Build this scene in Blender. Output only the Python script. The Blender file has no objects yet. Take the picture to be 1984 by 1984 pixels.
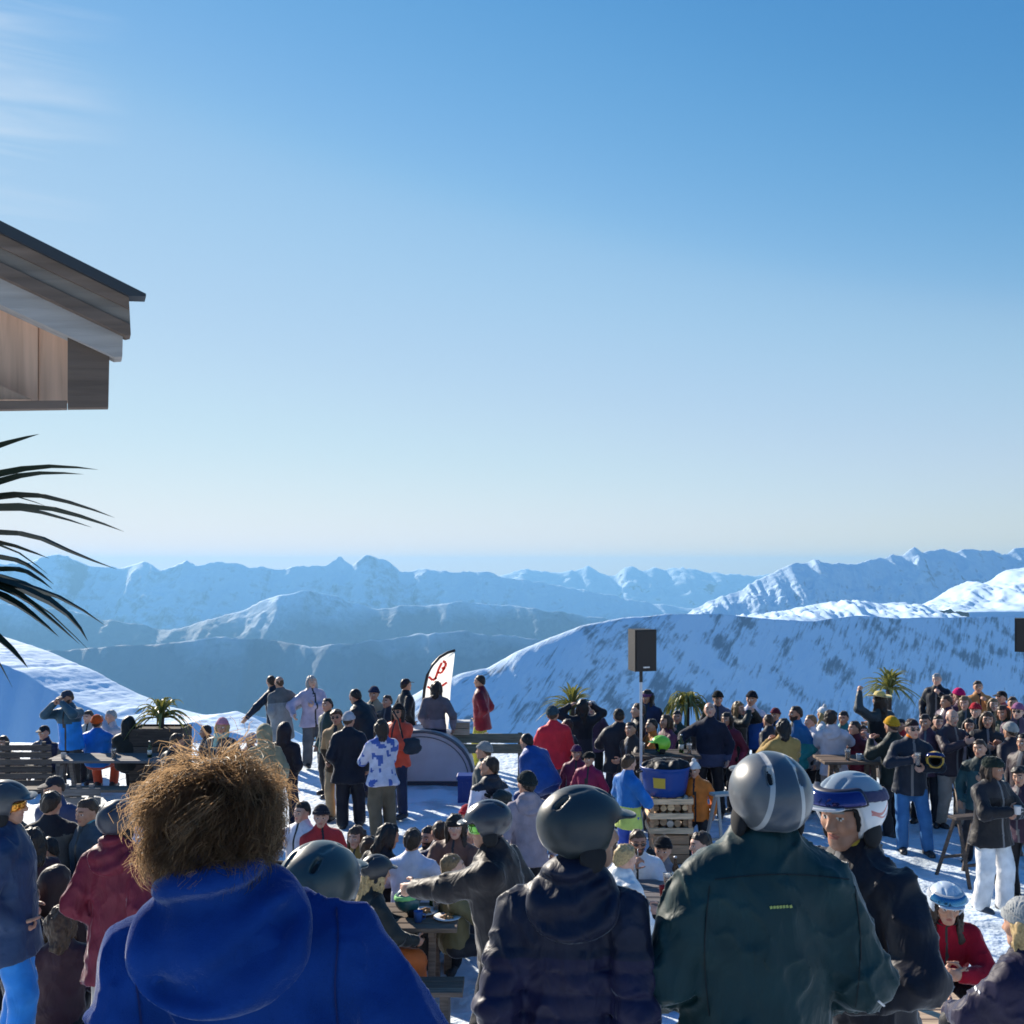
import bpy, bmesh, math, random
import numpy as np
from mathutils import Vector, Matrix

# ------------------------------------------------------------------ camera, sky, sun, exposure
scene = bpy.context.scene
H = 3.85            # eye height above the far snow terrace
F = 2000.0          # focal length in pixels of the 1984 px photograph
HOR = 1100.0        # horizon row
PX = 1984.0
cam_d = bpy.data.cameras.new('camera')
cam = bpy.data.objects.new('camera', cam_d)
scene.collection.objects.link(cam)
cam.location = (0, 0, H)
cam.rotation_euler = (math.radians(90), 0, 0)
cam_d.sensor_width = 36.0
cam_d.lens = 36.0 * F / PX
cam_d.shift_y = (HOR - 992.0) / PX
cam_d.clip_start = 0.05
cam_d.clip_end = 120000.0
scene.camera = cam

EXPOSURE = 0.74
SUN_EL = math.radians(23.0)
SUN_AZ = math.radians(-36.0)          # to the left of the view direction
world = bpy.data.worlds.new("World")
scene.world = world
world.use_nodes = True
wn = world.node_tree
bg = wn.nodes['Background']
sky = wn.nodes.new('ShaderNodeTexSky')
sky.sky_type = 'NISHITA'
sky.sun_disc = False
sky.sun_elevation = SUN_EL
sky.sun_rotation = SUN_AZ
sky.altitude = 2300.0
sky.air_density = 1.5
sky.dust_density = 0.1
sky.ozone_density = 3.0
# the photograph's own colour response to the sky: a power and a response curve per channel
def _lin(x):
    x = x / 255.0
    return x / 12.92 if x <= 0.04045 else ((x + 0.055) / 1.055) ** 2.4
sepc = wn.nodes.new('ShaderNodeSeparateColor'); comb = wn.nodes.new('ShaderNodeCombineColor')
wn.links.new(sky.outputs['Color'], sepc.inputs['Color'])
for ch, gm_, gain in (('Red', 1.0, 0.995), ('Green', 0.70, 0.889), ('Blue', 0.45, 0.946)):
    m1 = wn.nodes.new('ShaderNodeMath'); m1.operation = 'MULTIPLY'; m1.inputs[1].default_value = 0.1
    m2 = wn.nodes.new('ShaderNodeMath'); m2.operation = 'POWER'; m2.inputs[1].default_value = gm_
    m3 = wn.nodes.new('ShaderNodeMath'); m3.operation = 'MULTIPLY'; m3.inputs[1].default_value = gain
    wn.links.new(sepc.outputs[ch], m1.inputs[0]); wn.links.new(m1.outputs[0], m2.inputs[0]); wn.links.new(m2.outputs[0], m3.inputs[0])
    wn.links.new(m3.outputs[0], comb.inputs[ch])
cur = wn.nodes.new('ShaderNodeRGBCurve'); cm = cur.mapping; cm.use_clip = False; cm.extend = 'EXTRAPOLATED'
for ci, pts_ in enumerate((((0, 0), (85, 58), (102, 80), (113, 103), (125, 130), (136, 158), (165, 186), (195, 205), (220, 221), (255, 241)),
                           ((0, 0), (130, 114), (155, 146), (165, 164), (175, 181), (185, 199), (205, 214), (225, 229), (255, 245)),
                           ((0, 0), (190, 185), (209, 204), (218, 219), (229, 234), (240, 240), (255, 248)))):
    c_ = cm.curves[ci]
    c_.points[0].location = (0, 0); c_.points[1].location = (_lin(pts_[-1][0]), _lin(pts_[-1][1]))
    for x_, y_ in pts_[1:-1]: c_.points.new(_lin(x_), _lin(y_))
cm.update()
scl = wn.nodes.new('ShaderNodeVectorMath'); scl.operation = 'SCALE'; scl.inputs['Scale'].default_value = 10.0 / 2 ** EXPOSURE
wn.links.new(comb.outputs['Color'], cur.inputs['Color']); wn.links.new(cur.outputs['Color'], scl.inputs[0])
# faint cirrus streaks on the sunny side, also painted in place of sun rays
tc = wn.nodes.new('ShaderNodeTexCoord')
mp = wn.nodes.new('ShaderNodeMapping')
mp.inputs['Rotation'].default_value = (0.0, math.radians(-4), math.radians(-28))
mp.inputs['Scale'].default_value = (2.2, 2.2, 30.0)
cn = wn.nodes.new('ShaderNodeTexNoise')
cn.inputs['Scale'].default_value = 1.6
cn.inputs['Detail'].default_value = 9.0
cn.inputs['Distortion'].default_value = 0.5
cr = wn.nodes.new('ShaderNodeMapRange')
cr.inputs['From Min'].default_value = 0.42
cr.inputs['From Max'].default_value = 0.74
dotn = wn.nodes.new('ShaderNodeVectorMath'); dotn.operation = 'DOT_PRODUCT'
cdir = Vector((-0.60, 0.75, 0.40)).normalized()
dotn.inputs[1].default_value = cdir
mr = wn.nodes.new('ShaderNodeMapRange')
mr.inputs['From Min'].default_value = 0.955
mr.inputs['From Max'].default_value = 1.0
mul = wn.nodes.new('ShaderNodeMath'); mul.operation = 'MULTIPLY'
mul2 = wn.nodes.new('ShaderNodeMath'); mul2.operation = 'MULTIPLY'; mul2.inputs[1].default_value = 0.6
mixc = wn.nodes.new('ShaderNodeMix'); mixc.data_type = 'RGBA'
mixc.inputs['B'].default_value = (5.9, 6.0, 6.1, 1)
wn.links.new(tc.outputs['Generated'], mp.inputs['Vector'])
wn.links.new(mp.outputs['Vector'], cn.inputs['Vector'])
wn.links.new(cn.outputs['Fac'], cr.inputs['Value'])
wn.links.new(tc.outputs['Generated'], dotn.inputs[0])
wn.links.new(dotn.outputs['Value'], mr.inputs['Value'])
wn.links.new(cr.outputs['Result'], mul.inputs[0])
wn.links.new(mr.outputs['Result'], mul.inputs[1])
wn.links.new(mul.outputs['Value'], mul2.inputs[0])
wn.links.new(mul2.outputs['Value'], mixc.inputs['Factor'])
wn.links.new(scl.outputs['Vector'], mixc.inputs['A'])
wn.links.new(mixc.outputs['Result'], bg.inputs['Color'])
bg.inputs['Strength'].default_value = 0.10

sun_d = bpy.data.lights.new('sun', 'SUN')
sun_d.energy = 5.0
sun_d.angle = math.radians(0.53)
sun_d.color = (1.0, 0.90, 0.76)
sun = bpy.data.objects.new('sun', sun_d)
scene.collection.objects.link(sun)
sdir = Vector((math.sin(SUN_AZ) * math.cos(SUN_EL), math.cos(SUN_AZ) * math.cos(SUN_EL), math.sin(SUN_EL)))
sun.rotation_euler = sdir.to_track_quat('Z', 'Y').to_euler()

vs = scene.view_settings
vs.view_transform = 'Standard'
vs.look = 'None'
vs.exposure = EXPOSURE
vs.gamma = 1.0
vs.use_curve_mapping = False
scene.cycles.use_denoising = True
scene.cycles.max_bounces = 8
scene.cycles.diffuse_bounces = 3
scene.cycles.glossy_bounces = 3
scene.cycles.transmission_bounces = 4
scene.cycles.transparent_max_bounces = 8
scene.cycles.volume_bounces = 0
scene.cycles.filter_width = 1.7

# ------------------------------------------------------------------ helpers
COL = scene.collection
def P(u, v, Y):
    """world point seen at photo pixel (u, v) at distance Y"""
    return Vector(((u - 992.0) * Y / F, Y, H + (HOR - v) * Y / F))

def tag(o, label=None, cat=None, group=None, kind=None):
    if label: o['label'] = label
    if cat: o['category'] = cat
    if group: o['group'] = group
    if kind: o['kind'] = kind
    return o

def link(name, me, parent=None):
    o = bpy.data.objects.new(name, me)
    COL.objects.link(o)
    if parent is not None: o.parent = parent
    return o

def empty(name, loc=(0, 0, 0), rz=0.0):
    o = bpy.data.objects.new(name, None)
    o.empty_display_size = 0.2
    COL.objects.link(o)
    o.location = loc
    o.rotation_euler = (0, 0, rz)
    return o

def mesh_np(name, V, Fq, mats=None, smooth=True, mi=None):
    """mesh from numpy verts and a list of faces (or an (n,4) / (n,3) array)"""
    me = bpy.data.meshes.new(name)
    V = np.asarray(V, np.float32).reshape(-1, 3)
    if isinstance(Fq, np.ndarray):
        n, k = Fq.shape
        me.vertices.add(len(V)); me.vertices.foreach_set('co', V.ravel())
        me.loops.add(n * k); me.loops.foreach_set('vertex_index', Fq.astype(np.int32).ravel())
        me.polygons.add(n)
        me.polygons.foreach_set('loop_start', np.arange(0, n * k, k, dtype=np.int32))
        me.polygons.foreach_set('loop_total', np.full(n, k, np.int32))
    else:
        me.from_pydata([tuple(v) for v in V], [], Fq)
    if mats:
        for m in (mats if isinstance(mats, (list, tuple)) else [mats]): me.materials.append(m)
    if mi is not None: me.polygons.foreach_set('material_index', np.asarray(mi, np.int32))
    me.polygons.foreach_set('use_smooth', np.full(len(me.polygons), bool(smooth)))
    me.update(calc_edges=True)
    return me

def smoothstep(a, b, x):
    t = np.clip((x - a) / (b - a), 0, 1)
    return t * t * (3 - 2 * t)

_rs = np.random.RandomState(7)
_L2 = _rs.rand(256, 256).astype(np.float32) * 2 - 1
_L3 = _rs.rand(32, 32, 32).astype(np.float32) * 2 - 1
def vn2(x, y):
    xi = np.floor(x).astype(np.int64); yi = np.floor(y).astype(np.int64)
    fx = x - xi; fy = y - yi
    fx = fx * fx * (3 - 2 * fx); fy = fy * fy * (3 - 2 * fy)
    a = _L2[xi & 255, yi & 255]; b = _L2[(xi + 1) & 255, yi & 255]
    c = _L2[xi & 255, (yi + 1) & 255]; d = _L2[(xi + 1) & 255, (yi + 1) & 255]
    return (a * (1 - fx) + b * fx) * (1 - fy) + (c * (1 - fx) + d * fx) * fy
def fbm2(x, y, o=5, g=0.5, ridged=False):
    s = 0; a = 1.0; n = 0
    for k in range(o):
        v = vn2(x * 2 ** k + 17.3 * k, y * 2 ** k - 9.1 * k)
        if ridged: v = 1 - 2 * np.abs(v)
        s = s + a * v; n += a; a *= g
    return s / n
def vn3(x, y, z):
    xi = np.floor(x).astype(np.int64); yi = np.floor(y).astype(np.int64); zi = np.floor(z).astype(np.int64)
    fx = x - xi; fy = y - yi; fz = z - zi
    fx = fx * fx * (3 - 2 * fx); fy = fy * fy * (3 - 2 * fy); fz = fz * fz * (3 - 2 * fz)
    def L(a, b, c): return _L3[(xi + a) & 31, (yi + b) & 31, (zi + c) & 31]
    x00 = L(0,0,0) * (1 - fx) + L(1,0,0) * fx; x10 = L(0,1,0) * (1 - fx) + L(1,1,0) * fx
    x01 = L(0,0,1) * (1 - fx) + L(1,0,1) * fx; x11 = L(0,1,1) * (1 - fx) + L(1,1,1) * fx
    y0 = x00 * (1 - fy) + x10 * fy; y1 = x01 * (1 - fy) + x11 * fy
    return y0 * (1 - fz) + y1 * fz

# ------------------------------------------------------------------ materials
_mats = {}
def lin(c):
    return tuple((x / 12.92 if x <= 0.04045 else ((x + 0.055) / 1.055) ** 2.4) for x in c)
def mat(name, color, rough=0.6, metal=0.0, spec=0.4, sheen=0.0, coat=0.0, noise=None, bump=None, trans=0.0, subs=0.0, alpha=1.0):
    """principled material; noise=(scale, amount) varies the value, bump=(scale, strength[, stretch])"""
    if name in _mats: return _mats[name]
    m = bpy.data.materials.new(name); m.use_nodes = True
    nt = m.node_tree; b = nt.nodes['Principled BSDF']
    c = (*color[:3], 1)
    b.inputs['Base Color'].default_value = c
    b.inputs['Roughness'].default_value = rough
    b.inputs['Metallic'].default_value = metal
    b.inputs['Specular IOR Level'].default_value = spec
    if sheen:
        b.inputs['Sheen Weight'].default_value = sheen
        b.inputs['Sheen Roughness'].default_value = 0.22
    if coat:
        b.inputs['Coat Weight'].default_value = coat
        b.inputs['Coat Roughness'].default_value = 0.08
    if trans: b.inputs['Transmission Weight'].default_value = trans
    if alpha < 1: b.inputs['Alpha'].default_value = alpha
    if subs:
        b.inputs['Subsurface Weight'].default_value = subs
        b.inputs['Subsurface Radius'].default_value = (0.012, 0.005, 0.003)
    if noise or bump:
        t = nt.nodes.new('ShaderNodeTexCoord')
    if noise:
        n = nt.nodes.new('ShaderNodeTexNoise'); n.inputs['Scale'].default_value = noise[0]; n.inputs['Detail'].default_value = 5
        r = nt.nodes.new('ShaderNodeMapRange')
        r.inputs['From Min'].default_value = 0.3; r.inputs['From Max'].default_value = 0.7
        r.inputs['To Min'].default_value = 1 - noise[1]; r.inputs['To Max'].default_value = 1 + noise[1]
        v = nt.nodes.new('ShaderNodeVectorMath'); v.operation = 'SCALE'
        v.inputs[0].default_value = color[:3]
        nt.links.new(t.outputs['Object'], n.inputs['Vector'])
        nt.links.new(n.outputs['Fac'], r.inputs['Value'])
        nt.links.new(r.outputs['Result'], v.inputs['Scale'])
        nt.links.new(v.outputs['Vector'], b.inputs['Base Color'])
    if bump:
        n2 = nt.nodes.new('ShaderNodeTexNoise'); n2.inputs['Scale'].default_value = bump[0]; n2.inputs['Detail'].default_value = 4
        mpp = nt.nodes.new('ShaderNodeMapping')
        if len(bump) > 2: mpp.inputs['Scale'].default_value = bump[2]
        bp = nt.nodes.new('ShaderNodeBump'); bp.inputs['Strength'].default_value = bump[1]; bp.inputs['Distance'].default_value = 0.003
        nt.links.new(t.outputs['Object'], mpp.inputs['Vector'])
        nt.links.new(mpp.outputs['Vector'], n2.inputs['Vector'])
        nt.links.new(n2.outputs['Fac'], bp.inputs['Height'])
        nt.links.new(bp.outputs['Normal'], b.inputs['Normal'])
    _mats[name] = m
    return m

def snow_mat(name, rock=(0.10, 0.095, 0.09), scale=1.0, amount=0.5, slope=0.55, bump=0.4, bdist=1.0, stretch=(1, 1, 1), rot=0.0, coarse=0.5, soft=0.14, trees=None):
    """snow with bare rock and scrub showing through by noise and slope"""
    m = bpy.data.materials.new(name); m.use_nodes = True
    nt = m.node_tree; b = nt.nodes['Principled BSDF']
    b.inputs['Roughness'].default_value = 0.75
    b.inputs['Specular IOR Level'].default_value = 0.2
    g = nt.nodes.new('ShaderNodeNewGeometry'); t = nt.nodes.new('ShaderNodeTexCoord')
    mpp = nt.nodes.new('ShaderNodeMapping'); mpp.vector_type = 'TEXTURE'; mpp.inputs['Scale'].default_value = stretch; mpp.inputs['Rotation'].default_value = (0, 0, rot)
    n = nt.nodes.new('ShaderNodeTexNoise'); n.inputs['Scale'].default_value = scale; n.inputs['Detail'].default_value = 9; n.inputs['Roughness'].default_value = 0.66
    n2 = nt.nodes.new('ShaderNodeTexNoise'); n2.inputs['Scale'].default_value = scale * 0.16; n2.inputs['Detail'].default_value = 4
    nt.links.new(t.outputs['Object'], mpp.inputs['Vector'])
    nt.links.new(mpp.outputs['Vector'], n.inputs['Vector']); nt.links.new(t.outputs['Object'], n2.inputs['Vector'])
    sep = nt.nodes.new('ShaderNodeSeparateXYZ'); nt.links.new(g.outputs['Normal'], sep.inputs[0])
    a1 = nt.nodes.new('ShaderNodeMath'); a1.operation = 'MULTIPLY_ADD'     # noise + 0.6*coarse
    a1.inputs[1].default_value = coarse
    nt.links.new(n2.outputs['Fac'], a1.inputs[0]); nt.links.new(n.outputs['Fac'], a1.inputs[2])
    a2 = nt.nodes.new('ShaderNodeMath'); a2.operation = 'MULTIPLY_ADD'; a2.inputs[1].default_value = -slope
    nt.links.new(sep.outputs['Z'], a2.inputs[0]); nt.links.new(a1.outputs['Value'], a2.inputs[2])
    r = nt.nodes.new('ShaderNodeMapRange')
    r.inputs['From Min'].default_value = (1 + coarse) * 0.5 + (0.5 - amount) * 0.8 - slope * 0.8
    r.inputs['From Max'].default_value = (1 + coarse) * 0.5 + (0.5 - amount) * 0.8 - slope * 0.8 + soft
    nt.links.new(a2.outputs['Value'], r.inputs['Value'])
    mx = nt.nodes.new('ShaderNodeMix'); mx.data_type = 'RGBA'
    mx.inputs['A'].default_value = (0.66, 0.82, 0.96, 1); mx.inputs['B'].default_value = (*rock, 1)
    nt.links.new(r.outputs['Result'], mx.inputs['Factor'])
    last = mx
    if trees:                                               # forest below an uneven tree line, haze blue painted into its colour
        zt, wd, tcol = trees
        sp = nt.nodes.new('ShaderNodeSeparateXYZ'); nt.links.new(t.outputs['Object'], sp.inputs[0])
        k1 = nt.nodes.new('ShaderNodeMath'); k1.operation = 'MULTIPLY_ADD'; k1.inputs[1].default_value = wd * 5.0
        nt.links.new(n2.outputs['Fac'], k1.inputs[0]); nt.links.new(sp.outputs['Z'], k1.inputs[2])
        k2 = nt.nodes.new('ShaderNodeMath'); k2.operation = 'MULTIPLY_ADD'; k2.inputs[1].default_value = wd * 2.0
        nt.links.new(n.outputs['Fac'], k2.inputs[0]); nt.links.new(k1.outputs[0], k2.inputs[2])
        kr = nt.nodes.new('ShaderNodeMapRange'); kr.inputs['From Min'].default_value = zt + wd * 3.5 - wd; kr.inputs['From Max'].default_value = zt + wd * 3.5 + wd
        kr.inputs['To Min'].default_value = 1.0; kr.inputs['To Max'].default_value = 0.0
        nt.links.new(k2.outputs[0], kr.inputs['Value'])
        mt = nt.nodes.new('ShaderNodeMix'); mt.data_type = 'RGBA'; mt.inputs['B'].default_value = (*tcol, 1)
        nt.links.new(kr.outputs['Result'], mt.inputs['Factor']); nt.links.new(mx.outputs['Result'], mt.inputs['A']); last = mt
    nt.links.new(last.outputs['Result'], b.inputs['Base Color'])
    bp = nt.nodes.new('ShaderNodeBump'); bp.inputs['Strength'].default_value = bump; bp.inputs['Distance'].default_value = bdist
    nt.links.new(n.outputs['Fac'], bp.inputs['Height']); nt.links.new(bp.outputs['Normal'], b.inputs['Normal'])
    return m

# ------------------------------------------------------------------ the setting: terrace snow, slopes, mountains, valley
GP = [(-8, 1.80), (1.95, 1.80), (3.2, 1.45), (3.7, 1.33), (6.6, 0.64), (8.2, 0.10), (9.0, 0.0), (400, 0.0)]
def ground_z(Y):
    return float(np.interp(Y, [p[0] for p in GP], [p[1] for p in GP]))

def build_ground():
    xs = np.concatenate([[-60, -40, -30], np.linspace(-24, 24, 161), [30, 40, 60]])
    ys = np.concatenate([np.linspace(-8, 8, 41), np.linspace(8.1, 24, 125), np.linspace(24.5, 60, 30)])
    X, Y = np.meshgrid(xs, ys)
    Z = np.interp(Y, [p[0] for p in GP], [p[1] for p in GP])
    Z = Z + 0.030 * fbm2(X * 1.1, Y * 1.1, 4) + 0.05 * vn2(X * 0.35, Y * 0.35) * smoothstep(8, 10, Y)
    Z = Z + 0.022 * fbm2(X * 5.0, Y * 5.0, 3, ridged=True) * smoothstep(8, 9, Y)
    e = np.maximum(Y - 22.8, 0)
    Z = Z - 0.42 * e - 0.004 * e * e          # the terrace edge falls away into the valley
    n, m = X.shape
    V = np.stack([X, Y, Z], -1).reshape(-1, 3)
    i = np.arange(n * m).reshape(n, m)
    Q = np.stack([i[:-1, :-1], i[:-1, 1:], i[1:, 1:], i[1:, :-1]], -1).reshape(-1, 4)
    sm = bpy.data.materials.new('trodden_snow'); sm.use_nodes = True
    nt = sm.node_tree; b = nt.nodes['Principled BSDF']
    b.inputs['Roughness'].default_value = 0.65
    b.inputs['Subsurface Weight'].default_value = 0.0
    t = nt.nodes.new('ShaderNodeTexCoord')
    n1 = nt.nodes.new('ShaderNodeTexNoise'); n1.inputs['Scale'].default_value = 1.4; n1.inputs['Detail'].default_value = 8
    n2 = nt.nodes.new('ShaderNodeTexNoise'); n2.inputs['Scale'].default_value = 9.0; n2.inputs['Detail'].default_value = 6
    r = nt.nodes.new('ShaderNodeValToRGB')
    r.color_ramp.elements[0].position = 0.36; r.color_ramp.elements[0].color = (0.46, 0.53, 0.58, 1)
    r.color_ramp.elements[1].position = 0.52; r.color_ramp.elements[1].color = (0.72, 0.83, 0.93, 1)
    bp = nt.nodes.new('ShaderNodeBump'); bp.inputs['Strength'].default_value = 0.8; bp.inputs['Distance'].default_value = 0.07
    nt.links.new(t.outputs['Object'], n1.inputs['Vector']); nt.links.new(t.outputs['Object'], n2.inputs['Vector'])
    nt.links.new(n1.outputs['Fac'], r.inputs['Fac']); nt.links.new(r.outputs['Color'], b.inputs['Base Color'])
    nt.links.new(n2.outputs['Fac'], bp.inputs['Height']); nt.links.new(bp.outputs['Normal'], b.inputs['Normal'])
    o = link('snow_ground', mesh_np('snow_ground', V, Q, sm))
    tag(o, kind='structure')
build_ground()

VALLEY = -2600.0
def build_range(name, pts, D, foot, vfoot, m, amp=0.05, jag=3.0, wob=0.03, nu=500, nt=110, seed=0.0, rnd=None, back=0.35,
                freq=6.0, power=1.0, ridged=True, shear=0.0, rexp=11):
    """a range with its crest through the photo points pts, at distance D, down to the row vfoot at distance D*foot"""
    pts = sorted(pts)
    us = np.linspace(pts[0][0], pts[-1][0], nu)
    pv = np.interp(us, [p[0] for p in pts], [p[1] for p in pts])
    pv = pv - jag * fbm2(us / 34.0 + seed, us * 0 + seed * 3.1, 5, 0.6)
    t = np.concatenate([[-0.9, -0.25], np.linspace(0, 1, nt), 1 + np.linspace(0.02, 1, 24) * back])
    U, T = np.meshgrid(us, t)
    PV = np.broadcast_to(pv, U.shape)
    Dd = D * (1 + wob * fbm2(us / 140.0 + seed * 1.7, us * 0 + 4.2 + seed, 4)) + shear * (us - 992) / 992 * D
    DD = np.broadcast_to(Dd, U.shape)
    Yd = DD * foot + DD * (1 - foot) * T
    zr = H + (HOR - PV) / F * DD
    vf_ = PV + np.interp(U, [q_[0] for q_ in vfoot], [q_[1] for q_ in vfoot]) if isinstance(vfoot, list) else vfoot
    zf = H + (HOR - vf_) / F * DD * foot
    Tc = np.clip(T, 0, 1)
    Z = zf + (zr - zf) * Tc ** power
    X = (U - 992) / F * DD                                  # straight rows: real ground, not fanned out
    L = D * (1 - foot)
    s = np.sin(np.pi * np.clip(T, 0, 1)) ** 0.8
    n = fbm2(X / L * freq + seed, Yd / L * freq * 0.45 - seed, 6, 0.55, ridged=ridged)
    n2 = fbm2(X / L * freq * 2.4 - seed, Yd / L * freq * 1.0 + seed, 5, 0.6, ridged=True)
    n3 = fbm2(X / L * freq * 9 + 0.25 * Yd / L * freq + seed, Yd / L * freq * 1.6, 4, 0.6, ridged=True)     # gullies run down the slope
    Z = Z + s * amp * L * (n + 0.35 * n2 + 0.16 * n3)
    if rnd is not None:                                     # rounded, sun-catching crest
        k = np.interp(U, [r[0] for r in rnd], [r[1] for r in rnd])
        Z = Z + np.where(T <= 1, k * 0.095 * (Tc - Tc ** rexp) * (zr - zf), 0)
    be = np.maximum(T - 1, 0)
    Z = Z - be * L * 0.55 - be * be * L * 0.5
    fr = np.maximum(-T, 0)
    Z = np.where(T < 0, np.maximum(Z - fr * L * 1.9, VALLEY - 10), Z)
    V = np.stack([X, Yd, np.maximum(Z, VALLEY - 10)], -1).reshape(-1, 3)
    a, b = U.shape
    i = np.arange(a * b).reshape(a, b)
    Q = np.stack([i[:-1, :-1], i[:-1, 1:], i[1:, 1:], i[1:, :-1]], -1).reshape(-1, 4)
    o = link(name, mesh_np(name, V, Q, m))
    tag(o, kind='structure')
    return o

far_m = snow_mat('far_peaks_snow', scale=0.006, amount=0.36, slope=0.9, bump=0.3, bdist=120.0, rock=(0.09, 0.09, 0.095))
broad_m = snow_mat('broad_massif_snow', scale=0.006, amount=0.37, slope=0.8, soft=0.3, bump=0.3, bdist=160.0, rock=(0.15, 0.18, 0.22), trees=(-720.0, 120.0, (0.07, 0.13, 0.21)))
wood_m = snow_mat('wooded_slope', scale=0.011, amount=0.52, slope=0.5, soft=0.35, bump=0.3, bdist=60.0, rock=(0.14, 0.19, 0.24), trees=(-440.0, 130.0, (0.062, 0.130, 0.225)))  # tree colour carries the blue of distant haze
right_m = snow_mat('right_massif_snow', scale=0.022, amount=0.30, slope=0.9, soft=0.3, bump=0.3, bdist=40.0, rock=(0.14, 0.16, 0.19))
mid_m = snow_mat('streaked_hill_snow', scale=0.10, amount=0.46, slope=0.3, bump=0.5, bdist=5.0, rock=(0.22, 0.28, 0.34), stretch=(0.55, 5.0, 5.0), rot=-0.55, coarse=1.0, soft=0.16)
left_m = snow_mat('left_slope_snow', scale=0.05, amount=0.02, slope=0.1, bump=0.35, bdist=2.0)

build_range('far_peaks', [(-300, 1110), (400, 1120), (900, 1130), (960, 1117), (1010, 1104), (1060, 1108), (1110, 1109), (1140, 1099), (1170, 1113), (1195, 1112),
    (1215, 1099), (1240, 1106), (1265, 1095), (1290, 1104), (1320, 1096), (1350, 1103), (1400, 1112), (1440, 1111), (1490, 1112), (1560, 1110), (1900, 1120), (2300, 1100)],
    19000, 0.90, 1230, far_m, amp=0.08, jag=13, wob=0.02, seed=3.0, freq=7, nu=400, nt=56)
build_range('broad_massif', [(-500, 1080), (-200, 1100), (0, 1090), (60, 1087), (115, 1075), (150, 1086), (200, 1100), (240, 1097), (280, 1087), (310, 1101), (335, 1103), (362, 1087),
    (380, 1098), (410, 1089), (455, 1089), (480, 1101), (560, 1100), (600, 1096), (640, 1093), (660, 1080), (685, 1091), (708, 1077), (750, 1089), (775, 1104), (850, 1105), (940, 1107),
    (965, 1116), (1010, 1123), (1080, 1135), (1160, 1150), (1260, 1168), (1400, 1185), (1700, 1200), (2200, 1210)],
    13000, 0.90, 1330, broad_m, amp=0.10, jag=9, wob=0.05, seed=8.0, freq=5, nu=480, nt=84)
build_range('forest_ridge', [(-500, 1200), (-200, 1175), (0, 1168), (120, 1182), (230, 1205), (330, 1222), (430, 1196), (520, 1160), (590, 1142), (650, 1156), (730, 1180), (800, 1174), (900, 1166), (1000, 1176), (1150, 1196), (1300, 1215), (1600, 1240), (2000, 1260)],
    10000, 0.89, 1400, wood_m, amp=0.10, jag=8, wob=0.05, seed=17.0, freq=5, nu=380, nt=70)
build_range('wooded_slope', [(-500, 1265), (-100, 1270), (100, 1262), (300, 1248), (430, 1236), (520, 1240), (600, 1252), (700, 1246), (800, 1230), (900, 1222), (1050, 1240), (1200, 1260), (1500, 1280), (2000, 1300)],
    7000, 0.88, 1560, wood_m, amp=0.09, jag=7, wob=0.05, seed=12.0, freq=5, nu=360, nt=70)
build_range('right_massif', [(1180, 1230), (1330, 1190), (1400, 1156), (1480, 1121), (1520, 1101), (1580, 1088), (1640, 1093), (1700, 1083), (1750, 1073), (1770, 1065), (1785, 1074), (1820, 1059),
    (1850, 1071), (1880, 1065), (1920, 1060), (1950, 1069), (1984, 1061), (2100, 1050), (2300, 1070), (2500, 1060)],
    5200, 0.90, 1270, right_m, amp=0.11, jag=11, wob=0.03, seed=21.0, freq=3.2, nu=480, nt=96, shear=0.12)
build_range('streaked_hill', [(640, 1420), (780, 1360), (830, 1330), (862, 1316), (900, 1303), (945, 1294), (1000, 1263), (1060, 1238), (1130, 1211), (1200, 1198), (1290, 1190), (1400, 1190), (1500, 1200),
    (1580, 1203), (1660, 1192), (1740, 1198), (1900, 1195), (1984, 1192), (2200, 1180), (2500, 1200)],
    1500, 0.87, 1500, mid_m, amp=0.016, jag=2, wob=0.02, seed=33.0, freq=7, nu=400, nt=88, shear=0.30,
    rnd=[(600, 1.2), (1200, 1.2), (1340, 0.0), (2500, 0.0)])
build_range('left_slope', [(-235, 1160), (-100, 1203), (0, 1232), (60, 1252), (120, 1275), (180, 1301), (260, 1342), (330, 1372), (400, 1386), (460, 1381), (520, 1392), (620, 1440), (760, 1500)],
    1000, 0.80, 1640, left_m, amp=0.012, jag=3, wob=0.015, seed=41.0, freq=6, nu=320, nt=90, shear=0.75, rnd=[(-700, 1.9), (800, 1.9)], rexp=6)
build_range('snow_bank', [(-120, 1196), (-60, 1214), (0, 1231), (60, 1250), (120, 1273), (180, 1299), (220, 1320), (260, 1340), (330, 1370), (400, 1385), (460, 1379), (490, 1390), (540, 1415), (600, 1450)],
    190, 0.86, [(-120, 5), (60, 6), (140, 5), (172, 8), (200, 16), (300, 22), (400, 24), (470, 22), (540, 10), (600, 5)], left_m, amp=0.012, jag=3, wob=0.03, seed=63.0, freq=9, nu=320, nt=26)

lit_m = snow_mat('sunlit_shoulder_snow', scale=0.03, amount=0.20, slope=0.4, bump=0.2, bdist=10.0)
build_range('snow_shoulder', [(1385, 1212), (1440, 1200), (1500, 1188), (1560, 1174), (1600, 1168), (1650, 1167), (1700, 1169), (1735, 1173), (1775, 1196), (1800, 1215)],
    3600, 0.84, 1212, lit_m, amp=0.06, jag=4, wob=0.02, seed=51.0, freq=5, nu=160, nt=40)
build_range('snow_shoulder', [(1735, 1200), (1765, 1182), (1810, 1160), (1850, 1136), (1875, 1124), (1892, 1132), (1920, 1124), (1950, 1104), (1984, 1098), (2100, 1080), (2300, 1100), (2500, 1130)],
    4000, 0.84, 1186, lit_m, amp=0.05, jag=6, wob=0.03, seed=57.0, freq=6, nu=200, nt=50)

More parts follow.
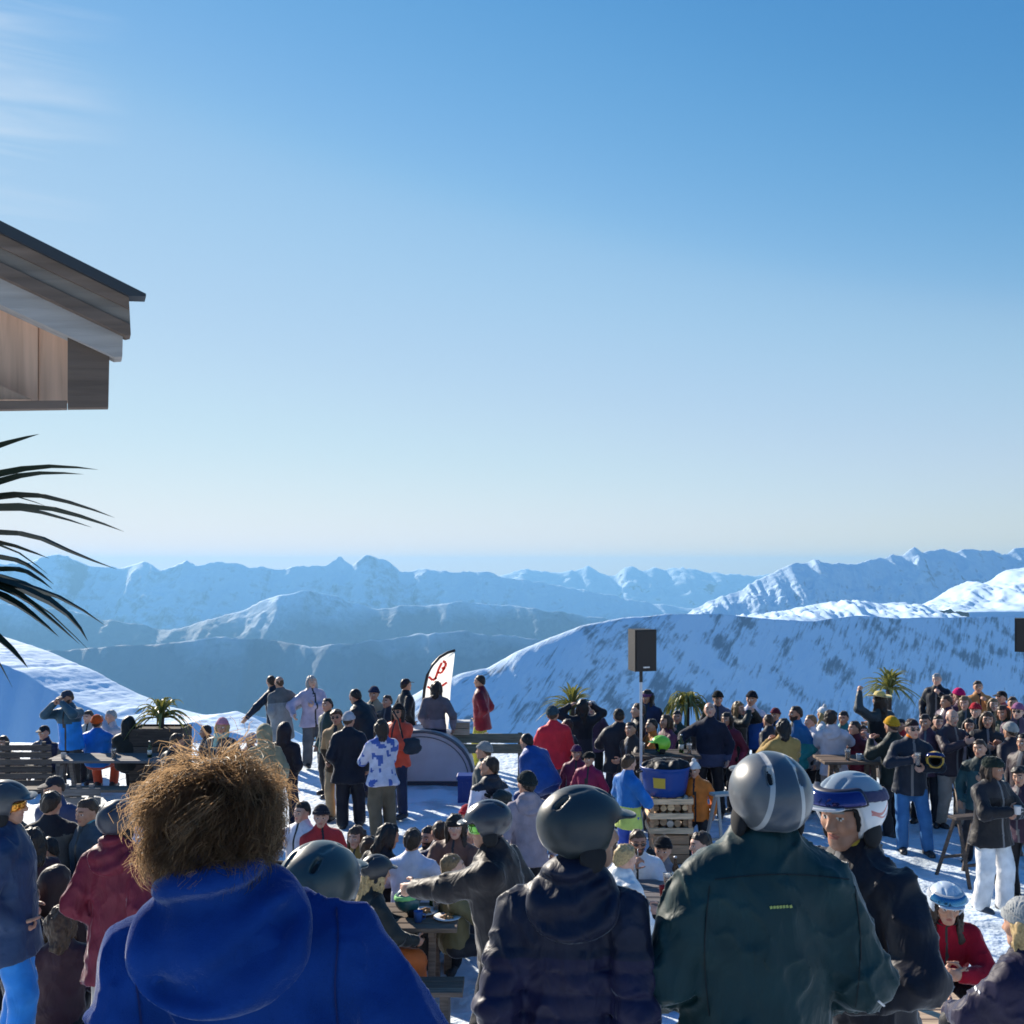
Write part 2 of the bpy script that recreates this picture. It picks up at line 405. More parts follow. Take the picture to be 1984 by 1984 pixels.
# valley floor sheet, far enough to close the horizon
vf = mesh_np('valley_floor', [(-20000, -6000, VALLEY), (20000, -6000, VALLEY), (20000, 21000, VALLEY), (-20000, 21000, VALLEY)], [(0, 1, 2, 3)],
             snow_mat('valley_snow', scale=0.001, amount=0.5, slope=0.1, bump=0.0))
tag(link('valley_floor', vf), kind='structure')

# the air: one closed box of thin haze
def build_haze():
    x0, x1, y0, y1, z0, z1 = -21000, 21000, -6500, 21500, VALLEY - 20, 30 + max((o.matrix_world @ Vector(c)).z for o in COL.objects if o.type == 'MESH' for c in o.bound_box)
    V = [(x, y, z) for x in (x0, x1) for y in (y0, y1) for z in (z0, z1)]
    Fq = [(0, 1, 3, 2), (4, 6, 7, 5), (0, 4, 5, 1), (2, 3, 7, 6), (0, 2, 6, 4), (1, 5, 7, 3)]
    m = bpy.data.materials.new('haze_air'); m.use_nodes = True
    nt = m.node_tree; nt.nodes.remove(nt.nodes['Principled BSDF'])
    v = nt.nodes.new('ShaderNodeVolumePrincipled')
    v.inputs['Color'].default_value = (0.28, 0.63, 1.0, 1)
    v.inputs['Density'].default_value = HAZE
    v.inputs['Anisotropy'].default_value = 0.2
    nt.links.new(v.outputs['Volume'], nt.nodes['Material Output'].inputs['Volume'])
    o = link('haze', mesh_np('haze', V, Fq, m, smooth=False))
    tag(o, kind='stuff')
HAZE = 0.000053


# ================================================================== implicit surfaces
def surface_nets(D, org, cell):
    nx, ny, nz = D.shape
    S = D < 0
    c8 = [(i, j, k) for i in (0, 1) for j in (0, 1) for k in (0, 1)]
    cnt = np.zeros((nx - 1, ny - 1, nz - 1), np.int8)
    for (i, j, k) in c8: cnt += S[i:nx - 1 + i, j:ny - 1 + j, k:nz - 1 + k]
    A = np.argwhere((cnt > 0) & (cnt < 8))
    if len(A) == 0: return np.zeros((0, 3)), np.zeros((0, 4), np.int64)
    val = {c: D[A[:, 0] + c[0], A[:, 1] + c[1], A[:, 2] + c[2]] for c in c8}
    acc = np.zeros((len(A), 3)); n = np.zeros(len(A))
    for a in c8:
        for ax in range(3):
            if a[ax] == 1: continue
            b = list(a); b[ax] = 1; b = tuple(b)
            va, vb = val[a], val[b]
            m = (va < 0) != (vb < 0)
            t = np.where(m, va / np.where(m, va - vb, 1), 0)
            p = np.tile(np.array(a, float), (len(A), 1)); p[:, ax] = t
            acc += p * m[:, None]; n += m
    Vv = (A + acc / n[:, None]) * cell + np.asarray(org)
    idx = -np.ones(cnt.shape, np.int64); idx[A[:, 0], A[:, 1], A[:, 2]] = np.arange(len(A))
    quads = []
    for ax in range(3):
        o1, o2 = [(1, 2), (2, 0), (0, 1)][ax]
        sl0 = [slice(None)] * 3; sl1 = [slice(None)] * 3
        sl0[ax] = slice(0, -1); sl1[ax] = slice(1, None)
        for q in (o1, o2):
            sl0[q] = slice(1, -1); sl1[q] = slice(1, -1)
        a = S[tuple(sl0)]; b = S[tuple(sl1)]
        E = np.argwhere(a != b)
        if len(E) == 0: continue
        E[:, o1] += 1; E[:, o2] += 1
        flip = b[tuple((E - np.array([1 if q != ax else 0 for q in range(3)])).T)]
        def cellat(d1, d2):
            c = E.copy(); c[:, o1] += d1; c[:, o2] += d2
            return idx[c[:, 0], c[:, 1], c[:, 2]]
        q = np.stack([cellat(-1, -1), cellat(0, -1), cellat(0, 0), cellat(-1, 0)], 1)
        q[flip] = q[flip][:, ::-1]
        quads.append(q)
    Q = np.concatenate(quads) if quads else np.zeros((0, 4), np.int64)
    Q = Q[(Q >= 0).all(1)]
    return Vv, Q

def field_mesh(f, lo, hi, cell):
    lo = np.asarray(lo, float); hi = np.asarray(hi, float)
    n = np.ceil((hi - lo) / cell).astype(int) + 1
    X, Y, Z = np.meshgrid(*[lo[a] + np.arange(n[a]) * cell for a in range(3)], indexing='ij')
    return surface_nets(f(X, Y, Z), lo, cell)

def smin(a, b, k):
    h = np.maximum(k - np.abs(a - b), 0) / k
    return np.minimum(a, b) - h * h * k * 0.25
def smax(a, b, k): return -smin(-a, -b, k)
def f_ell(X, Y, Z, c, r):
    q = np.sqrt(((X - c[0]) / r[0]) ** 2 + ((Y - c[1]) / r[1]) ** 2 + ((Z - c[2]) / r[2]) ** 2)
    return (q - 1) * min(r)
def f_cap(X, Y, Z, a, b, ra, rb):
    a = np.asarray(a, float); b = np.asarray(b, float); d = b - a
    L = max(float(d @ d), 1e-9)
    t = np.clip(((X - a[0]) * d[0] + (Y - a[1]) * d[1] + (Z - a[2]) * d[2]) / L, 0, 1)
    return np.sqrt((X - a[0] - t * d[0]) ** 2 + (Y - a[1] - t * d[1]) ** 2 + (Z - a[2] - t * d[2]) ** 2) - (ra + (rb - ra) * t)

class Field:
    def __init__(s, lo, hi, cell):
        s.lo = np.asarray(lo, float); s.cell = cell
        s.n = np.ceil((np.asarray(hi, float) - s.lo) / cell).astype(int) + 1
        s.D = np.full(tuple(s.n), 1.0)
        s.ax = [s.lo[a] + np.arange(s.n[a]) * cell for a in range(3)]
    def _box(s, lo, hi):
        a = np.clip(np.floor((np.asarray(lo) - s.lo) / s.cell).astype(int), 0, s.n - 1)
        b = np.clip(np.ceil((np.asarray(hi) - s.lo) / s.cell).astype(int) + 1, 1, s.n)
        sl = tuple(slice(a[i], max(b[i], a[i] + 1)) for i in range(3))
        return sl, np.meshgrid(*[s.ax[i][sl[i]] for i in range(3)], indexing='ij')
    def cap(s, a, b, ra, rb, k=0.03, nrm=None, q=1.0, sub=False):
        a = np.asarray(a, float); b = np.asarray(b, float)
        R = max(ra, rb) + k + 3 * s.cell
        sl, (X, Y, Z) = s._box(np.minimum(a, b) - R, np.maximum(a, b) + R)
        if nrm is None:
            d = f_cap(X, Y, Z, a, b, ra, rb)
        else:       # flattened along nrm
            nrm = np.asarray(nrm, float); nrm = nrm / np.linalg.norm(nrm); g = 1 / q - 1
            w = (X - a[0]) * nrm[0] + (Y - a[1]) * nrm[1] + (Z - a[2]) * nrm[2]
            db = float((b - a) @ nrm)
            d = f_cap(X + g * w * nrm[0], Y + g * w * nrm[1], Z + g * w * nrm[2], a, b + g * db * nrm, ra, rb) * (0.5 + 0.5 * q)
        s.D[sl] = smax(s.D[sl], -d, k) if sub else smin(s.D[sl], d, k)
    def ell(s, c, r, k=0.03, sub=False):
        c = np.asarray(c, float); r = np.asarray(r, float)
        R = r + k + 3 * s.cell
        sl, (X, Y, Z) = s._box(c - R, c + R)
        d = f_ell(X, Y, Z, c, r)
        s.D[sl] = smax(s.D[sl], -d, k) if sub else smin(s.D[sl], d, k)
    def cut(s, p, n, k=0.012):
        """keep the side the normal n points away from"""
        p = np.asarray(p, float); n = np.asarray(n, float); n = n / np.linalg.norm(n)
        X, Y, Z = np.meshgrid(*s.ax, indexing='ij', sparse=True)
        d = (X - p[0]) * n[0] + (Y - p[1]) * n[1] + (Z - p[2]) * n[2]
        s.D = smax(s.D, d, k)
    def warp(s, fn, band=0.06):
        I = np.nonzero(np.abs(s.D) < band)
        if len(I[0]) == 0: return
        s.D[I] += fn(s.ax[0][I[0]], s.ax[1][I[1]], s.ax[2][I[2]])
    def mesh(s): return surface_nets(s.D, s.lo, s.cell)

# ================================================================== head, hands, hair, hats, helmets (head frame: face +Y, centre 0, top z .115)
def head_field(X, Y, Z, fem=0.0):
    A = np.abs(X)
    d = f_ell(X, Y, Z, (0, -0.014, 0.03), (0.075, 0.094, 0.086))
    d = smin(d, f_cap(X, Y, Z, (0, 0.028, 0.0), (0, 0.060 - 0.004 * fem, -0.086), 0.064, 0.031 - 0.004 * fem), 0.03)
    d = smin(d, f_cap(A, Y, Z, (0.052 - 0.005 * fem, -0.002, -0.035), (0.020, 0.058, -0.082), 0.020, 0.018), 0.03)
    d = smin(d, f_ell(A, Y, Z, (0.040, 0.060, -0.018), (0.024, 0.024, 0.022)), 0.025)
    d = smin(d, f_cap(A, Y, Z, (0.008, 0.082, 0.030), (0.044, 0.066, 0.030), 0.013 - 0.003 * fem, 0.011), 0.015)
    d = smax(d, -f_ell(A, Y, Z, (0.032, 0.098, 0.008), (0.021, 0.020, 0.014)), 0.012)
    d = smin(d, f_ell(A, Y, Z, (0.032, 0.068, 0.007), (0.0155, 0.0150, 0.0130)), 0.004)
    d = smin(d, f_cap(X, Y, Z, (0, 0.080, 0.022), (0, 0.108, -0.026), 0.009, 0.0125), 0.012)
    d = smin(d, f_ell(A, Y, Z, (0.011, 0.096, -0.031), (0.009, 0.011, 0.008)), 0.008)
    d = smin(d, f_ell(X, Y, Z, (0, 0.084, -0.052), (0.023, 0.013, 0.0070)), 0.006)
    d = smin(d, f_ell(X, Y, Z, (0, 0.082, -0.0635), (0.020, 0.013, 0.0075)), 0.006)
    d = smax(d, -f_ell(X, Y, Z, (0, 0.098, -0.0575), (0.022, 0.010, 0.0022)), 0.004)
    d = smin(d, f_ell(A, Y, Z, (0.080, -0.012, -0.006), (0.011, 0.021, 0.031)), 0.012)
    d = smax(d, -f_ell(A, Y, Z, (0.092, -0.006, -0.002), (0.009, 0.010, 0.017)), 0.006)
    d = smin(d, f_cap(X, Y, Z, (0, -0.022, -0.05), (0, -0.045, -0.22), 0.055 - 0.006 * fem, 0.060 - 0.008 * fem), 0.03)
    return d
_heads = {}
def head_template(fem, cell, beard):
    k = (fem, cell, beard)
    if k in _heads: return _heads[k]
    V, Q = field_mesh(lambda X, Y, Z: head_field(X, Y, Z, fem), (-0.115, -0.135, -0.235), (0.115, 0.135, 0.135), cell)
    c = V[Q].mean(1); A = np.abs(c[:, 0]); y = c[:, 1]; z = c[:, 2]
    reg = np.zeros(len(Q), np.int32)
    e = ((A - 0.032) / 0.0140) ** 2 + ((z - 0.0070) / 0.0055) ** 2
    reg[(e < 1) & (y > 0.06)] = 1
    ir = np.hypot(A - 0.0315, z - 0.008)
    reg[(ir < 0.0062) & (y > 0.06)] = 2
    reg[(A > 0.012) & (A < 0.050) & (np.abs(z - 0.034 + 0.10 * np.maximum(A - 0.035, 0)) < 0.0052) & (y > 0.055)] = 3
    reg[((c[:, 0] / 0.023) ** 2 + ((z + 0.0575) / 0.0115) ** 2 < 1) & (y > 0.06)] = 4
    if beard:
        nz = vn3(c[:, 0] * 60, y * 60, z * 60) * 0.006
        b = (z < -0.030 + 0.35 * np.clip(0.05 - y, 0, 0.06) + nz) & (z > -0.135) & (y > 0.0) & (reg != 4)
        b |= (np.abs(z + 0.041) < 0.006) & (A < 0.032) & (y > 0.07)
        reg[b & (reg == 0)] = 5
    _heads[k] = (V, Q, reg)
    return _heads[k]

def cranium(X, Y, Z, g):
    d = f_ell(X, Y, Z, (0, -0.014, 0.03), (0.075 + g, 0.094 + g, 0.086 + g))
    return smin(d, f_ell(X, Y, Z, (0, -0.045, -0.03), (0.062 + g, 0.055 + g, 0.055 + g)), 0.03)

def hair_mesh(style, cell):
    def f(X, Y, Z):
        nz = 0.008 * vn3(X * 45, Y * 45, Z * 18) + 0.008 * vn3(X * 24 + 3, Y * 24, Z * 12) + 0.005 * vn3(X * 90, Y * 90, Z * 40)
        A = np.abs(X)
        if style in ('short', 'thin', 'curly'):
            g = 0.010 if style == 'short' else (0.004 if style == 'thin' else 0.026)
            if style == 'curly': nz = 0.012 * vn3(X * 32, Y * 32, Z * 32)
            d = cranium(X, Y, Z, g) + nz
            hl = 0.060 - 0.9 * np.maximum(0.045 - Y, 0)                 # hairline sinks from brow to ear to nape
            hl = np.maximum(hl, np.where(Y < -0.045, -0.075, -0.020))
            if style == 'thin': hl = np.maximum(hl, np.where(A < 0.05, hl, hl))
            d = smax(d, hl - Z, 0.010)
            if style == 'thin': d = smax(d, Z - 0.055, 0.01)             # bald crown
            return d
        if style == 'big':                                               # shaggy hair over ears and nape
            d = f_ell(X, Y, Z, (0, -0.020, 0.020), (0.098, 0.104, 0.104))
            d = smin(d, f_cap(X, Y, Z, (0, -0.050, -0.02), (0, -0.060, -0.080), 0.060, 0.040), 0.05)
            d = d + 0.008 * vn3(X * 24, Y * 24, Z * 15)
            d = smax(d, np.minimum(Y - 0.035, 0.065 - Z), 0.012)
            return d
        # long
        d = cranium(X, Y, Z, 0.014)
        L = -0.26 if style == 'long' else -0.15
        d = smin(d, f_cap(X, Y, Z, (0, -0.060, -0.02), (0, -0.085, L), 0.078, 0.066), 0.05)
        d = smin(d, f_cap(A, Y, Z, (0.066, -0.020, 0.01), (0.088, 0.030, L * 0.9), 0.034, 0.026), 0.05)
        d = d + nz * 1.3
        face = np.minimum(Y - 0.018, 0.052 - Z)
        face = np.minimum(face, 0.062 - A)
        d = smax(d, np.minimum(Y - 0.020, 0.058 - Z) - 0.0, 0.010) if style == 'bob' else smax(d, face, 0.010)
        return d
    return field_mesh(f, (-0.15, -0.18, -0.36), (0.15, 0.14, 0.17), cell)

def hat_mesh(style, cell):
    """list of (V, Q) pieces"""
    if style in ('beanie', 'bobble', 'hood'):
        def dome(X, Y, Z):
            nz = 0.003 * np.sin(np.arctan2(X, Y + 0.01) * 40) if style != 'hood' else 0.006 * vn3(X * 20, Y * 20, Z * 20)
            g = 0.017 if style != 'hood' else 0.034
            d = f_ell(X, Y, Z, (0, -0.016, 0.034), (0.077 + g, 0.096 + g, 0.096 + g)) + nz
            if style == 'hood':
                d = smin(d, f_cap(X, Y, Z, (0, -0.045, 0.0), (0, -0.06, -0.15), 0.105, 0.115), 0.05)
                d = smax(d, -f_cap(X, Y, Z, (0, 0.03, 0.02), (0, 0.16, -0.03), 0.078, 0.10), 0.02)
                return d
            pl = 0.046 + 0.30 * np.minimum(Y - 0.08, 0) * 0.8
            return smax(d, pl - Z, 0.008)
        out = [field_mesh(dome, (-0.16, -0.2, -0.3), (0.16, 0.16, 0.2), cell)]
        if style in ('beanie', 'bobble'):
            def cuff(X, Y, Z):
                pl = 0.046 + 0.30 * np.minimum(Y - 0.08, 0) * 0.8
                e = f_ell(X, Y, Z, (0, -0.016, 0.034), (0.100, 0.119, 0.119)) + 0.002 * np.sin(np.arctan2(X, Y + 0.01) * 60)
                return smax(np.abs(e + 0.004) - 0.008, np.abs(Z - pl - 0.018) - 0.022, 0.008)
            out.append(field_mesh(cuff, (-0.16, -0.2, -0.2), (0.16, 0.16, 0.2), cell))
        if style == 'bobble':
            out.append(field_mesh(lambda X, Y, Z: f_ell(X, Y, Z, (0, -0.03, 0.165), (0.038, 0.038, 0.036)) + 0.008 * vn3(X * 70, Y * 70, Z * 70), (-0.08, -0.11, 0.1), (0.08, 0.06, 0.23), cell))
        return out
    if style in ('cap', 'backcap'):
        s = 1 if style == 'cap' else -1
        def dome(X, Y, Z):
            d = f_ell(X, Y, Z, (0, -0.014, 0.03), (0.084, 0.103, 0.096))
            return smax(d, 0.050 + 0.25 * np.minimum(Y - 0.06, 0) - Z, 0.006)
        def brim(X, Y, Z):
            Ys = Y * s
            return smax(np.abs(Z - 0.052 + 1.6 * X * X + 0.22 * (Ys - 0.09) - (0.0 if s > 0 else -0.03)) - 0.005, f_ell(X, Ys, Z, (0, 0.095, 0.05), (0.078, 0.085, 0.2)), 0.004)
        return [field_mesh(dome, (-0.12, -0.15, -0.05), (0.12, 0.12, 0.15), cell), field_mesh(brim, (-0.12, -0.22, -0.06), (0.12, 0.22, 0.13), min(cell, 0.007))]
    if style == 'brimhat':
        def dome(X, Y, Z):
            d = f_ell(X, Y, Z, (0, -0.012, 0.05), (0.086, 0.104, 0.115))
            return smax(smax(d, 0.05 - Z, 0.006), Z - 0.150, 0.02)
        def brim(X, Y, Z):
            r = np.hypot(X / 0.175, (Y + 0.012) / 0.195)
            return smax(np.abs(Z - 0.056 - 0.10 * X * X / 0.03 * 0.3) - 0.006, (r - 1) * 0.17, 0.004)
        return [field_mesh(dome, (-0.12, -0.15, 0.0), (0.12, 0.13, 0.19), cell), field_mesh(brim, (-0.2, -0.23, 0.0), (0.2, 0.21, 0.12), min(cell, 0.008))]
    if style == 'fur':
        def dome(X, Y, Z):
            d = f_ell(X, Y, Z, (0, -0.014, 0.045), (0.108, 0.126, 0.088)) + 0.010 * vn3(X * 60, Y * 60, Z * 60)
            return smax(d, 0.035 + 0.25 * np.minimum(Y - 0.06, 0) - Z, 0.012)
        return [field_mesh(dome, (-0.14, -0.17, -0.08), (0.14, 0.15, 0.17), cell)]
    if style == 'band':
        def band(X, Y, Z):
            e = cranium(X, Y, Z, 0.016)
            return smax(np.abs(e) - 0.008, np.abs(Z - 0.035 - 0.12 * Y) - 0.03, 0.008)
        return [field_mesh(band, (-0.14, -0.16, -0.1), (0.14, 0.14, 0.13), cell)]
    return []

HZC = (0, -0.018, 0.028)
def helmet_cut(Y, off=0.0):
    a = np.interp(Y, [-0.20, -0.10, -0.06, 0.022, 0.055, 0.20], [-0.055, -0.058, -0.085, -0.085, 0.046, 0.050])
    return a - off
def helmet_parts(cell):
    R = (0.119, 0.144, 0.120)
    def shell(X, Y, Z):
        o = f_ell(X, Y, Z, HZC, R); i = f_ell(X, Y, Z, HZC, (R[0] - 0.022, R[1] - 0.022, R[2] - 0.022))
        d = smax(smax(o, -i, 0.008), helmet_cut(Y) - Z, 0.010)
        A = np.abs(X)
        for (y0, z0, y1, z1, x) in ((0.03, 0.14, 0.075, 0.118, 0.035), (-0.07, 0.138, -0.02, 0.148, 0.040), (-0.12, 0.090, -0.09, 0.118, 0.045)):
            d = smax(d, -f_cap(A, Y, Z, (x, y0, z0), (x, y1, z1), 0.010, 0.010), 0.004)
        d = smin(d, smax(f_ell(X, Y, Z, (0, 0.118, 0.055), (0.088, 0.048, 0.010)), -(Y - 0.075), 0.01), 0.008)   # small peak
        return d
    def liner(X, Y, Z):
        i = f_ell(X, Y, Z, HZC, (R[0] - 0.013, R[1] - 0.013, R[2] - 0.013)); j = f_ell(X, Y, Z, HZC, (R[0] - 0.036, R[1] - 0.040, R[2] - 0.036))
        d = smax(smax(i, -j, 0.006), helmet_cut(Y, 0.010) - Z, 0.008)
        A = np.abs(X)
        return smin(d, smax(f_ell(A, Y, Z, (0.088, -0.015, -0.060), (0.020, 0.046, 0.050)), 0.0 * X - 1, 0.001), 0.012)
    def strap(X, Y, Z):
        A = np.abs(X)
        d = f_cap(A, Y, Z, (0.088, 0.0, -0.085), (0.060, 0.030, -0.118), 0.007, 0.006)
        return smin(d, f_cap(A, Y, Z, (0.060, 0.030, -0.118), (0.0, 0.045, -0.138), 0.006, 0.006), 0.004)
    lo, hi = (-0.15, -0.19, -0.16), (0.15, 0.20, 0.18)
    return field_mesh(shell, lo, hi, cell), field_mesh(liner, lo, hi, cell), field_mesh(strap, lo, hi, min(cell, 0.006))
def goggle_parts(cell, zc=0.084, up=True):
    """lens, frame, strap; worn up on the helmet or (up=False) over the eyes"""
    c = HZC if up else (0, -0.018, 0.0)
    R = (0.119, 0.144, 0.120) if up else (0.086, 0.100, 0.115)
    zc = zc if up else 0.008
    def band(X, Y, Z, a, b, hz, ymin):
        o = f_ell(X, Y, Z, c, (R[0] + b, R[1] + b, R[2] + b)); i = f_ell(X, Y, Z, c, (R[0] + a, R[1] + a, R[2] + a))
        return smax(smax(smax(o, -i, 0.004), np.abs(Z - zc) - hz, 0.008), ymin - Y, 0.012)
    lens = lambda X, Y, Z: band(X, Y, Z, 0.004, 0.025, 0.025, 0.040)
    frame = lambda X, Y, Z: band(X, Y, Z, 0.0, 0.018, 0.032, 0.026)
    def strap(X, Y, Z):
        o = f_ell(X, Y, Z, c, (R[0] + 0.009, R[1] + 0.009, R[2] + 0.009)); i = f_ell(X, Y, Z, c, (R[0] - 0.004, R[1] - 0.004, R[2] - 0.004))
        return smax(smax(o, -i, 0.002), np.abs(Z - zc * (0.62 + 0.38 * np.clip((Y + 0.16) / 0.2, 0, 1)) ) - 0.019, 0.004)
    lo, hi = (-0.17, -0.21, -0.08), (0.17, 0.21, 0.19)
    return [field_mesh(f, lo, hi, min(cell, 0.008)) for f in (lens, frame, strap)]
def sunglass_parts():
    lens = lambda X, Y, Z: smax(f_ell(np.abs(X), Y, Z, (0.033, 0.075, 0.004), (0.028, 0.030, 0.021)), np.abs(Y - 0.092 + 2.0 * X * X) - 0.005, 0.003)
    arm = lambda X, Y, Z: smin(f_cap(np.abs(X), Y, Z, (0.056, 0.082, 0.012), (0.083, -0.01, 0.006), 0.004, 0.004), f_cap(X, Y, Z, (-0.02, 0.097, 0.012), (0.02, 0.097, 0.012), 0.004, 0.004), 0.002)
    return [field_mesh(lens, (-0.1, 0.05, -0.04), (0.1, 0.13, 0.05), 0.006), field_mesh(arm, (-0.1, -0.03, -0.01), (0.1, 0.12, 0.03), 0.005)]

_hands = {}
def hand_template(pose, cell):
    """wrist at 0, fingers along +Z, palm facing +X, thumb toward +Y"""
    if (pose, cell) in _hands: return _hands[(pose, cell)]
    curl = {'open': 0.12, 'relax': 0.55, 'grip': 1.15, 'fist': 1.45}[pose]
    seg = []
    for i, (y, L, r) in enumerate(((0.030, 0.072, 0.0088), (0.010, 0.080, 0.0090), (-0.010, 0.074, 0.0086), (-0.029, 0.058, 0.0078))):
        p = np.array([0.0, y * 0.9, 0.088]); a = curl * (0.45 + 0.06 * i)
        lens = (L * 0.45, L * 0.32, L * 0.26)
        spread = (0.22 - 0.15 * i) * (0.5 if curl < 0.3 else 0.15)
        for j, l in enumerate(lens):
            d = np.array([math.sin(a), spread * math.cos(a), math.cos(a)])
            q = p + d * l
            seg.append((p, q, r * (1 - 0.07 * j), r * (0.95 - 0.10 * j)))
            p = q; a += curl * (0.75 if j == 0 else 0.55)
    t = np.array([0.006, 0.030, 0.025])
    k1 = t + np.array([0.020 * min(curl, 1) + 0.006, 0.030, 0.028]); k2 = k1 + np.array([0.018 * curl, 0.010 - 0.008 * curl, 0.030]); k3 = k2 + np.array([0.012 * curl, -0.004 * curl, 0.022])
    seg += [(t, k1, 0.014, 0.0112), (k1, k2, 0.0108, 0.0098), (k2, k3, 0.0095, 0.0078)]
    def f(X, Y, Z):
        d = f_cap(X / 0.62, Y, Z, (0, 0.006, 0.032), (0, 0.0, 0.078), 0.036, 0.040) * 0.75
        d = smin(d, f_cap(X, Y, Z, (0, 0, -0.07), (0, 0, 0.012), 0.030, 0.026), 0.02)
        for i, (a, b, ra, rb) in enumerate(seg):
            d = smin(d, f_cap(X, Y, Z, a, b, ra, rb), 0.006 if i % 3 else 0.012)
        return d
    _hands[(pose, cell)] = field_mesh(f, (-0.06, -0.07, -0.11), (0.11, 0.12, 0.20), cell)
    return _hands[(pose, cell)]

# ================================================================== people
def Rx(a): c, s = math.cos(a), math.sin(a); return np.array([[1, 0, 0], [0, c, -s], [0, s, c]])
def Ry(a): c, s = math.cos(a), math.sin(a); return np.array([[c, 0, s], [0, 1, 0], [-s, 0, c]])
def Rz(a): c, s = math.cos(a), math.sin(a); return np.array([[c, -s, 0], [s, c, 0], [0, 0, 1]])
rad = math.radians

def ik(a, b, l1, l2, pole):
    a = np.asarray(a, float); b = np.asarray(b, float)
    d = b - a; L = np.linalg.norm(d)
    if L > (l1 + l2) * 0.995:
        b = a + d / L * (l1 + l2) * 0.995; d = b - a; L = np.linalg.norm(d)
    L = max(L, abs(l1 - l2) + 0.02)
    x = (l1 * l1 - l2 * l2 + L * L) / (2 * L); h = math.sqrt(max(l1 * l1 - x * x, 0))
    u = d / max(np.linalg.norm(d), 1e-6); p = np.asarray(pole, float); p = p - u * (p @ u); p = p / max(np.linalg.norm(p), 1e-6)
    return a + u * x + p * h, b

# hand targets in the torso frame (origin pelvis, z up the spine, y forward), x is multiplied by the side; then elbow pole, hand shape
ARMS = {
    'down': ((0.27, 0.03, -0.06), (0.5, -1, 0), 'relax'), 'pocket': ((0.145, 0.055, -0.02), (0.65, -1.0, 0.0), 'fist'),
    'hips': ((0.19, 0.02, 0.09), (1, -0.25, 0), 'fist'), 'chest': ((0.07, 0.27, 0.27), (0.8, -0.3, -0.7), 'grip'),
    'drink': ((0.09, 0.30, 0.42), (0.7, 0.0, -0.8), 'grip'), 'face': ((0.07, 0.25, 0.62), (0.8, 0.1, -0.8), 'grip'),
    'up': ((0.24, 0.05, 0.98), (1, 0.2, 0), 'fist'), 'table': ((0.16, 0.42, 0.20), (0.9, -0.3, -0.6), 'relax'),
    'lap': ((0.11, 0.30, 0.03), (0.9, -0.5, -0.1), 'relax'), 'clap': ((0.04, 0.34, 0.36), (0.9, -0.2, -0.6), 'open'),
    'cross': ((-0.05, 0.22, 0.24), (1, -0.2, -0.3), 'grip'), 'wide': ((0.42, 0.16, 0.10), (0.6, -0.8, 0.1), 'relax'),
    'point': ((0.62, 0.12, 0.10), (0.3, -0.8, 0.4), 'open'), 'forward': ((0.14, 0.62, 0.40), (0.6, 0, -0.8), 'open'),
    'held': ((0.17, 0.24, 0.10), (1, -0.6, -0.1), 'grip'), 'raisehead': ((0.20, 0.05, 0.66), (1, 0.3, 0.3), 'relax'),
}
SKINS = {'a': (0.50, 0.27, 0.18), 'b': (0.42, 0.21, 0.135), 'c': (0.58, 0.34, 0.25), 'd': (0.33, 0.165, 0.105)}
HAIRC = {'black': (0.012, 0.010, 0.010), 'dark': (0.028, 0.018, 0.013), 'brown': (0.065, 0.036, 0.020), 'light': (0.20, 0.125, 0.06), 'blond': (0.40, 0.28, 0.13), 'grey': (0.32, 0.31, 0.30)}
HATH = {'beanie': 0.020, 'bobble': 0.075, 'cap': 0.012, 'backcap': 0.012, 'brimhat': 0.040, 'fur': 0.022, 'helmet': 0.034, 'hood': 0.034, 'band': 0.012}
_cache = {}
def cached(key, fn):
    if key not in _cache: _cache[key] = fn()
    return _cache[key]
def cname(c): return '_'.join('%03d' % int(round(x * 999)) for x in c)
def fabric(c, kind='cloth'):
    if max(c) > 0.05: c = tuple(min(0.75, x * 1.28) for x in c)
    n = 'fabric_%s_%s' % (kind, cname(c))
    if n in _mats: return _mats[n]
    rough, spec, sheen, crease, weave = {'shell': (0.56, 0.25, 0.50, 0.45, (180, 0.15)), 'puffer': (0.50, 0.28, 0.50, 0.45, (120, 0.15)), 'fleece': (0.92, 0.06, 0.55, 0.30, (420, 0.6)),
        'wool': (0.92, 0.08, 0.6, 0.15, (160, 0.8)), 'cloth': (0.75, 0.15, 0.5, 0.38, (240, 0.35))}[kind]
    m = mat(n, c, rough, spec=spec, sheen=sheen, noise=(7, 0.20), bump=(weave[0], weave[1]))
    nt = m.node_tree; L = nt.links.new; b = nt.nodes['Principled BSDF']
    t = next(x for x in nt.nodes if x.type == 'TEX_COORD'); wv = next(x for x in nt.nodes if x.type == 'BUMP')
    mp_ = nt.nodes.new('ShaderNodeMapping'); mp_.inputs['Rotation'].default_value = (0.5, 0.35, 0.2); mp_.inputs['Scale'].default_value = (1.7, 1.3, 0.75)
    nz = nt.nodes.new('ShaderNodeTexNoise'); nz.inputs['Scale'].default_value = 6.5; nz.inputs['Detail'].default_value = 2.5; nz.inputs['Distortion'].default_value = 1.1
    bp = nt.nodes.new('ShaderNodeBump'); bp.inputs['Strength'].default_value = crease; bp.inputs['Distance'].default_value = 0.035
    L(t.outputs['Object'], mp_.inputs['Vector']); L(mp_.outputs['Vector'], nz.inputs['Vector']); L(nz.outputs['Fac'], bp.inputs['Height']); L(wv.outputs['Normal'], bp.inputs['Normal']); L(bp.outputs['Normal'], b.inputs['Normal'])
    return m
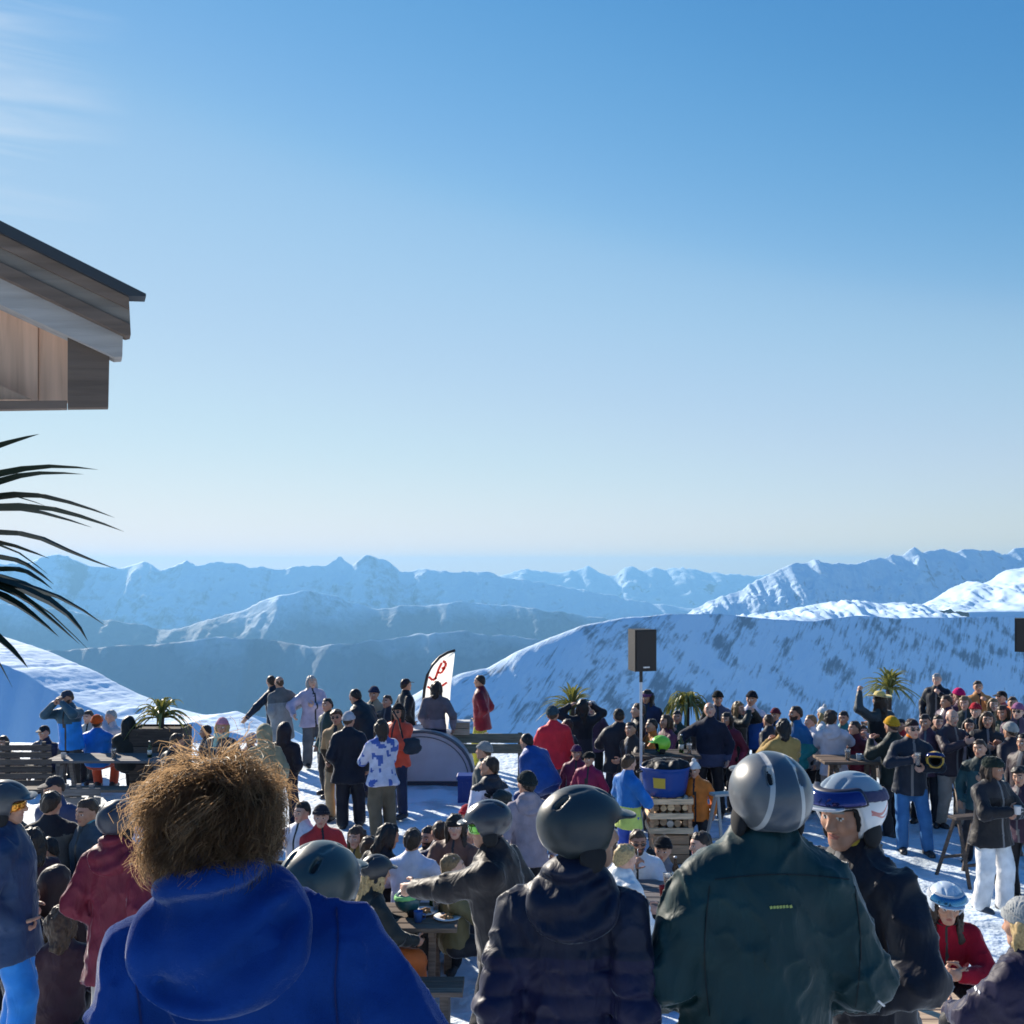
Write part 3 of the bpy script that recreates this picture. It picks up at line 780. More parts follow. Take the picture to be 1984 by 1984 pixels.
def skin_mats(sk, hc, beard):
    s = SKINS[sk]
    return [mat('skin_' + sk, s, 0.48, spec=0.4, subs=0.12, noise=(28, 0.10), bump=(90, 0.12)), mat('eye_white', (0.62, 0.60, 0.58), 0.25),
            mat('iris', (0.025, 0.02, 0.018), 0.15), mat('brow_' + hc, tuple(0.8 * x + 0.01 for x in HAIRC[hc]), 0.8),
            mat('lips_' + sk, (s[0] * 0.82, s[1] * 0.55, s[2] * 0.60), 0.42), mat('brow_' + hc, HAIRC[hc], 0.8)]
def put_part(name, V, Q, m, parent, loc=None, R=None, key=None, smooth=True):
    if key is not None:
        me = cached(key, lambda: mesh_np(name, V() if callable(V) else V, Q, m, smooth))
    else: me = mesh_np(name, V, Q, m, smooth)
    o = link(name, me, parent)
    if loc is not None:
        M = np.eye(4)
        if R is not None: M[:3, :3] = R
        M[:3, 3] = loc
        o.matrix_local = Matrix(M.tolist())
    return o

def striped_shell(base, c0, stripe):
    """printed helmet bands, sharp edged, in the helmet's own coordinates"""
    m = base.copy(); m.name = 'striped_helmet_shell'; nt = m.node_tree; L = nt.links.new; b = nt.nodes['Principled BSDF']
    t = nt.nodes.new('ShaderNodeTexCoord'); sp = nt.nodes.new('ShaderNodeSeparateXYZ'); L(t.outputs['Object'], sp.inputs[0])
    def M(op, a, c=0.0, d=None):
        n = nt.nodes.new('ShaderNodeMath'); n.operation = op
        for i, v in enumerate((a, c, d)):
            if v is None: continue
            if isinstance(v, (int, float)): n.inputs[i].default_value = v
            else: L(v, n.inputs[i])
        return n.outputs[0]
    X, Y, Z = sp.outputs; ax = M('ABSOLUTE', X)
    c1, c2, kind = stripe
    if kind == 'back':
        edge = M('MULTIPLY_ADD', Z, -0.12, 0.052)
        d = M('SUBTRACT', ax, edge)
        f1 = M('GREATER_THAN', d, 0.0); f2 = M('LESS_THAN', M('ABSOLUTE', d), 0.0065)
    else:
        f1 = M('LESS_THAN', Z, 0.060)
        s1 = M('SUBTRACT', Z, M('MULTIPLY_ADD', M('SINE', M('MULTIPLY', Y, 42.0)), 0.012, 0.022))
        s2 = M('SUBTRACT', Z, M('MULTIPLY_ADD', M('SINE', M('MULTIPLY_ADD', Y, 42.0, 0.8)), 0.012, 0.006))
        near = M('LESS_THAN', M('ABSOLUTE', M('ADD', Y, 0.045)), 0.060)
        f2 = M('MULTIPLY', near, M('MAXIMUM', M('LESS_THAN', M('ABSOLUTE', s1), 0.0055), M('LESS_THAN', M('ABSOLUTE', s2), 0.0035)))
    x1 = nt.nodes.new('ShaderNodeMix'); x1.data_type = 'RGBA'; x1.inputs['A'].default_value = (*c0, 1); x1.inputs['B'].default_value = (*c1, 1); L(f1, x1.inputs['Factor'])
    x2 = nt.nodes.new('ShaderNodeMix'); x2.data_type = 'RGBA'; x2.inputs['B'].default_value = (*c2, 1); L(x1.outputs['Result'], x2.inputs['A']); L(f2, x2.inputs['Factor'])
    L(x2.outputs['Result'], b.inputs['Base Color'])
    return m
NPEOPLE = [0]
def person(label, u, v, Y, yaw=0, pose='stand', jk=((0.02, 0.02, 0.03), 'shell'), tr=((0.02, 0.02, 0.025), 'shell'), hair=('short', 'brown'), hat=None,
           skin='a', beard=False, fem=0.0, armL='down', armR='down', lean=(0, 0), head=(0, 0, 0), bulk=1.0, hem=-0.17, hood=False, yoke=None, zipc=True, boots=(0.025, 0.025, 0.028),
           gz=None, h=None, goggles=None, glasses=False, quilt=False, collar=None, wrinkle=1.0, group=None, hairstrands=0, jname='jacket', sit_h=0.46, fold=0.0,
           neckx=0.0, headscale=1.0, legs=None, stripes=None, beltline=None, cuffs=None, trw=1.0, scarf=None, cell=None, cup=0.0, neckz=0.0):
    """build one person so that the top of the head or hat shows at photo pixel (u, v) at distance Y"""
    NPEOPLE[0] += 1
    rng = random.Random(NPEOPLE[0] * 7919)
    if Y is None:
        base = (1.335 if pose == 'sit' else (h or rng.uniform(1.70, 1.81) - 0.07 * fem)) + (HATH.get(hat[0], 0.02) - 0.01 if hat else 0)
        Y = (H - base) * F / (v - HOR)
    g = ground_z(Y) if gz is None else gz
    psi = rad(yaw)
    if lean == (0, 0): lean = (rng.uniform(-3, 4), rng.uniform(-3.5, 3.5))
    if head == (0, 0, 0): head = (rng.uniform(-16, 16), rng.uniform(-8, 4), rng.uniform(-5, 5))
    bulk = bulk * rng.uniform(1.0, 1.07)
    # ---- skeleton in the person's frame: x to the person's right, y forward, z up
    sit = pose == 'sit'
    pz = (sit_h + 0.10) if sit else 0.95
    Pv = np.array([0.0, -0.02, pz])
    RT = Ry(rad(lean[1])) @ Rx(-rad(lean[0]))
    T = lambda x, y, z: Pv + RT @ np.array([x, y, z])
    neck = T(neckx, -0.012, 0.515)
    RH = RT @ Rz(rad(head[0])) @ Rx(rad(head[1])) @ Ry(rad(head[2]))
    if sit or abs(lean[0]) > 15: RH = Rx(-rad(lean[0]) * 0.35) @ Ry(rad(lean[1]) * 0.5) @ Rz(rad(head[0])) @ Rx(rad(head[1])) @ Ry(rad(head[2]))
    hc = neck + RT @ np.array([0, 0.008, 0.055 + neckz]) + RH @ np.array([0, 0.020, 0.090])
    toph = 0.116 * headscale + (HATH.get(hat[0], 0.02) if hat else (0.012 if hair and hair[0] not in ('thin',) else 0.0))
    if hair and hair[0] in ('curly', 'big') and not hat: toph += 0.016
    top_local = hc[2] + toph
    ztop = H + (HOR - v) / F * Y
    if h is not None: sc = h / (1.755 if not sit else 1.755)
    else: sc = (ztop - g) / top_local if not sit else 1.0
    sc = max(0.60, min(sc, 1.16))
    z0 = ztop - top_local * sc
    Rpsi = Rz(psi)
    offs = Rpsi @ hc * sc
    tx = (u - 992.0) * Y / F
    root = np.array([tx - offs[0], Y - offs[1], z0])
    if cell is None: cell = min(max(Y * 0.0022, 0.0125), 0.031)
    hcell = 0.0066 if Y < 9 else (0.0100 if Y < 13 else 0.0132)
    # legs
    hipL, hipR = Pv + np.array([-0.092, 0, -0.03]), Pv + np.array([0.092, 0, -0.03])
    drop = (z0 - g) / sc                                   # feet reach the ground even if the seat is high
    if sit:
        fz = 0.085 - np.clip(drop, -0.25, 0.6)
        fz = np.clip(fz, pz - 0.62, pz - 0.32) if pose == 'sit' else fz
        foot = [np.array([-0.13, 0.43, fz]), np.array([0.13, 0.43, fz])]
        if legs: foot = [np.array(legs[0]), np.array(legs[1])]
        pole = (0, 0.7, 1)
    else:
        fz = 0.085
        st = rng.uniform(-0.09, 0.09); sw_ = rng.uniform(-0.04, 0.04)
        foot = [np.array([-0.11 - rng.uniform(0, .06) + sw_, st, fz]), np.array([0.11 + rng.uniform(0, .06) + sw_, -st, fz])]
        if legs: foot = [np.array(legs[0]), np.array(legs[1])]
        pole = (0, 1, 0)
    knees = []
    for i, hp in enumerate((hipL, hipR)):
        k, ft = ik(hp, foot[i], 0.435, 0.412, (0.25 * (-1, 1)[i], pole[1], pole[2])); knees.append(k); foot[i] = ft
    # arms
    arm = []
    for sx, a in ((-1, armL), (1, armR)):
        sh = T(sx * 0.172 + neckx * 0.4, -0.012, 0.405)
        if isinstance(a, str): tgt, pl, hp = ARMS[a]
        else: tgt, pl, hp = a if len(a) == 3 else (a, (0.8, -0.5, -0.4), 'relax')
        wr = T(sx * tgt[0], tgt[1], tgt[2])
        el, wr = ik(sh, wr, 0.285, 0.255, RT @ np.array([sx * pl[0], pl[1], pl[2]]))
        arm.append((sh, el, wr, hp))
    J = 0.012 * 0 + bulk
    # ---- top-level object: the body, one mesh (head, neck, slim body, hands)
    VV, QQ, MM = [], [], []; n0 = 0
    def app(V, Q, m):
        nonlocal n0
        VV.append(V); QQ.append(Q + n0); MM.append(np.full(len(Q), m, np.int32) if np.isscalar(m) else m); n0 += len(V)
    V, Q, reg = head_template(fem, hcell, beard)
    app((V * headscale) @ RH.T + hc, Q, reg)
    pts = np.array([Pv, hc] + [k for k in knees] + foot + [p for a in arm for p in a[:3]])
    lo, hi = pts.min(0) - 0.22, pts.max(0) + 0.22
    fb = Field(lo, hi, 0.042)
    fb.cap(T(0, 0, 0), T(0, 0, 0.40), 0.10, 0.11, nrm=RT @ np.array([0, 1, 0]), q=0.65)
    fb.cap(T(0, 0, 0.40), neck + RT @ np.array([0, 0.005, 0.05]), 0.08, 0.050)
    for i in (0, 1):
        fb.cap((hipL, hipR)[i], knees[i], 0.070, 0.048); fb.cap(knees[i], foot[i], 0.046, 0.036)
        sh, el, wr, hp = arm[i]
        fb.cap(T((-.1, .1)[i], 0, .43), sh, 0.05, 0.048); fb.cap(sh, el, 0.050, 0.042); fb.cap(el, wr, 0.042, 0.034)
    V, Q = fb.mesh(); app(V, Q, 0)
    hand_frames = []
    for i in (0, 1):
        sh, el, wr, hp = arm[i]
        z = (wr - el) / np.linalg.norm(wr - el)
        sx = (-1, 1)[i]
        inward = T(0, 0.12, 0.30) - wr
        x = inward - z * (inward @ z); x /= max(np.linalg.norm(x), 1e-6)
        y = np.cross(z, x)
        V, Q = hand_template(hp, 0.0060 if Y < 9 else 0.0108)
        Vh = V.copy()
        if sx * 1 < 0: Vh[:, 1] *= -1; Q = Q[:, ::-1]
        B = np.stack([x, y, z], 1)
        # thumb side should look up or forward
        if (B @ np.array([0, 1.0 if sx > 0 else -1.0, 0]))[2] + (B @ np.array([0, 1.0 if sx > 0 else -1.0, 0]))[1] < 0:
            Vh[:, 1] *= -1; Q = Q[:, ::-1]
        app(Vh @ B.T + wr - z * 0.012, Q, 0); hand_frames.append((wr + z * 0.07, B))
    me = mesh_np('person', np.concatenate(VV), np.concatenate(QQ), skin_mats(skin, hair[1] if hair else 'dark', beard), True, np.concatenate(MM))
    o = link('person', me)
    o.location = root; o.rotation_euler = (0, 0, psi); o.scale = (sc, sc, sc)
    tag(o, label, 'person', group)
    # ---- jacket
    if yoke is None and not stripes and not sit and jk[1] in ('shell', 'cloth') and Y > 9 and rng.random() < 0.45:
        f_ = rng.choice((0.45, 1.7, 2.2)); yoke = (rng.choice((0.30, 0.36, -0.02, -0.12)), tuple(min(0.6, x * f_ + 0.004) for x in jk[0]))
    fw = RT @ np.array([0, 1, 0]); up = RT @ np.array([0, 0, 1])
    jpts = np.array([Pv, neck + up * 0.12, T(0, 0, hem)] + [p for a in arm for p in a[:3]])
    fj = Field(jpts.min(0) - 0.24 * bulk - 0.02, jpts.max(0) + 0.20 * bulk + 0.02, cell)
    w = 1.0 - 0.06 * fem
    hy = 0.5 * ((np.array(knees[0]) + np.array(knees[1]))[1]) if sit else 0
    fj.cap(T(0, 0.0, min(hem + 0.02, -0.02) if not sit else 0.02), T(0, 0.01, 0.12), (0.212 + 0.06 * max(-hem - 0.15, 0)) * (0.4 + 0.6 * bulk) * (1 - 0.03 * fem) * (1.0 + 0.75 * max(trw - 1, 0)) * (1.0 if not sit else 0.9), 0.160 * bulk * w, 0.04, fw, 0.74)
    fj.cap(T(0, 0.01, 0.10), T(0, 0.012, 0.32), 0.162 * bulk * w, 0.176 * bulk * w, 0.06, fw, 0.70)
    fj.cap(T(0, 0.012, 0.30), T(neckx * .3, 0.0, 0.39), 0.170 * bulk * w, 0.130 * bulk * w, 0.06, fw, 0.70)
    fj.cut(T(0, 0, hem if not sit else max(hem, -0.08)), -up, 0.02)
    for sx in (-1, 1):
        fj.cap(T(sx * 0.045 + neckx * .6, -0.010, 0.450), T(sx * 0.150 + neckx * .4, -0.010, 0.412), 0.064 * (0.5 + 0.5 * bulk), 0.072 * bulk, 0.05)
    fj.cap(T(neckx * .7, -0.012, 0.42), neck + RT @ np.array([0, -cup * 0.3, 0.020 + cup]), 0.092, 0.073 + cup * 0.15, 0.05)
    for sh, el, wr, hp in arm:
        fj.cap(sh, el, 0.076 * bulk, 0.066 * bulk, 0.028)
        we = el + (wr - el) * 0.97
        fj.cap(el, we, 0.066 * bulk, 0.050 * (0.6 + 0.4 * bulk), 0.03)
    if hood:                                               # a cowl that drapes over the shoulders, following the jacket
        hb = hood if isinstance(hood, float) else 1.0
        I = np.nonzero(fj.D < 0.07)
        p_ = np.stack([fj.ax[k_][I[k_]] for k_ in range(3)], 1)
        r_ = (p_ - Pv) @ RT
        ex, ey, ez = r_[:, 0] - neckx * 0.7, r_[:, 1] + 0.055, r_[:, 2] - 0.445
        sag = np.where(ey < 0, 0.098, 0.085) * hb
        e = np.sqrt((ex / (0.142 * hb)) ** 2 + (ey / 0.165) ** 2 + (ez / np.where(ez < 0, sag, 0.16)) ** 2)
        nz_ = vn3(r_[:, 0] * 9 + 5, r_[:, 1] * 9, r_[:, 2] * 12)
        off = 0.020 + 0.011 * np.sin((ez - 2.6 * ex * ex - 0.25 * ex) * 62 + nz_ * 1.5) + 0.008 * vn3(r_[:, 0] * 20, r_[:, 1] * 20, r_[:, 2] * 22) + 0.012 * smoothstep(0.7, 0.95, e)
        Dh = np.full(fj.D.shape, 0.5)
        d_ = smax(fj.D[I] - off, (e - 1) * 0.12, 0.022)
        front = smax(d_, ey - 0.135, 0.02)
        Dh[I] = front
        V, Q = surface_nets(Dh, fj.lo, fj.cell)
        if len(Q): put_part('hood', V, Q, fabric(jk[0] if not yoke or yoke[0] < 0 else yoke[1], jk[1]), o)
    px_ = rng.uniform(0, 30)
    if quilt:
        per = quilt if isinstance(quilt, float) else 0.085
        def q_(x, y, z):
            c = (z - Pv[2]) * up[2] + (y - Pv[1]) * up[1] + (x - Pv[0]) * up[0]
            ph = c / per + 0.05 * vn3(x * 5, y * 5, z * 5) + 0.3
            kq = smoothstep(0.36, 0.30, c) if yoke else 1.0
            return kq * (0.013 * (1 - np.abs(np.sin(np.pi * ph)) ** 0.55) - 0.004) + 0.003 * vn3(x * 34, y * 34, z * 12 + px_)
        fj.warp(q_)
    aw = 0.010 * wrinkle
    def w_(x, y, z):
        n1 = 1 - np.abs(vn3(x * 8 + px_ + 2 * z, y * 8, z * 6.5 - x * 3)) * 2
        n2 = vn3(x * 17 + px_, y * 17, z * 13 + x * 5)
        n3 = 1 - np.abs(vn3(x * 5 - px_, y * 5, z * 9 + x * 2)) * 2
        n4 = (1 - np.abs(vn3(x * 13 + z * 6 + px_, y * 13, z * 10 - x * 6))) ** 5
        return -aw * (0.32 * n1 + 0.30 * n2 + 0.28 * n3 + 1.1 * n4 - 0.35)
    fj.warp(w_)
    if fold:
        def fo(x, y, z):                                   # soft vertical drape down the back
            s = (x * 1.0 + 0.25 * vn3(x * 3 + px_, y * 0, z * 2.2)) * 15
            k = smoothstep(0.42, 0.20, z - Pv[2]) * smoothstep(-0.60, -0.2, z - Pv[2])
            d2 = (1 - np.abs(vn3(x * 9 + z * 5 + px_, y * 4, z * 4))) ** 3
            return -fold * (0.5 * np.sin(s) * k + 0.9 * (d2 - 0.4))
        fj.warp(fo)
    V, Q = fj.mesh()
    ms = [fabric(*jk)]; mi = None
    c = V[Q].mean(1); rel = (c - Pv) @ RT
    if yoke:
        ms.append(fabric(yoke[1], jk[1])); zz = rel[:, 2]
        mi = ((zz > yoke[0]) if yoke[0] > 0 else (zz < -yoke[0])).astype(np.int32)
    if scarf or stripes:
        mi = np.zeros(len(Q), np.int32) if mi is None else mi
    if stripes:                                            # patterned knit or printed sleeves
        ms.append(fabric(stripes, jk[1])); k = len(ms) - 1
        nz = vn3(c[:, 0] * 14 + px_, c[:, 1] * 14, c[:, 2] * 14)
        mi[(nz > 0.18)] = k
    if zipc and not stripes:
        zf = (np.abs(rel[:, 0]) < max(0.008, cell * 0.55)) & (rel[:, 1] > 0.02) & (rel[:, 2] < 0.56)
        if zf.any():
            if mi is None: mi = np.zeros(len(Q), np.int32)
            ms.append(mat('zip_dark', (0.02, 0.02, 0.022), 0.4) if max(jk[0]) > 0.06 else mat('zip_grey', (0.14, 0.14, 0.15), 0.35)); mi[zf] = len(ms) - 1
    oj = put_part(jname, V, Q, ms, o)
    if mi is not None: oj.data.polygons.foreach_set('material_index', mi)
    # collar liner ring
    if collar:
        fc = Field(neck - 0.16, neck + 0.20, min(cell, 0.010))
        fc.cap(neck + RT @ np.array([0, 0.0, 0.0]), neck + RT @ np.array([0, 0.008, 0.030]), 0.079, 0.070, 0.02)
        V, Q = fc.mesh(); put_part('collar', V, Q, fabric(collar, 'fleece'), o)
    if scarf:
        fc = Field(neck - 0.24, neck + 0.22, min(cell, 0.012))
        for i in range(10):
            a0, a1 = 2 * math.pi * i / 10, 2 * math.pi * (i + 1) / 10
            fc.cap(neck + RT @ np.array([0.075 * math.sin(a0), 0.078 * math.cos(a0) + .01, 0.035 - 0.02 * math.cos(a0)]), neck + RT @ np.array([0.075 * math.sin(a1), 0.078 * math.cos(a1) + .01, 0.035 - 0.02 * math.cos(a1)]), 0.038, 0.038, 0.02)
        fc.cap(neck + RT @ np.array([0.03, 0.11, 0.0]), neck + RT @ np.array([0.05, 0.14, -0.16]), 0.035, 0.03, 0.02)
        V, Q = fc.mesh(); put_part('scarf', V, Q, fabric(scarf, 'wool'), o)
    # ---- trousers
    tpts = np.array([Pv, hipL, hipR] + knees + foot)
    ft_ = Field(tpts.min(0) - 0.2, tpts.max(0) + 0.2, 0.035 if Y < 5 else cell * 1.35)
    ft_.cap(Pv + RT @ np.array([-0.055, 0.0, -0.03]), Pv + RT @ np.array([0.055, 0.0, -0.03]), 0.108, 0.108, 0.05)
    ft_.cap(Pv + np.array([0, 0, 0.0]), T(0, 0, 0.08), 0.13, 0.12, 0.04, fw, 0.70)
    for i in (0, 1):
        kk, fo_ = knees[i], foot[i]
        ft_.cap((hipL, hipR)[i], kk, 0.102 * (1 + 0.3 * (trw - 1)), 0.080 * trw, 0.03)
        ft_.cap(kk, kk + (fo_ - kk) * 0.95, 0.078 * trw, 0.078 * trw, 0.03)
    def wt(x, y, z):
        n1 = 1 - np.abs(vn3(x * 9 + px_, y * 9, z * 8 + x * 4)) * 2
        return -0.009 * (n1 + 0.5 * vn3(x * 18, y * 18, z * 16 + px_) - 0.2)
    ft_.warp(wt)
    V, Q = ft_.mesh(); put_part('trousers', V, Q, fabric(*tr), o)
    # ---- boots
    for i in (0, 1):
        f_ = foot[i]; k_ = knees[i]
        sh = f_ - k_; sh = sh / np.linalg.norm(sh)
        fwd = np.array([0.10 * (-1, 1)[i], 1.0, 0.0])
        if sit: fwd = np.array([0.10 * (-1, 1)[i], 1.0, -0.1])
        fwd /= np.linalg.norm(fwd)
        fb = Field(f_ - 0.22, f_ + 0.30, 0.028 if Y < 5 else max(cell, 0.017))
        b0 = f_ + np.array([0, 0, -0.035])
        fb.cap(b0 - fwd * 0.06, b0 + fwd * 0.15, 0.056, 0.048, 0.03)
        fb.cap(b0 - fwd * 0.02 + np.array([0, 0, 0.03]), f_ - sh * 0.10, 0.062, 0.064, 0.03)
        fb.cut(f_ + np.array([0, 0, -0.083]), (0, 0, -1), 0.008)
        V, Q = fb.mesh(); put_part('boot', V, Q, mat('boot_' + cname(boots), boots, 0.4, spec=0.5, noise=(12, 0.2)), o)
    # ---- hair, hats, helmets
    Rh = RH * headscale
    if hair and not (hat and hat[0] in ('helmet', 'hood') and hair[0] in ('short', 'thin', 'curly')):
        st = hair[0]
        if hat and st in ('curly', 'big'): st = 'short'
        if hat and st == 'thin': st = 'short'
        hm = mat('hair_' + hair[1], HAIRC[hair[1]], 0.5, spec=0.35, sheen=0.5, noise=(60, 0.35), bump=(60, 0.9, (1, 1, 0.15)))
        key = ('hair', st, hair[1], hcell)
        if key not in _cache:
            V, Q = hair_mesh(st, hcell); _cache[key] = mesh_np('hair', V, Q, hm)
        ho = link('hair', _cache[key], o)
        M = np.eye(4); M[:3, :3] = Rh; M[:3, 3] = hc; ho.matrix_local = Matrix(M.tolist())
    M = np.eye(4); M[:3, :3] = Rh; M[:3, 3] = hc
    M = Matrix(M.tolist())
    if hat and hat[0] != 'helmet':
        nm = {'beanie': 'beanie', 'bobble': 'beanie', 'cap': 'cap', 'backcap': 'cap', 'brimhat': 'brimmed_hat', 'fur': 'fur_hat', 'hood': 'hood', 'band': 'headband'}[hat[0]]
        key = ('hat', hat[0], hcell)
        pieces = cached(key, lambda: hat_mesh(hat[0], hcell))
        first = None
        for i, (V, Q) in enumerate(pieces):
            col = hat[1] if i == 0 or len(hat) < 3 else hat[2]
            kd = jk[1] if hat[0] == 'hood' else ('cloth' if hat[0] in ('cap', 'backcap', 'brimhat') else 'wool')
            key2 = ('hatm', hat[0], i, col, hcell)
            if key2 not in _cache: _cache[key2] = mesh_np(nm, V, Q, fabric(col, kd))
            nn = nm if i == 0 else {'beanie': ('cuff', 'pompom')[i - 1] if i < 3 else 'pompom', 'cap': 'peak', 'brimmed_hat': 'brim'}.get(nm, 'trim')
            ob = link(nn, _cache[key2], o if first is None else first)
            if first is None: ob.matrix_local = M; first = ob
    if hat and hat[0] == 'helmet':
        rough, stripe = (hat[2] if len(hat) > 2 else 0.25), (hat[3] if len(hat) > 3 else None)
        sh_, li_, st_ = cached(('helmet', hcell), lambda: helmet_parts(hcell))
        key2 = ('helmetm', hat[1], hcell, stripe, rough)
        if key2 not in _cache:
            ms = [mat('helmet_shell_%s_%d' % (cname(hat[1]), rough * 100), hat[1], rough, spec=0.6, sheen=0.35, coat=0.15 if rough < 0.4 else 0.0, noise=(40, 0.06))]
            mi = None; V, Q = sh_
            if stripe: ms = [striped_shell(ms[0], hat[1], stripe)]
            _cache[key2] = mesh_np('helmet', V, Q, ms, True, mi)
            _cache[('liner', hcell)] = _cache.get(('liner', hcell)) or mesh_np('liner', *li_, mat('helmet_foam', (0.015, 0.015, 0.017), 0.9))
            _cache[('strap', hcell)] = _cache.get(('strap', hcell)) or mesh_np('chin_strap', *st_, mat('strap_black', (0.012, 0.012, 0.014), 0.6))
        hb = link('helmet', _cache[key2], o); hb.matrix_local = M
        link('liner', _cache[('liner', hcell)], hb); link('chin_strap', _cache[('strap', hcell)], hb)
        par = hb
    else: par = None
    if goggles:
        upg = bool(hat and hat[0] == 'helmet') if len(goggles) < 4 else goggles[3]
        L_, F_, S_ = cached(('gog', hcell, upg), lambda: goggle_parts(hcell, up=upg))
        lens_m = mat('lens_' + cname(goggles[0]), goggles[0], 0.08, metal=0.75, spec=0.6, coat=0.6)
        gl = link('goggles', mesh_np('goggles', *F_, mat('goggle_frame_' + cname(goggles[1]), goggles[1], 0.5)), o); gl.matrix_local = M
        link('lens', mesh_np('lens', *L_, lens_m), gl)
        link('goggle_strap', mesh_np('goggle_strap', *S_, fabric(goggles[2], 'cloth')), gl)
    if glasses:
        a, b = cached('sung', sunglass_parts)
        gl = link('sunglasses', mesh_np('sunglasses', *b, mat('glasses_frame', (0.015, 0.015, 0.015), 0.3)), o); gl.matrix_local = M
        link('lens', mesh_np('lens', *a, mat('dark_lens', (0.02, 0.02, 0.025), 0.08, spec=0.7)), gl)
    W = lambda p: Vector((Rpsi @ (np.asarray(p) * sc) + root).tolist())
    return dict(o=o, jacket=oj, Y=Y, psi=psi, hands=[W(hf[0]) for hf in hand_frames], W=W, hc=hc, RH=RH, T=T, sc=sc, root=root, M=M, arm=arm)

# ================================================================== solid-shape helper
class MB:
    def __init__(s): s.v = []; s.f = []
    def box(s, c, d, R=None, bev=0.0):
        x, y, z = d[0] / 2, d[1] / 2, d[2] / 2
        if bev <= 0:
            pts = [(a * x, b * y, e * z) for a in (-1, 1) for b in (-1, 1) for e in (-1, 1)]
            fs = [(0, 1, 3, 2), (4, 6, 7, 5), (0, 4, 5, 1), (2, 3, 7, 6), (0, 2, 6, 4), (1, 5, 7, 3)]
        else:       # chamfered along all edges
            bev = min(bev, x * .45, y * .45, z * .45)
            bm = bmesh.new(); bmesh.ops.create_cube(bm, size=2)
            for v in bm.verts: v.co = Vector((v.co.x * x, v.co.y * y, v.co.z * z))
            bmesh.ops.bevel(bm, geom=bm.edges[:], offset=bev, segments=1, affect='EDGES', profile=0.5)
            bm.verts.index_update()
            pts = [tuple(v.co) for v in bm.verts]; fs = [tuple(v.index for v in f.verts) for f in bm.faces]; bm.free()
        n = len(s.v); c = Vector(c)
        for p in pts:
            q = Vector(p)
            if R is not None: q = R @ q
            s.v.append(c + q)
        s.f += [tuple(n + i for i in f) for f in fs]; return s
    def bar(s, a, b, w, h, bev=0.0):
        a = Vector(a); b = Vector(b); d = b - a
        R = d.to_track_quat('Y', 'Z').to_matrix()
        return s.box((a + b) / 2, (w, d.length, h), R, bev)
    def slab(s, a, b, w, t, n):
        a = Vector(a); b = Vector(b); n = Vector(n).normalized(); d = (b - a); q = d.cross(n).normalized() * w / 2; n = n * t
        k = len(s.v); s.v += [a - q, a + q, b + q, b - q, a - q + n, a + q + n, b + q + n, b - q + n]
        s.f += [tuple(k + i for i in f) for f in ((0, 1, 2, 3), (7, 6, 5, 4), (0, 4, 5, 1), (1, 5, 6, 2), (2, 6, 7, 3), (3, 7, 4, 0))]; return s
    def tube(s, pts, rads, seg=8, caps=True):
        pts = [Vector(p) for p in pts]
        if not isinstance(rads, (list, tuple)): rads = [rads] * len(pts)
        n = len(s.v); ref = Vector((0.13, 0.21, 0.97))
        for i, p in enumerate(pts):
            t = (pts[min(i + 1, len(pts) - 1)] - pts[max(i - 1, 0)]).normalized()
            r_ = ref if abs(t.dot(ref)) < 0.95 else Vector((1, 0, 0))
            u = t.cross(r_).normalized(); w = t.cross(u)
            for k in range(seg):
                a = 2 * math.pi * k / seg
                s.v.append(p + (u * math.cos(a) + w * math.sin(a)) * rads[i])
        for i in range(len(pts) - 1):
            for k in range(seg):
                a = n + i * seg + k; b = n + i * seg + (k + 1) % seg
                s.f.append((a, b, b + seg, a + seg))
        if caps:
            s.f.append(tuple(n + k for k in range(seg))[::-1]); s.f.append(tuple(n + (len(pts) - 1) * seg + k for k in range(seg)))
        return s
    def lathe(s, prof, seg=20, c=(0, 0, 0), a0=0.0, a1=2 * math.pi):
        n = len(s.v); c = Vector(c); full = abs(a1 - a0 - 2 * math.pi) < 1e-6
        m = seg if full else seg + 1
        for (r, z) in prof:
            for k in range(m):
                a = a0 + (a1 - a0) * k / seg
                s.v.append(c + Vector((r * math.cos(a), r * math.sin(a), z)))
        for i in range(len(prof) - 1):
            for k in range(seg):
                k2 = (k + 1) % m
                s.f.append((n + i * m + k, n + i * m + k2, n + (i + 1) * m + k2, n + (i + 1) * m + k))
        return s
    def prism(s, poly, d):
        """polygon of 3-D points extruded by vector d"""
        n = len(s.v); k = len(poly); d = Vector(d)
        s.v += [Vector(p) for p in poly] + [Vector(p) + d for p in poly]
        s.f.append(tuple(n + i for i in range(k))); s.f.append(tuple(n + k + i for i in range(k))[::-1])
        for i in range(k): s.f.append((n + i, n + k + i, n + k + (i + 1) % k, n + (i + 1) % k))
        return s
    def build(s, name, m, parent=None, smooth=False):
        me = mesh_np(name, [tuple(v) for v in s.v], s.f, m, smooth)
        bm = bmesh.new(); bm.from_mesh(me); bmesh.ops.recalc_face_normals(bm, faces=bm.faces[:]); bm.to_mesh(me); bm.free()
        return link(name, me, parent)

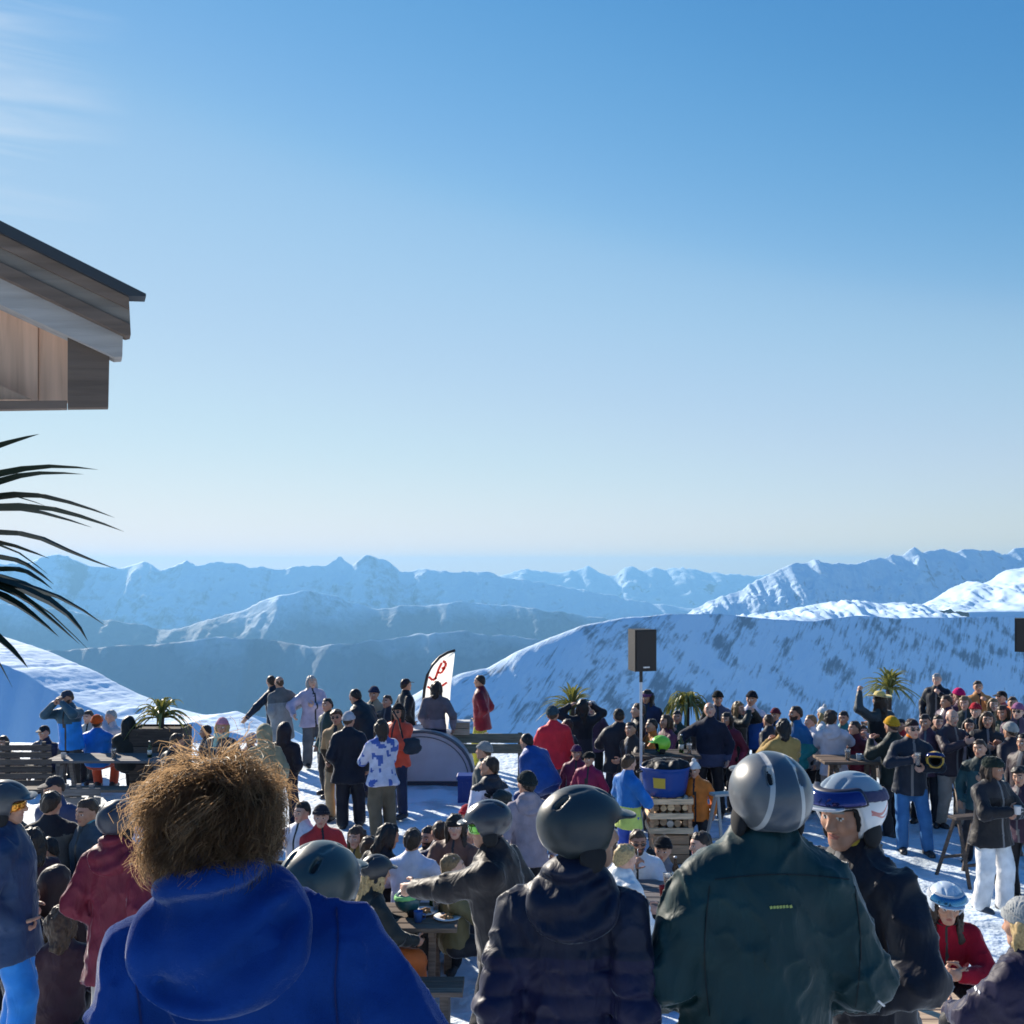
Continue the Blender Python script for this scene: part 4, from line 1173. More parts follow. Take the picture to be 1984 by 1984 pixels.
def wood(name, c, rough=0.75, grain=(1, 14, 14), amt=0.35):
    if name in _mats: return _mats[name]
    m = bpy.data.materials.new(name); m.use_nodes = True
    nt = m.node_tree; b = nt.nodes['Principled BSDF']; b.inputs['Roughness'].default_value = rough; b.inputs['Specular IOR Level'].default_value = 0.25
    t = nt.nodes.new('ShaderNodeTexCoord'); mp_ = nt.nodes.new('ShaderNodeMapping'); mp_.inputs['Scale'].default_value = grain
    oi = nt.nodes.new('ShaderNodeObjectInfo')
    n = nt.nodes.new('ShaderNodeTexNoise'); n.inputs['Scale'].default_value = 3.0; n.inputs['Detail'].default_value = 7; n.inputs['Distortion'].default_value = 0.6
    ad = nt.nodes.new('ShaderNodeVectorMath'); ad.operation = 'ADD'
    r = nt.nodes.new('ShaderNodeMapRange'); r.inputs['From Min'].default_value = 0.3; r.inputs['From Max'].default_value = 0.7
    r.inputs['To Min'].default_value = 1 - amt; r.inputs['To Max'].default_value = 1 + amt
    rr = nt.nodes.new('ShaderNodeMapRange'); rr.inputs['To Min'].default_value = 0.8; rr.inputs['To Max'].default_value = 1.2
    mu = nt.nodes.new('ShaderNodeMath'); mu.operation = 'MULTIPLY'
    v = nt.nodes.new('ShaderNodeVectorMath'); v.operation = 'SCALE'; v.inputs[0].default_value = c
    bp = nt.nodes.new('ShaderNodeBump'); bp.inputs['Strength'].default_value = 0.5; bp.inputs['Distance'].default_value = 0.006
    L = nt.links.new
    L(t.outputs['Object'], mp_.inputs['Vector']); L(mp_.outputs['Vector'], ad.inputs[0]); L(oi.outputs['Random'], ad.inputs[1])
    L(ad.outputs['Vector'], n.inputs['Vector']); L(n.outputs['Fac'], r.inputs['Value']); L(oi.outputs['Random'], rr.inputs['Value'])
    L(r.outputs['Result'], mu.inputs[0]); L(rr.outputs['Result'], mu.inputs[1]); L(mu.outputs['Value'], v.inputs['Scale'])
    L(v.outputs['Vector'], b.inputs['Base Color']); L(n.outputs['Fac'], bp.inputs['Height']); L(bp.outputs['Normal'], b.inputs['Normal'])
    _mats[name] = m
    return m
W_GREY = wood('weathered_grey_wood', (0.17, 0.155, 0.15))
W_DARK = wood('dark_old_wood', (0.075, 0.06, 0.052))
W_WARM = wood('warm_brown_wood', (0.30, 0.185, 0.115))
W_BENCH = wood('bench_wood', (0.16, 0.115, 0.085))
W_PALE = wood('pale_wood', (0.50, 0.37, 0.25))
METAL = mat('galvanised_metal', (0.45, 0.46, 0.48), 0.4, metal=0.8)
BLACKP = mat('black_plastic', (0.015, 0.015, 0.017), 0.45)

def leaf_mat(name, c, tr):
    m = bpy.data.materials.new(name); m.use_nodes = True
    nt = m.node_tree; b = nt.nodes['Principled BSDF']; b.inputs['Base Color'].default_value = (*c, 1); b.inputs['Roughness'].default_value = 0.45
    t = nt.nodes.new('ShaderNodeBsdfTranslucent'); t.inputs['Color'].default_value = (*tr, 1)
    mx = nt.nodes.new('ShaderNodeMixShader'); mx.inputs['Fac'].default_value = 0.4
    nt.links.new(b.outputs[0], mx.inputs[1]); nt.links.new(t.outputs[0], mx.inputs[2]); nt.links.new(mx.outputs[0], nt.nodes['Material Output'].inputs['Surface'])
    return m
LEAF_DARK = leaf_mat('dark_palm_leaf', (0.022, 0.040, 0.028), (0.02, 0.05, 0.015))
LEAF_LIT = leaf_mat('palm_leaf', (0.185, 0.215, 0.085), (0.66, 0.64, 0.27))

def blade(mb, pts, w):
    """folded tapering leaf through pts"""
    P_ = [Vector(p) for p in pts]
    # resample with a smooth curve
    n = 9; Q = []
    for i in range(n):
        t = i / (n - 1) * (len(P_) - 1); k = min(int(t), len(P_) - 2); f = t - k
        p0, p1, p2, p3 = P_[max(k - 1, 0)], P_[k], P_[k + 1], P_[min(k + 2, len(P_) - 1)]
        Q.append(0.5 * ((2 * p1) + (p2 - p0) * f + (2 * p0 - 5 * p1 + 4 * p2 - p3) * f * f + (3 * p1 - p0 - 3 * p2 + p3) * f ** 3))
    b = len(mb.v)
    for i, p in enumerate(Q):
        t = (Q[min(i + 1, n - 1)] - Q[max(i - 1, 0)]).normalized()
        s = t.cross(Vector((0, 0, 1))); s = s.normalized() if s.length > 1e-4 else Vector((1, 0, 0))
        up = s.cross(t)
        f = i / (n - 1); ww = w * (0.55 + 0.9 * f if f < 0.35 else 0.865 * (1 - ((f - 0.35) / 0.65) ** 1.6) + 0.02)
        mb.v += [p + s * ww * 0.5 + up * ww * 0.22, p, p - s * ww * 0.5 + up * ww * 0.22, p - up * ww * 0.10]
    for i in range(n - 1):
        a = b + 4 * i
        mb.f += [(a, a + 1, a + 5, a + 4), (a + 1, a + 2, a + 6, a + 5), (a + 2, a + 3, a + 7, a + 6), (a + 3, a, a + 4, a + 7)]

# ------------------------------------------------------------------ the hut eave at the left
HUT_DARK = wood('hut_dark_wood', (0.175, 0.122, 0.09), amt=0.2); HUT_GREY = wood('hut_grey_wood', (0.27, 0.22, 0.175), amt=0.2); HUT_WARM = wood('hut_warm_wood', (0.58, 0.37, 0.25), grain=(14, 14, 1), amt=0.18)
def build_hut():
    root = empty('mountain_hut', P(-300, 780, 2.6))
    root.location.z = ground_z(2.6)
    tag(root, 'weathered wooden hut eave with layered verge boards jutting in from the left', 'hut')
    inv = -root.location
    def pr(poly, Y, depth, name, m):
        mb = MB(); mb.prism([P(u, v, Y) + inv for u, v in poly], (-0.42 * depth, depth, 0)); return mb.build(name, m, root)
    pr([(-420, 216), (283, 569), (283, 574), (250, 573), (-420, 242)], 2.385, 0.05, 'roof_sheet', mat('dark_roof_metal', (0.05, 0.055, 0.06), 0.5, metal=0.4))
    pr([(-420, 244), (249.5, 573), (251, 598), (-420, 276)], 2.40, 0.05, 'verge_board', HUT_DARK)
    pr([(-420, 277), (251, 599), (252.5, 628), (-420, 306)], 2.412, 0.05, 'verge_board', HUT_GREY)
    pr([(-420, 307), (252.5, 628.5), (253.5, 648), (244, 650), (-420, 334)], 2.404, 0.05, 'verge_board', HUT_DARK)
    pr([(-420, 334), (238, 649), (237, 691), (222, 692), (-420, 396)], 2.43, 0.06, 'verge_board', wood('silver_wood', (0.44, 0.39, 0.345), amt=0.18))
    pr([(131, 640), (213, 640), (210, 789), (131, 790)], 2.45, 0.035, 'beam_end', HUT_DARK)
    pr([(-420, 777), (130, 776), (130, 791), (-420, 800)], 2.46, 0.03, 'tie_beam', HUT_DARK)
    pr([(-420, 560), (-10, 742), (62, 774), (-420, 774)], 2.50, 0.05, 'brace', HUT_WARM)
    us = [-420, 74, 136]
    top = lambda u: 380 + (u + 420) * (300 / 657.0)
    for i in range(len(us) - 1):
        pr([(us[i] + .6, top(us[i])), (us[i + 1] - .6, top(us[i + 1])), (us[i + 1] - .6, 779), (us[i] + .6, 779)], 2.56 + 0.005 * (i % 2), 0.02, 'plank', HUT_WARM)
    pr([(-420, top(-420)), (134, top(134)), (134, 778), (-420, 778)], 2.60, 0.02, 'backing', HUT_DARK)
    mb = MB(); x = P(-380, 0, 2.6).x - root.location.x; zt = P(0, 782, 2.6).z + inv.z
    mb.box((x, 2.7 + inv.y, zt / 2), (0.14, 0.14, zt), bev=0.01); mb.build('post', HUT_GREY, root)
build_hut()

# ------------------------------------------------------------------ palms
def build_big_palm():
    c = P(-230, 1085, 4.0)
    root = empty('palm_tree', (c.x, c.y, ground_z(4.0)))
    tag(root, 'large dark palm whose long thin fronds arch in from the left edge', 'palm tree')
    ct = Vector((0, 0, c.z - root.location.z))
    mb = MB(); rng = random.Random(4)
    mb.tube([(0.02, 0, 0), (0.0, 0.02, ct.z * .4), (0.03, 0.0, ct.z * .75), ct], [0.085, 0.07, 0.062, 0.07], 10)
    for i in range(26):
        z = ct.z * (0.15 + 0.8 * i / 26); a = i * 2.4
        mb.bar((0.06 * math.cos(a), 0.06 * math.sin(a), z), (0.115 * math.cos(a), 0.115 * math.sin(a), z + 0.09), 0.05, 0.012)
    mb.build('trunk', W_DARK, root)
    curves = [[(-90, 905), (0, 866), (76, 841)], [(-90, 960), (0, 921), (100, 905), (190, 910)], [(-90, 985), (0, 936), (80, 918), (162, 919)],
        [(-110, 985), (0, 965), (70, 961), (150, 979), (222, 1003)], [(-110, 1005), (0, 984), (90, 986), (170, 1006), (240, 1030)], [(-110, 1010), (0, 987), (80, 994), (178, 1022)],
        [(-110, 1040), (0, 1033), (70, 1042), (150, 1076), (226, 1103)], [(-110, 1045), (0, 1052), (95, 1082)], [(-110, 1075), (0, 1081), (50, 1095), (104, 1132)],
        [(-110, 1110), (0, 1104), (50, 1109), (102, 1142)], [(-110, 1110), (0, 1127), (60, 1141), (130, 1166), (204, 1212)], [(-110, 1110), (0, 1130), (90, 1166), (140, 1202), (170, 1242)],
        [(-110, 1105), (0, 1139), (62, 1172), (154, 1248)], [(-110, 1120), (0, 1157), (60, 1192), (114, 1234)], [(-110, 1165), (0, 1242), (54, 1294)], [(-110, 1110), (0, 1120), (80, 1150), (150, 1205)]]
    for i, cu in enumerate(curves):
        mb = MB(); dy = rng.uniform(-0.25, 0.25)
        pts = [ct] + [P(u, v, 4.0 + dy * min(1, (u + 230) / 260.0)) - root.location for u, v in cu]
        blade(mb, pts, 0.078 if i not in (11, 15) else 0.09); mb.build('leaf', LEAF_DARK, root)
    for i in range(34):                                    # the rest of the crown, outside the frame
        a = rng.uniform(0.6, 5.7); el = rng.uniform(-0.5, 1.3); L = rng.uniform(0.7, 0.95)
        d = Vector((math.cos(a) * math.cos(el), math.sin(a) * math.cos(el), math.sin(el)))
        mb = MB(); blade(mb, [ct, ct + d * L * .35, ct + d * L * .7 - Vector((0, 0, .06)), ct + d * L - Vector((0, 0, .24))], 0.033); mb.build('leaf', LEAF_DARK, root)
build_big_palm()

def potted_palm(u, v_crown, Y, spread, label, planter=None, seed=0, lit=True, droop=0.6, n=64):
    c = P(u, v_crown, Y); g = ground_z(Y)
    root = empty('potted_palm', (c.x, Y, g)); rng = random.Random(seed)
    tag(root, label, 'palm', 'small palms in planters along the terrace')
    ct = Vector((0, 0, c.z - g))
    pm = planter or (0.55, 0.5, 0.62)
    x, y, z = pm
    for k in range(4):                                     # slatted planter box
        hh = z / 4
        mb = MB(); mb.box((0, -y / 2, hh * (k + .5)), (x, 0.03, hh - 0.012), bev=0.004); mb.box((0, y / 2, hh * (k + .5)), (x, 0.03, hh - 0.012), bev=0.004)
        mb.box((-x / 2 + .015, 0, hh * (k + .5)), (0.03, y - 0.034, hh - 0.012)); mb.box((x / 2 - .015, 0, hh * (k + .5)), (0.03, y - 0.034, hh - 0.012))
        mb.build('planter_board', W_DARK, root)
    mb = MB(); mb.box((0, 0, z - 0.06), (x - 0.07, y - 0.04, 0.05)); mb.build('soil', mat('soil', (0.03, 0.022, 0.016), 0.9, noise=(30, 0.4)), root)
    mb = MB(); mb.tube([(0, 0, z - 0.1), (0.01, 0, (z + ct.z) / 2), ct], [0.05, 0.045, 0.06], 8); mb.build('trunk', W_DARK, root)
    for i in range(n):
        a = i * 2.399 + rng.uniform(-.3, .3); el = math.radians(rng.uniform(-10, 75)); L = 1.12 * spread * rng.uniform(0.75, 1.15)
        d = Vector((math.cos(a) * math.cos(el), math.sin(a) * math.cos(el), math.sin(el)))
        mb = MB(); dr = droop * L
        blade(mb, [ct, ct + d * L * .4 + Vector((0, 0, .05)), ct + d * L * .75 - Vector((0, 0, dr * .25)), ct + d * L - Vector((0, 0, dr * .9))], 0.062)
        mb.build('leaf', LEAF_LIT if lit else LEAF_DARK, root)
    return root
potted_palm(312, 1392, 17.4, 0.50, 'small palm with pale backlit leaves in a wide dark planter at left', planter=(0.88, 0.5, 1.18), seed=1, droop=0.5)
potted_palm(1108, 1372, 18.6, 0.52, 'small palm partly hidden behind the person with raised arms', planter=(.6,.5,1.0), seed=2, droop=0.3)
potted_palm(1330, 1372, 17.8, 0.50, 'yellowish drooping palm behind the man in navy with closed eyes', planter=(.6,.5,1.1), seed=3, droop=1.3)
potted_palm(1722, 1338, 19.2, 0.55, 'green palm rising behind the person with the raised fist', planter=(0.6, 0.55, 1.0), seed=4, droop=0.35)

# ------------------------------------------------------------------ speakers on poles
def speaker(u, v0, v1, wpx, Y, label, rz):
    c = P(u, v1, Y); g = ground_z(Y); h = (v1 - v0) * Y / F; w = wpx * Y / F
    root = empty('loudspeaker', (c.x, Y, c.z), rz); tag(root, label, 'loudspeaker', 'loudspeakers on poles')
    mb = MB(); poly = [(-w / 2, -0.14, 0), (w / 2, -0.14, 0), (w * .36, 0.16, 0), (-w * .36, 0.16, 0)]
    mb.prism(poly, (0, 0, h)); mb.build('cabinet', mat('speaker_cabinet', (0.022, 0.018, 0.016), 0.55, bump=(200, .3)), root)
    mb = MB(); mb.box((0, -0.148, h / 2), (w * .90, 0.016, h * .94), bev=0.006); mb.build('grille', mat('speaker_grille', (0.035, 0.028, 0.024), 0.7, bump=(400, .6)), root)
    mb = MB(); mb.box((0, -0.160, h * 0.1), (w * .3, 0.008, 0.02)); mb.build('badge', METAL, root)
    mb = MB(); mb.tube([(0, 0, -0.16), (0, 0, 0.02)], 0.024, 10); mb.build('pole_socket', BLACKP, root)
    st = empty('speaker_stand', (c.x, Y, g)); tag(st, label.replace('dark loudspeaker', 'pale metal pole stand').replace('black loudspeaker', 'slim pale pole stand'), 'stand', 'stands that carry the loudspeakers')
    mb = MB(); mb.tube([(0, 0, 0.05), (0, 0, c.z - g - 0.03)], 0.019, 10); mb.build('pole', mat('pale_pole', (0.60, 0.60, 0.62), 0.4, metal=0.3), st)
    for k in range(3):
        a = k * 2.094 + 0.5; mb = MB(); mb.tube([(0, 0, 0.55), (0.45 * math.cos(a), 0.45 * math.sin(a), 0.02)], 0.014, 8); mb.build('leg', METAL, st)
    mb = MB(); mb.tube([(0, 0, 0.50), (0, 0, 0.60)], 0.032, 10); mb.build('collar', BLACKP, st)
speaker(1242, 1219, 1299, 46, 14.2, 'dark loudspeaker raised on a pole above the middle of the crowd', 0.35)
speaker(1989, 1198, 1262, 48, 14.8, 'black loudspeaker on a pole cut by the right edge', -0.3)

# ------------------------------------------------------------------ feather flag
def build_flag():
    Y = 19.3; b = P(810, 1425, Y)
    root = empty('feather_flag', (b.x, Y, ground_z(Y))); tag(root, 'white feather flag with a curved black pole and faint red print', 'flag')
    o = -root.location
    edge = [(816, 1440), (818, 1415), (819, 1370), (822, 1335), (828, 1308), (838, 1288), (852, 1273), (868, 1264), (882, 1260)]
    right = [(881, 1266), (877, 1300), (873, 1340), (870, 1385), (868, 1416)]
    mb = MB(); mb.tube([P(815, 1418 + 120, Y) + o] + [P(u, v, Y) + o for u, v in edge], [0.026] * (len(edge) + 1), 8); mb.build('pole', mat('flag_pole', (0.02, 0.02, 0.022), 0.5), root, True)
    # cloth as a grid with slight ripple
    L = [(p[0] + 1.5, p[1] + 2) for p in edge[1:]][::1]
    n = 20; V = []
    lv = np.array([p[1] for p in L]); lu = np.array([p[0] for p in L])
    rv = np.array([p[1] for p in right]); ru = np.array([p[0] for p in right])
    vs_ = np.linspace(1415, 1264, 40)
    for v in vs_:
        a = np.interp(-v, -lv, lu)
        r = np.interp(v, rv, ru)
        for k in range(n + 1):
            u = a + (max(r, a + 0.5) - a) * k / n
            q = P(u, v, Y) + o; q.y += 0.03 * math.sin(v * 0.07 + k * 0.25) * k / n
            V.append(tuple(q))
    Q = [(i * (n + 1) + k, i * (n + 1) + k + 1, (i + 1) * (n + 1) + k + 1, (i + 1) * (n + 1) + k) for i in range(len(vs_) - 1) for k in range(n)]
    fm = leaf_mat('flag_cloth', (0.85, 0.84, 0.80), (0.95, 0.93, 0.86)); fm.node_tree.nodes['Mix Shader'].inputs['Fac'].default_value = 0.6
    link('cloth', mesh_np('cloth', V, Q, fm), root)
    rm = leaf_mat('flag_print_red', (0.70, 0.10, 0.09), (0.95, 0.22, 0.16)); rm.node_tree.nodes['Mix Shader'].inputs['Fac'].default_value = 0.6
    for pts, w in (([(858, 1281), (864, 1284), (863, 1292), (856, 1296)], 5), ([(856, 1284), (850, 1296), (846, 1308), (843, 1316)], 4.5), ([(862, 1294), (855, 1304), (848, 1303)], 4.0), ([(831, 1311), (838, 1318), (846, 1313)], 4.5), ([(828, 1330), (838, 1336), (852, 1332), (866, 1322)], 4.0)):
        mb = MB()
        for k in range(len(pts) - 1):
            a = P(*pts[k], Y - 0.045) + o; c2 = P(*pts[k + 1], Y - 0.045) + o
            mb.slab(a, c2, w * Y / F, 0.004, (0, -1, 0))
        mb.build('print', rm, root)
build_flag()

# ------------------------------------------------------------------ grey tent, bin, crate, barrier
def build_tent():
    Y = 18.3; c = P(815, 1516, Y)
    root = empty('dome_tent', (c.x, Y, 0)); tag(root, 'low grey rounded tent on the snow below the white flag', 'tent')
    rx, rz_ = 0.92, 0.92
    poly = [(rx * math.cos(a), 0, rz_ * math.sin(a) ** 0.85) for a in np.linspace(0, math.pi, 25)]
    mb = MB(); mb.prism(poly, (0, 1.1, 0)); mb.build('canvas', mat('grey_canvas', (0.55, 0.55, 0.58), 0.75, noise=(3, 0.08), bump=(20, 0.2)), root)
    mb = MB(); mb.tube([(p[0] * 1.02, -0.01, p[2] * 1.02 + 0.01) for p in poly], 0.028, 8); mb.build('rim', mat('tent_rim', (0.13, 0.14, 0.15), 0.6), root, True)
    mb = MB(); mb.tube([(p[0] * 0.93, -0.012, p[2] * 0.93) for p in poly], 0.008, 6); mb.build('seam', mat('tent_seam', (0.10, 0.11, 0.12), 0.7), root, True)
    mb = MB(); mb.box((0, -0.012, 0.035), (rx * 1.94, 0.03, 0.06)); mb.build('ground_flap', mat('tent_flap', (0.05, 0.06, 0.08), 0.7), root)
build_tent()
def build_bin():
    Y = 17.0; c = P(906, 1548, Y)
    root = empty('bin', (c.x, Y, 0)); tag(root, 'upright blue plastic bin on the snow beside the grey tent', 'bin')
    bl = mat('blue_plastic', (0.012, 0.045, 0.24), 0.4)
    mb = MB(); mb.prism([(-.155, -.14, 0), (.155, -.14, 0), (.155, .14, 0), (-.155, .14, 0)], (0, 0, 0.38)); mb.build('body', bl, root)
    mb = MB(); mb.box((0, 0, 0.415), (0.35, 0.32, 0.07), bev=0.025); mb.build('lid', bl, root)
    for x in (-.09, 0, .09):
        mb = MB(); mb.box((x, -0.147, 0.19), (0.03, 0.014, 0.30)); mb.build('rib', bl, root)
build_bin()
def build_barrier():
    Y = 19.0; a = P(868, 1440, Y); b = P(1016, 1440, Y)
    root = empty('wooden_barrier', ((a.x + b.x) / 2, Y, 0)); tag(root, 'low weathered plank barrier along the far edge of the terrace', 'barrier')
    w = b.x - a.x
    for k in range(2):
        mb = MB(); mb.box((0, 0.006 * (k % 2), 0.52 + 0.19 * k), (w, 0.035, 0.17), bev=0.004); mb.build('plank', wood('mossy_plank', (0.20, 0.19, 0.13)), root)
    for x in (-w / 2 + .08, 0, w / 2 - .08):
        mb = MB(); mb.box((x, 0.07, 0.40), (0.08, 0.08, 0.80)); mb.build('post', W_GREY, root)
    c = P(893, 1442, 18.9)
    cr = empty('crate', (c.x, 19.02, 0.78)); tag(cr, 'small tan crate resting on the plank barrier', 'crate')
    for k in range(2):
        mb = MB(); mb.box((0, 0, 0.06 + 0.115 * k), (0.31, 0.2, 0.105), bev=0.004); mb.build('slat', W_PALE, cr)
    mb = MB(); mb.box((0, 0, 0.243), (0.33, 0.22, 0.025)); mb.build('lid', mat('snowy_lid', (0.6, 0.62, 0.62), .8), cr)
build_barrier()

# ------------------------------------------------------------------ barrel with the blue tub
def build_barrel():
    Y = 13.6; c = P(1296, 1655, Y); rng = random.Random(12)
    bx_ = empty('box', (c.x, Y, 0)); tag(bx_, 'plain brown wooden box standing on the snow under the firewood crate', 'box')
    bw = wood('brown_box_wood', (0.55, 0.31, 0.17))
    for k in range(3):
        mb = MB(); mb.box((0, 0, 0.065 + 0.125 * k), (0.47, 0.40, 0.118), bev=0.006); mb.build('plank', bw, bx_)
    r = empty('crate', (c.x, Y, 0.378)); tag(r, 'pale slatted crate packed with firewood under the blue tub', 'crate')
    sl = wood('pale_slat', (0.78, 0.54, 0.33)); w, d, h = 0.56, 0.44, 0.50
    for k in range(3):
        z = 0.06 + 0.19 * k
        for (cx, cy, dx, dy) in ((0, -d / 2, w, .02), (0, d / 2, w, .02), (-w / 2, 0, .02, d - .03), (w / 2, 0, .02, d - .03)):
            mb = MB(); mb.box((cx, cy, z), (dx, dy, 0.075), bev=0.003); mb.build('slat', sl, r)
    for sx in (-1, 1):
        for sy in (-1, 1):
            mb = MB(); mb.box((sx * (w / 2 - .035), sy * (d / 2 - .035), h / 2 - .01), (.045, .045, h)); mb.build('corner_post', bw, r)
    lw = [wood('log_bark', (0.42, 0.27, 0.16)), wood('log_cut', (0.78, 0.54, 0.31)), wood('log_birch', (0.68, 0.58, 0.48))]
    for i in range(5):
        for j in range(5):
            x = (i - 2) * 0.098 + rng.uniform(-.012, .012); z = 0.055 + j * 0.098 + rng.uniform(-.01, .01); rr = rng.uniform(.040, .050)
            mb = MB(); mb.tube([(x, -d / 2 + .03 + rng.uniform(0, .03), z), (x + rng.uniform(-.01, .01), d / 2 - .03, z)], rr, 9); mb.build('log', lw[rng.randrange(3)], r)
    hh = 0.378 + h
    t = empty('tub', (c.x - 0.05, Y, hh)); tag(t, 'wide blue plastic tub with a yellow label on the firewood crate', 'tub')
    bl = mat('tub_blue', (0.006, 0.050, 0.26), 0.35, spec=.5)
    mb = MB(); mb.lathe([(0.0, 0.0), (0.26, 0.0), (0.285, 0.10), (0.315, 0.30), (0.325, 0.345), (0.335, 0.36), (0.325, 0.372), (0.30, 0.36), (0.28, 0.30), (0.24, 0.05), (0, 0.05)], 32); mb.build('body', bl, t, True)
    mb = MB(); a0 = math.radians(232); a1 = math.radians(262)
    mb.lathe([(0.2925, 0.12), (0.298, 0.12), (0.316, 0.255), (0.3105, 0.255), (0.2925, 0.12)], 6, a0=a0, a1=a1); mb.build('label', mat('yellow_label', (0.62, 0.42, 0.05), 0.5), t)
    for sx in (-1, 1):
        mb = MB(); mb.tube([(sx * .30, -.07, .31), (sx * .37, -.04, .28), (sx * .37, .04, .28), (sx * .30, .07, .31)], 0.013, 8); mb.build('handle', BLACKP, t)
    f = lambda X, Yy, Z: smin(f_ell(X, Yy, Z, (0, 0, .02), (.30, .27, .11)), f_ell(X, Yy, Z, (.12, -.05, .07), (.14, .14, .07)), .05) + .02 * vn3(X * 11, Yy * 11, Z * 11) + .008 * vn3(X * 30, Yy * 30, Z * 30)
    V, Q = field_mesh(f, (-.38, -.34, -.12), (.38, .34, .24), .015)
    co = link('coat', mesh_np('coat', V, Q, fabric((0.012, 0.013, 0.016), 'shell'))); co.location = (c.x - 0.05, Y, hh + 0.33); tag(co, 'bundled black coat heaped in the blue tub', 'coat')
build_barrel()

# ------------------------------------------------------------------ tables, benches, stands
def table(x0, x1, y0, y1, z, label, legs=True, m=None, bench=True, group='wooden tables on the terrace', gz=None):
    m = m or W_BENCH; cx, cy = (x0 + x1) / 2, (y0 + y1) / 2; g = ground_z(cy) if gz is None else gz
    root = empty('picnic_table', (cx, cy, g)); tag(root, label, 'table', group)
    n = max(3, int(round((y1 - y0) / 0.14))); w = (y1 - y0) / n
    for k in range(n):
        mb = MB(); mb.box((0, y0 - cy + w * (k + .5), z - g - 0.02 + 0.002 * (k % 2)), (x1 - x0, w - 0.012, 0.04), bev=0.005); mb.build('plank', m, root)
    for sx in (-1, 1):
        xx = sx * ((x1 - x0) / 2 - 0.22)
        for sy in (-1, 1):
            mb = MB(); mb.bar((xx, sy * (y1 - y0) * .18, z - g - .04), (xx, sy * (y1 - y0) * .55, 0.0), 0.06, 0.07); mb.build('leg', m, root)
        mb = MB(); mb.bar((xx, -(y1 - y0) * .45, z - g - .065), (xx, (y1 - y0) * .45, z - g - .065), 0.05, 0.05); mb.build('crossbar', m, root)
    return root
def bench(x0, x1, y, z, label, back=0, d=0.34, m=None, group='wooden benches on the terrace', backh=0.48, rz=0.0):
    m = m or W_BENCH; g = ground_z(y); cx = (x0 + x1) / 2
    root = empty('bench', (cx, y, g), rz); tag(root, label, 'bench', group); L = x1 - x0
    for k in range(3):
        mb = MB(); mb.box((0, -d / 2 + d / 3 * (k + .5), z - g - .02), (L, d / 3 - .012, .04), bev=0.004); mb.build('seat_plank', m, root)
    for sx in (-1, 1):
        mb = MB(); xx = sx * (L / 2 - .15); mb.box((xx, 0, (z - g - .04) / 2), (0.07, d * .85, z - g - .04)); mb.build('leg', m, root)
    if back:
        for k in range(back):
            zz = z - g + 0.10 + backh * k / back
            mb = MB(); mb.box((0, -d / 2 - 0.02 - 0.03 * k / back, zz), (L, 0.025, backh / back - 0.022), Rx_(-0.1), bev=0.003); mb.build('back_slat', m, root)
        for sx in (-1, 0, 1):
            mb = MB(); mb.bar((sx * (L / 2 - .12), -d / 2 + .0, z - g - .1), (sx * (L / 2 - .12), -d / 2 - .045 + .03, z - g + backh + .08), 0.05, 0.035); mb.build('back_post', m, root)
    return root
def Rx_(a): return Matrix.Rotation(a, 3, 'X')
xa = lambda u, Y: (u - 992) * Y / F

TA = table(xa(640, 9.0), xa(888, 9.0), 8.75, 9.45, 0.79, 'wooden table with drinks and a teal helmet in the middle of the seated group', gz=0.0)
TC = table(xa(1225, 9.9), xa(1350, 9.9), 9.45, 10.15, 0.79, 'grey table with glasses beside the people in white jackets', m=W_GREY)
TD = table(xa(1740, 6.2), xa(1905, 6.2), 5.95, 6.62, 1.13, 'pale wooden table in front of the woman in red', m=W_PALE)
TL = table(xa(95, 16.5), xa(330, 16.5), 16.3, 17.0, 0.80, 'long wooden table at the far left where people sit', m=W_GREY)
TB = table(xa(1225, 14.9), xa(1352, 14.9), 14.6, 15.2, 1.18, 'tall dark bar table with a green helmet on it', m=W_DARK)
TR = table(xa(1590, 14.9), xa(1720, 14.9), 14.7, 15.3, 1.08, 'tall table behind the man in the white helmet', m=W_BENCH)
bench(xa(110, 15.9), xa(325, 15.9), 15.85, 0.47, 'long low bench on the near side of the far left table')
bench(xa(-60, 15.2), xa(112, 15.2), 15.2, 0.62, 'high backed slatted bench at the far left edge', back=6, m=W_DARK, backh=0.62)
bench(xa(122, 12.6), xa(208, 12.6), 12.6, 0.62, 'short slatted bench with a tall back left of centre', back=5, m=W_GREY, backh=0.55)
bench(xa(205, 13.6), xa(310, 13.6), 13.9, 0.45, 'plain bench on the sunlit snow behind the maroon jacket')
bench(xa(560, 11.9), xa(720, 11.9), 11.9, 0.46, 'long bench draped with a tan blanket near the dark helmet', m=W_GREY)
bench(xa(640, 8.5), xa(900, 8.5), 8.35, 0.48, 'bench on the near side of the middle table')
bench(xa(640, 9.9), xa(900, 9.9), 9.85, 0.46, 'bench on the far side of the middle table')

# tan blanket on the bench
def blanket():
    Y = 11.9
    us = np.linspace(632, 722, 30); V = []
    prof = [(-0.20, 0.22), (-0.19, 0.47), (-0.10, 0.51), (0.05, 0.50), (0.17, 0.485), (0.19, 0.3)]
    for i, u in enumerate(us):
        for (dy, z) in prof:
            V.append((xa(u, Y), Y + dy + 0.015 * math.sin(i * .9 + dy * 20), z + 0.018 * math.sin(i * .7) * (z > .4)))
    n = len(prof)
    Q = [(i * n + k, i * n + k + 1, (i + 1) * n + k + 1, (i + 1) * n + k) for i in range(len(us) - 1) for k in range(n - 1)]
    o = link('blanket', mesh_np('blanket', V, Q, fabric((0.36, 0.29, 0.21), 'wool')))
    sm = o.modifiers.new('thick', 'SOLIDIFY'); sm.thickness = 0.015
    tag(o, 'tan woollen blanket laid over the long bench', 'blanket')
blanket()

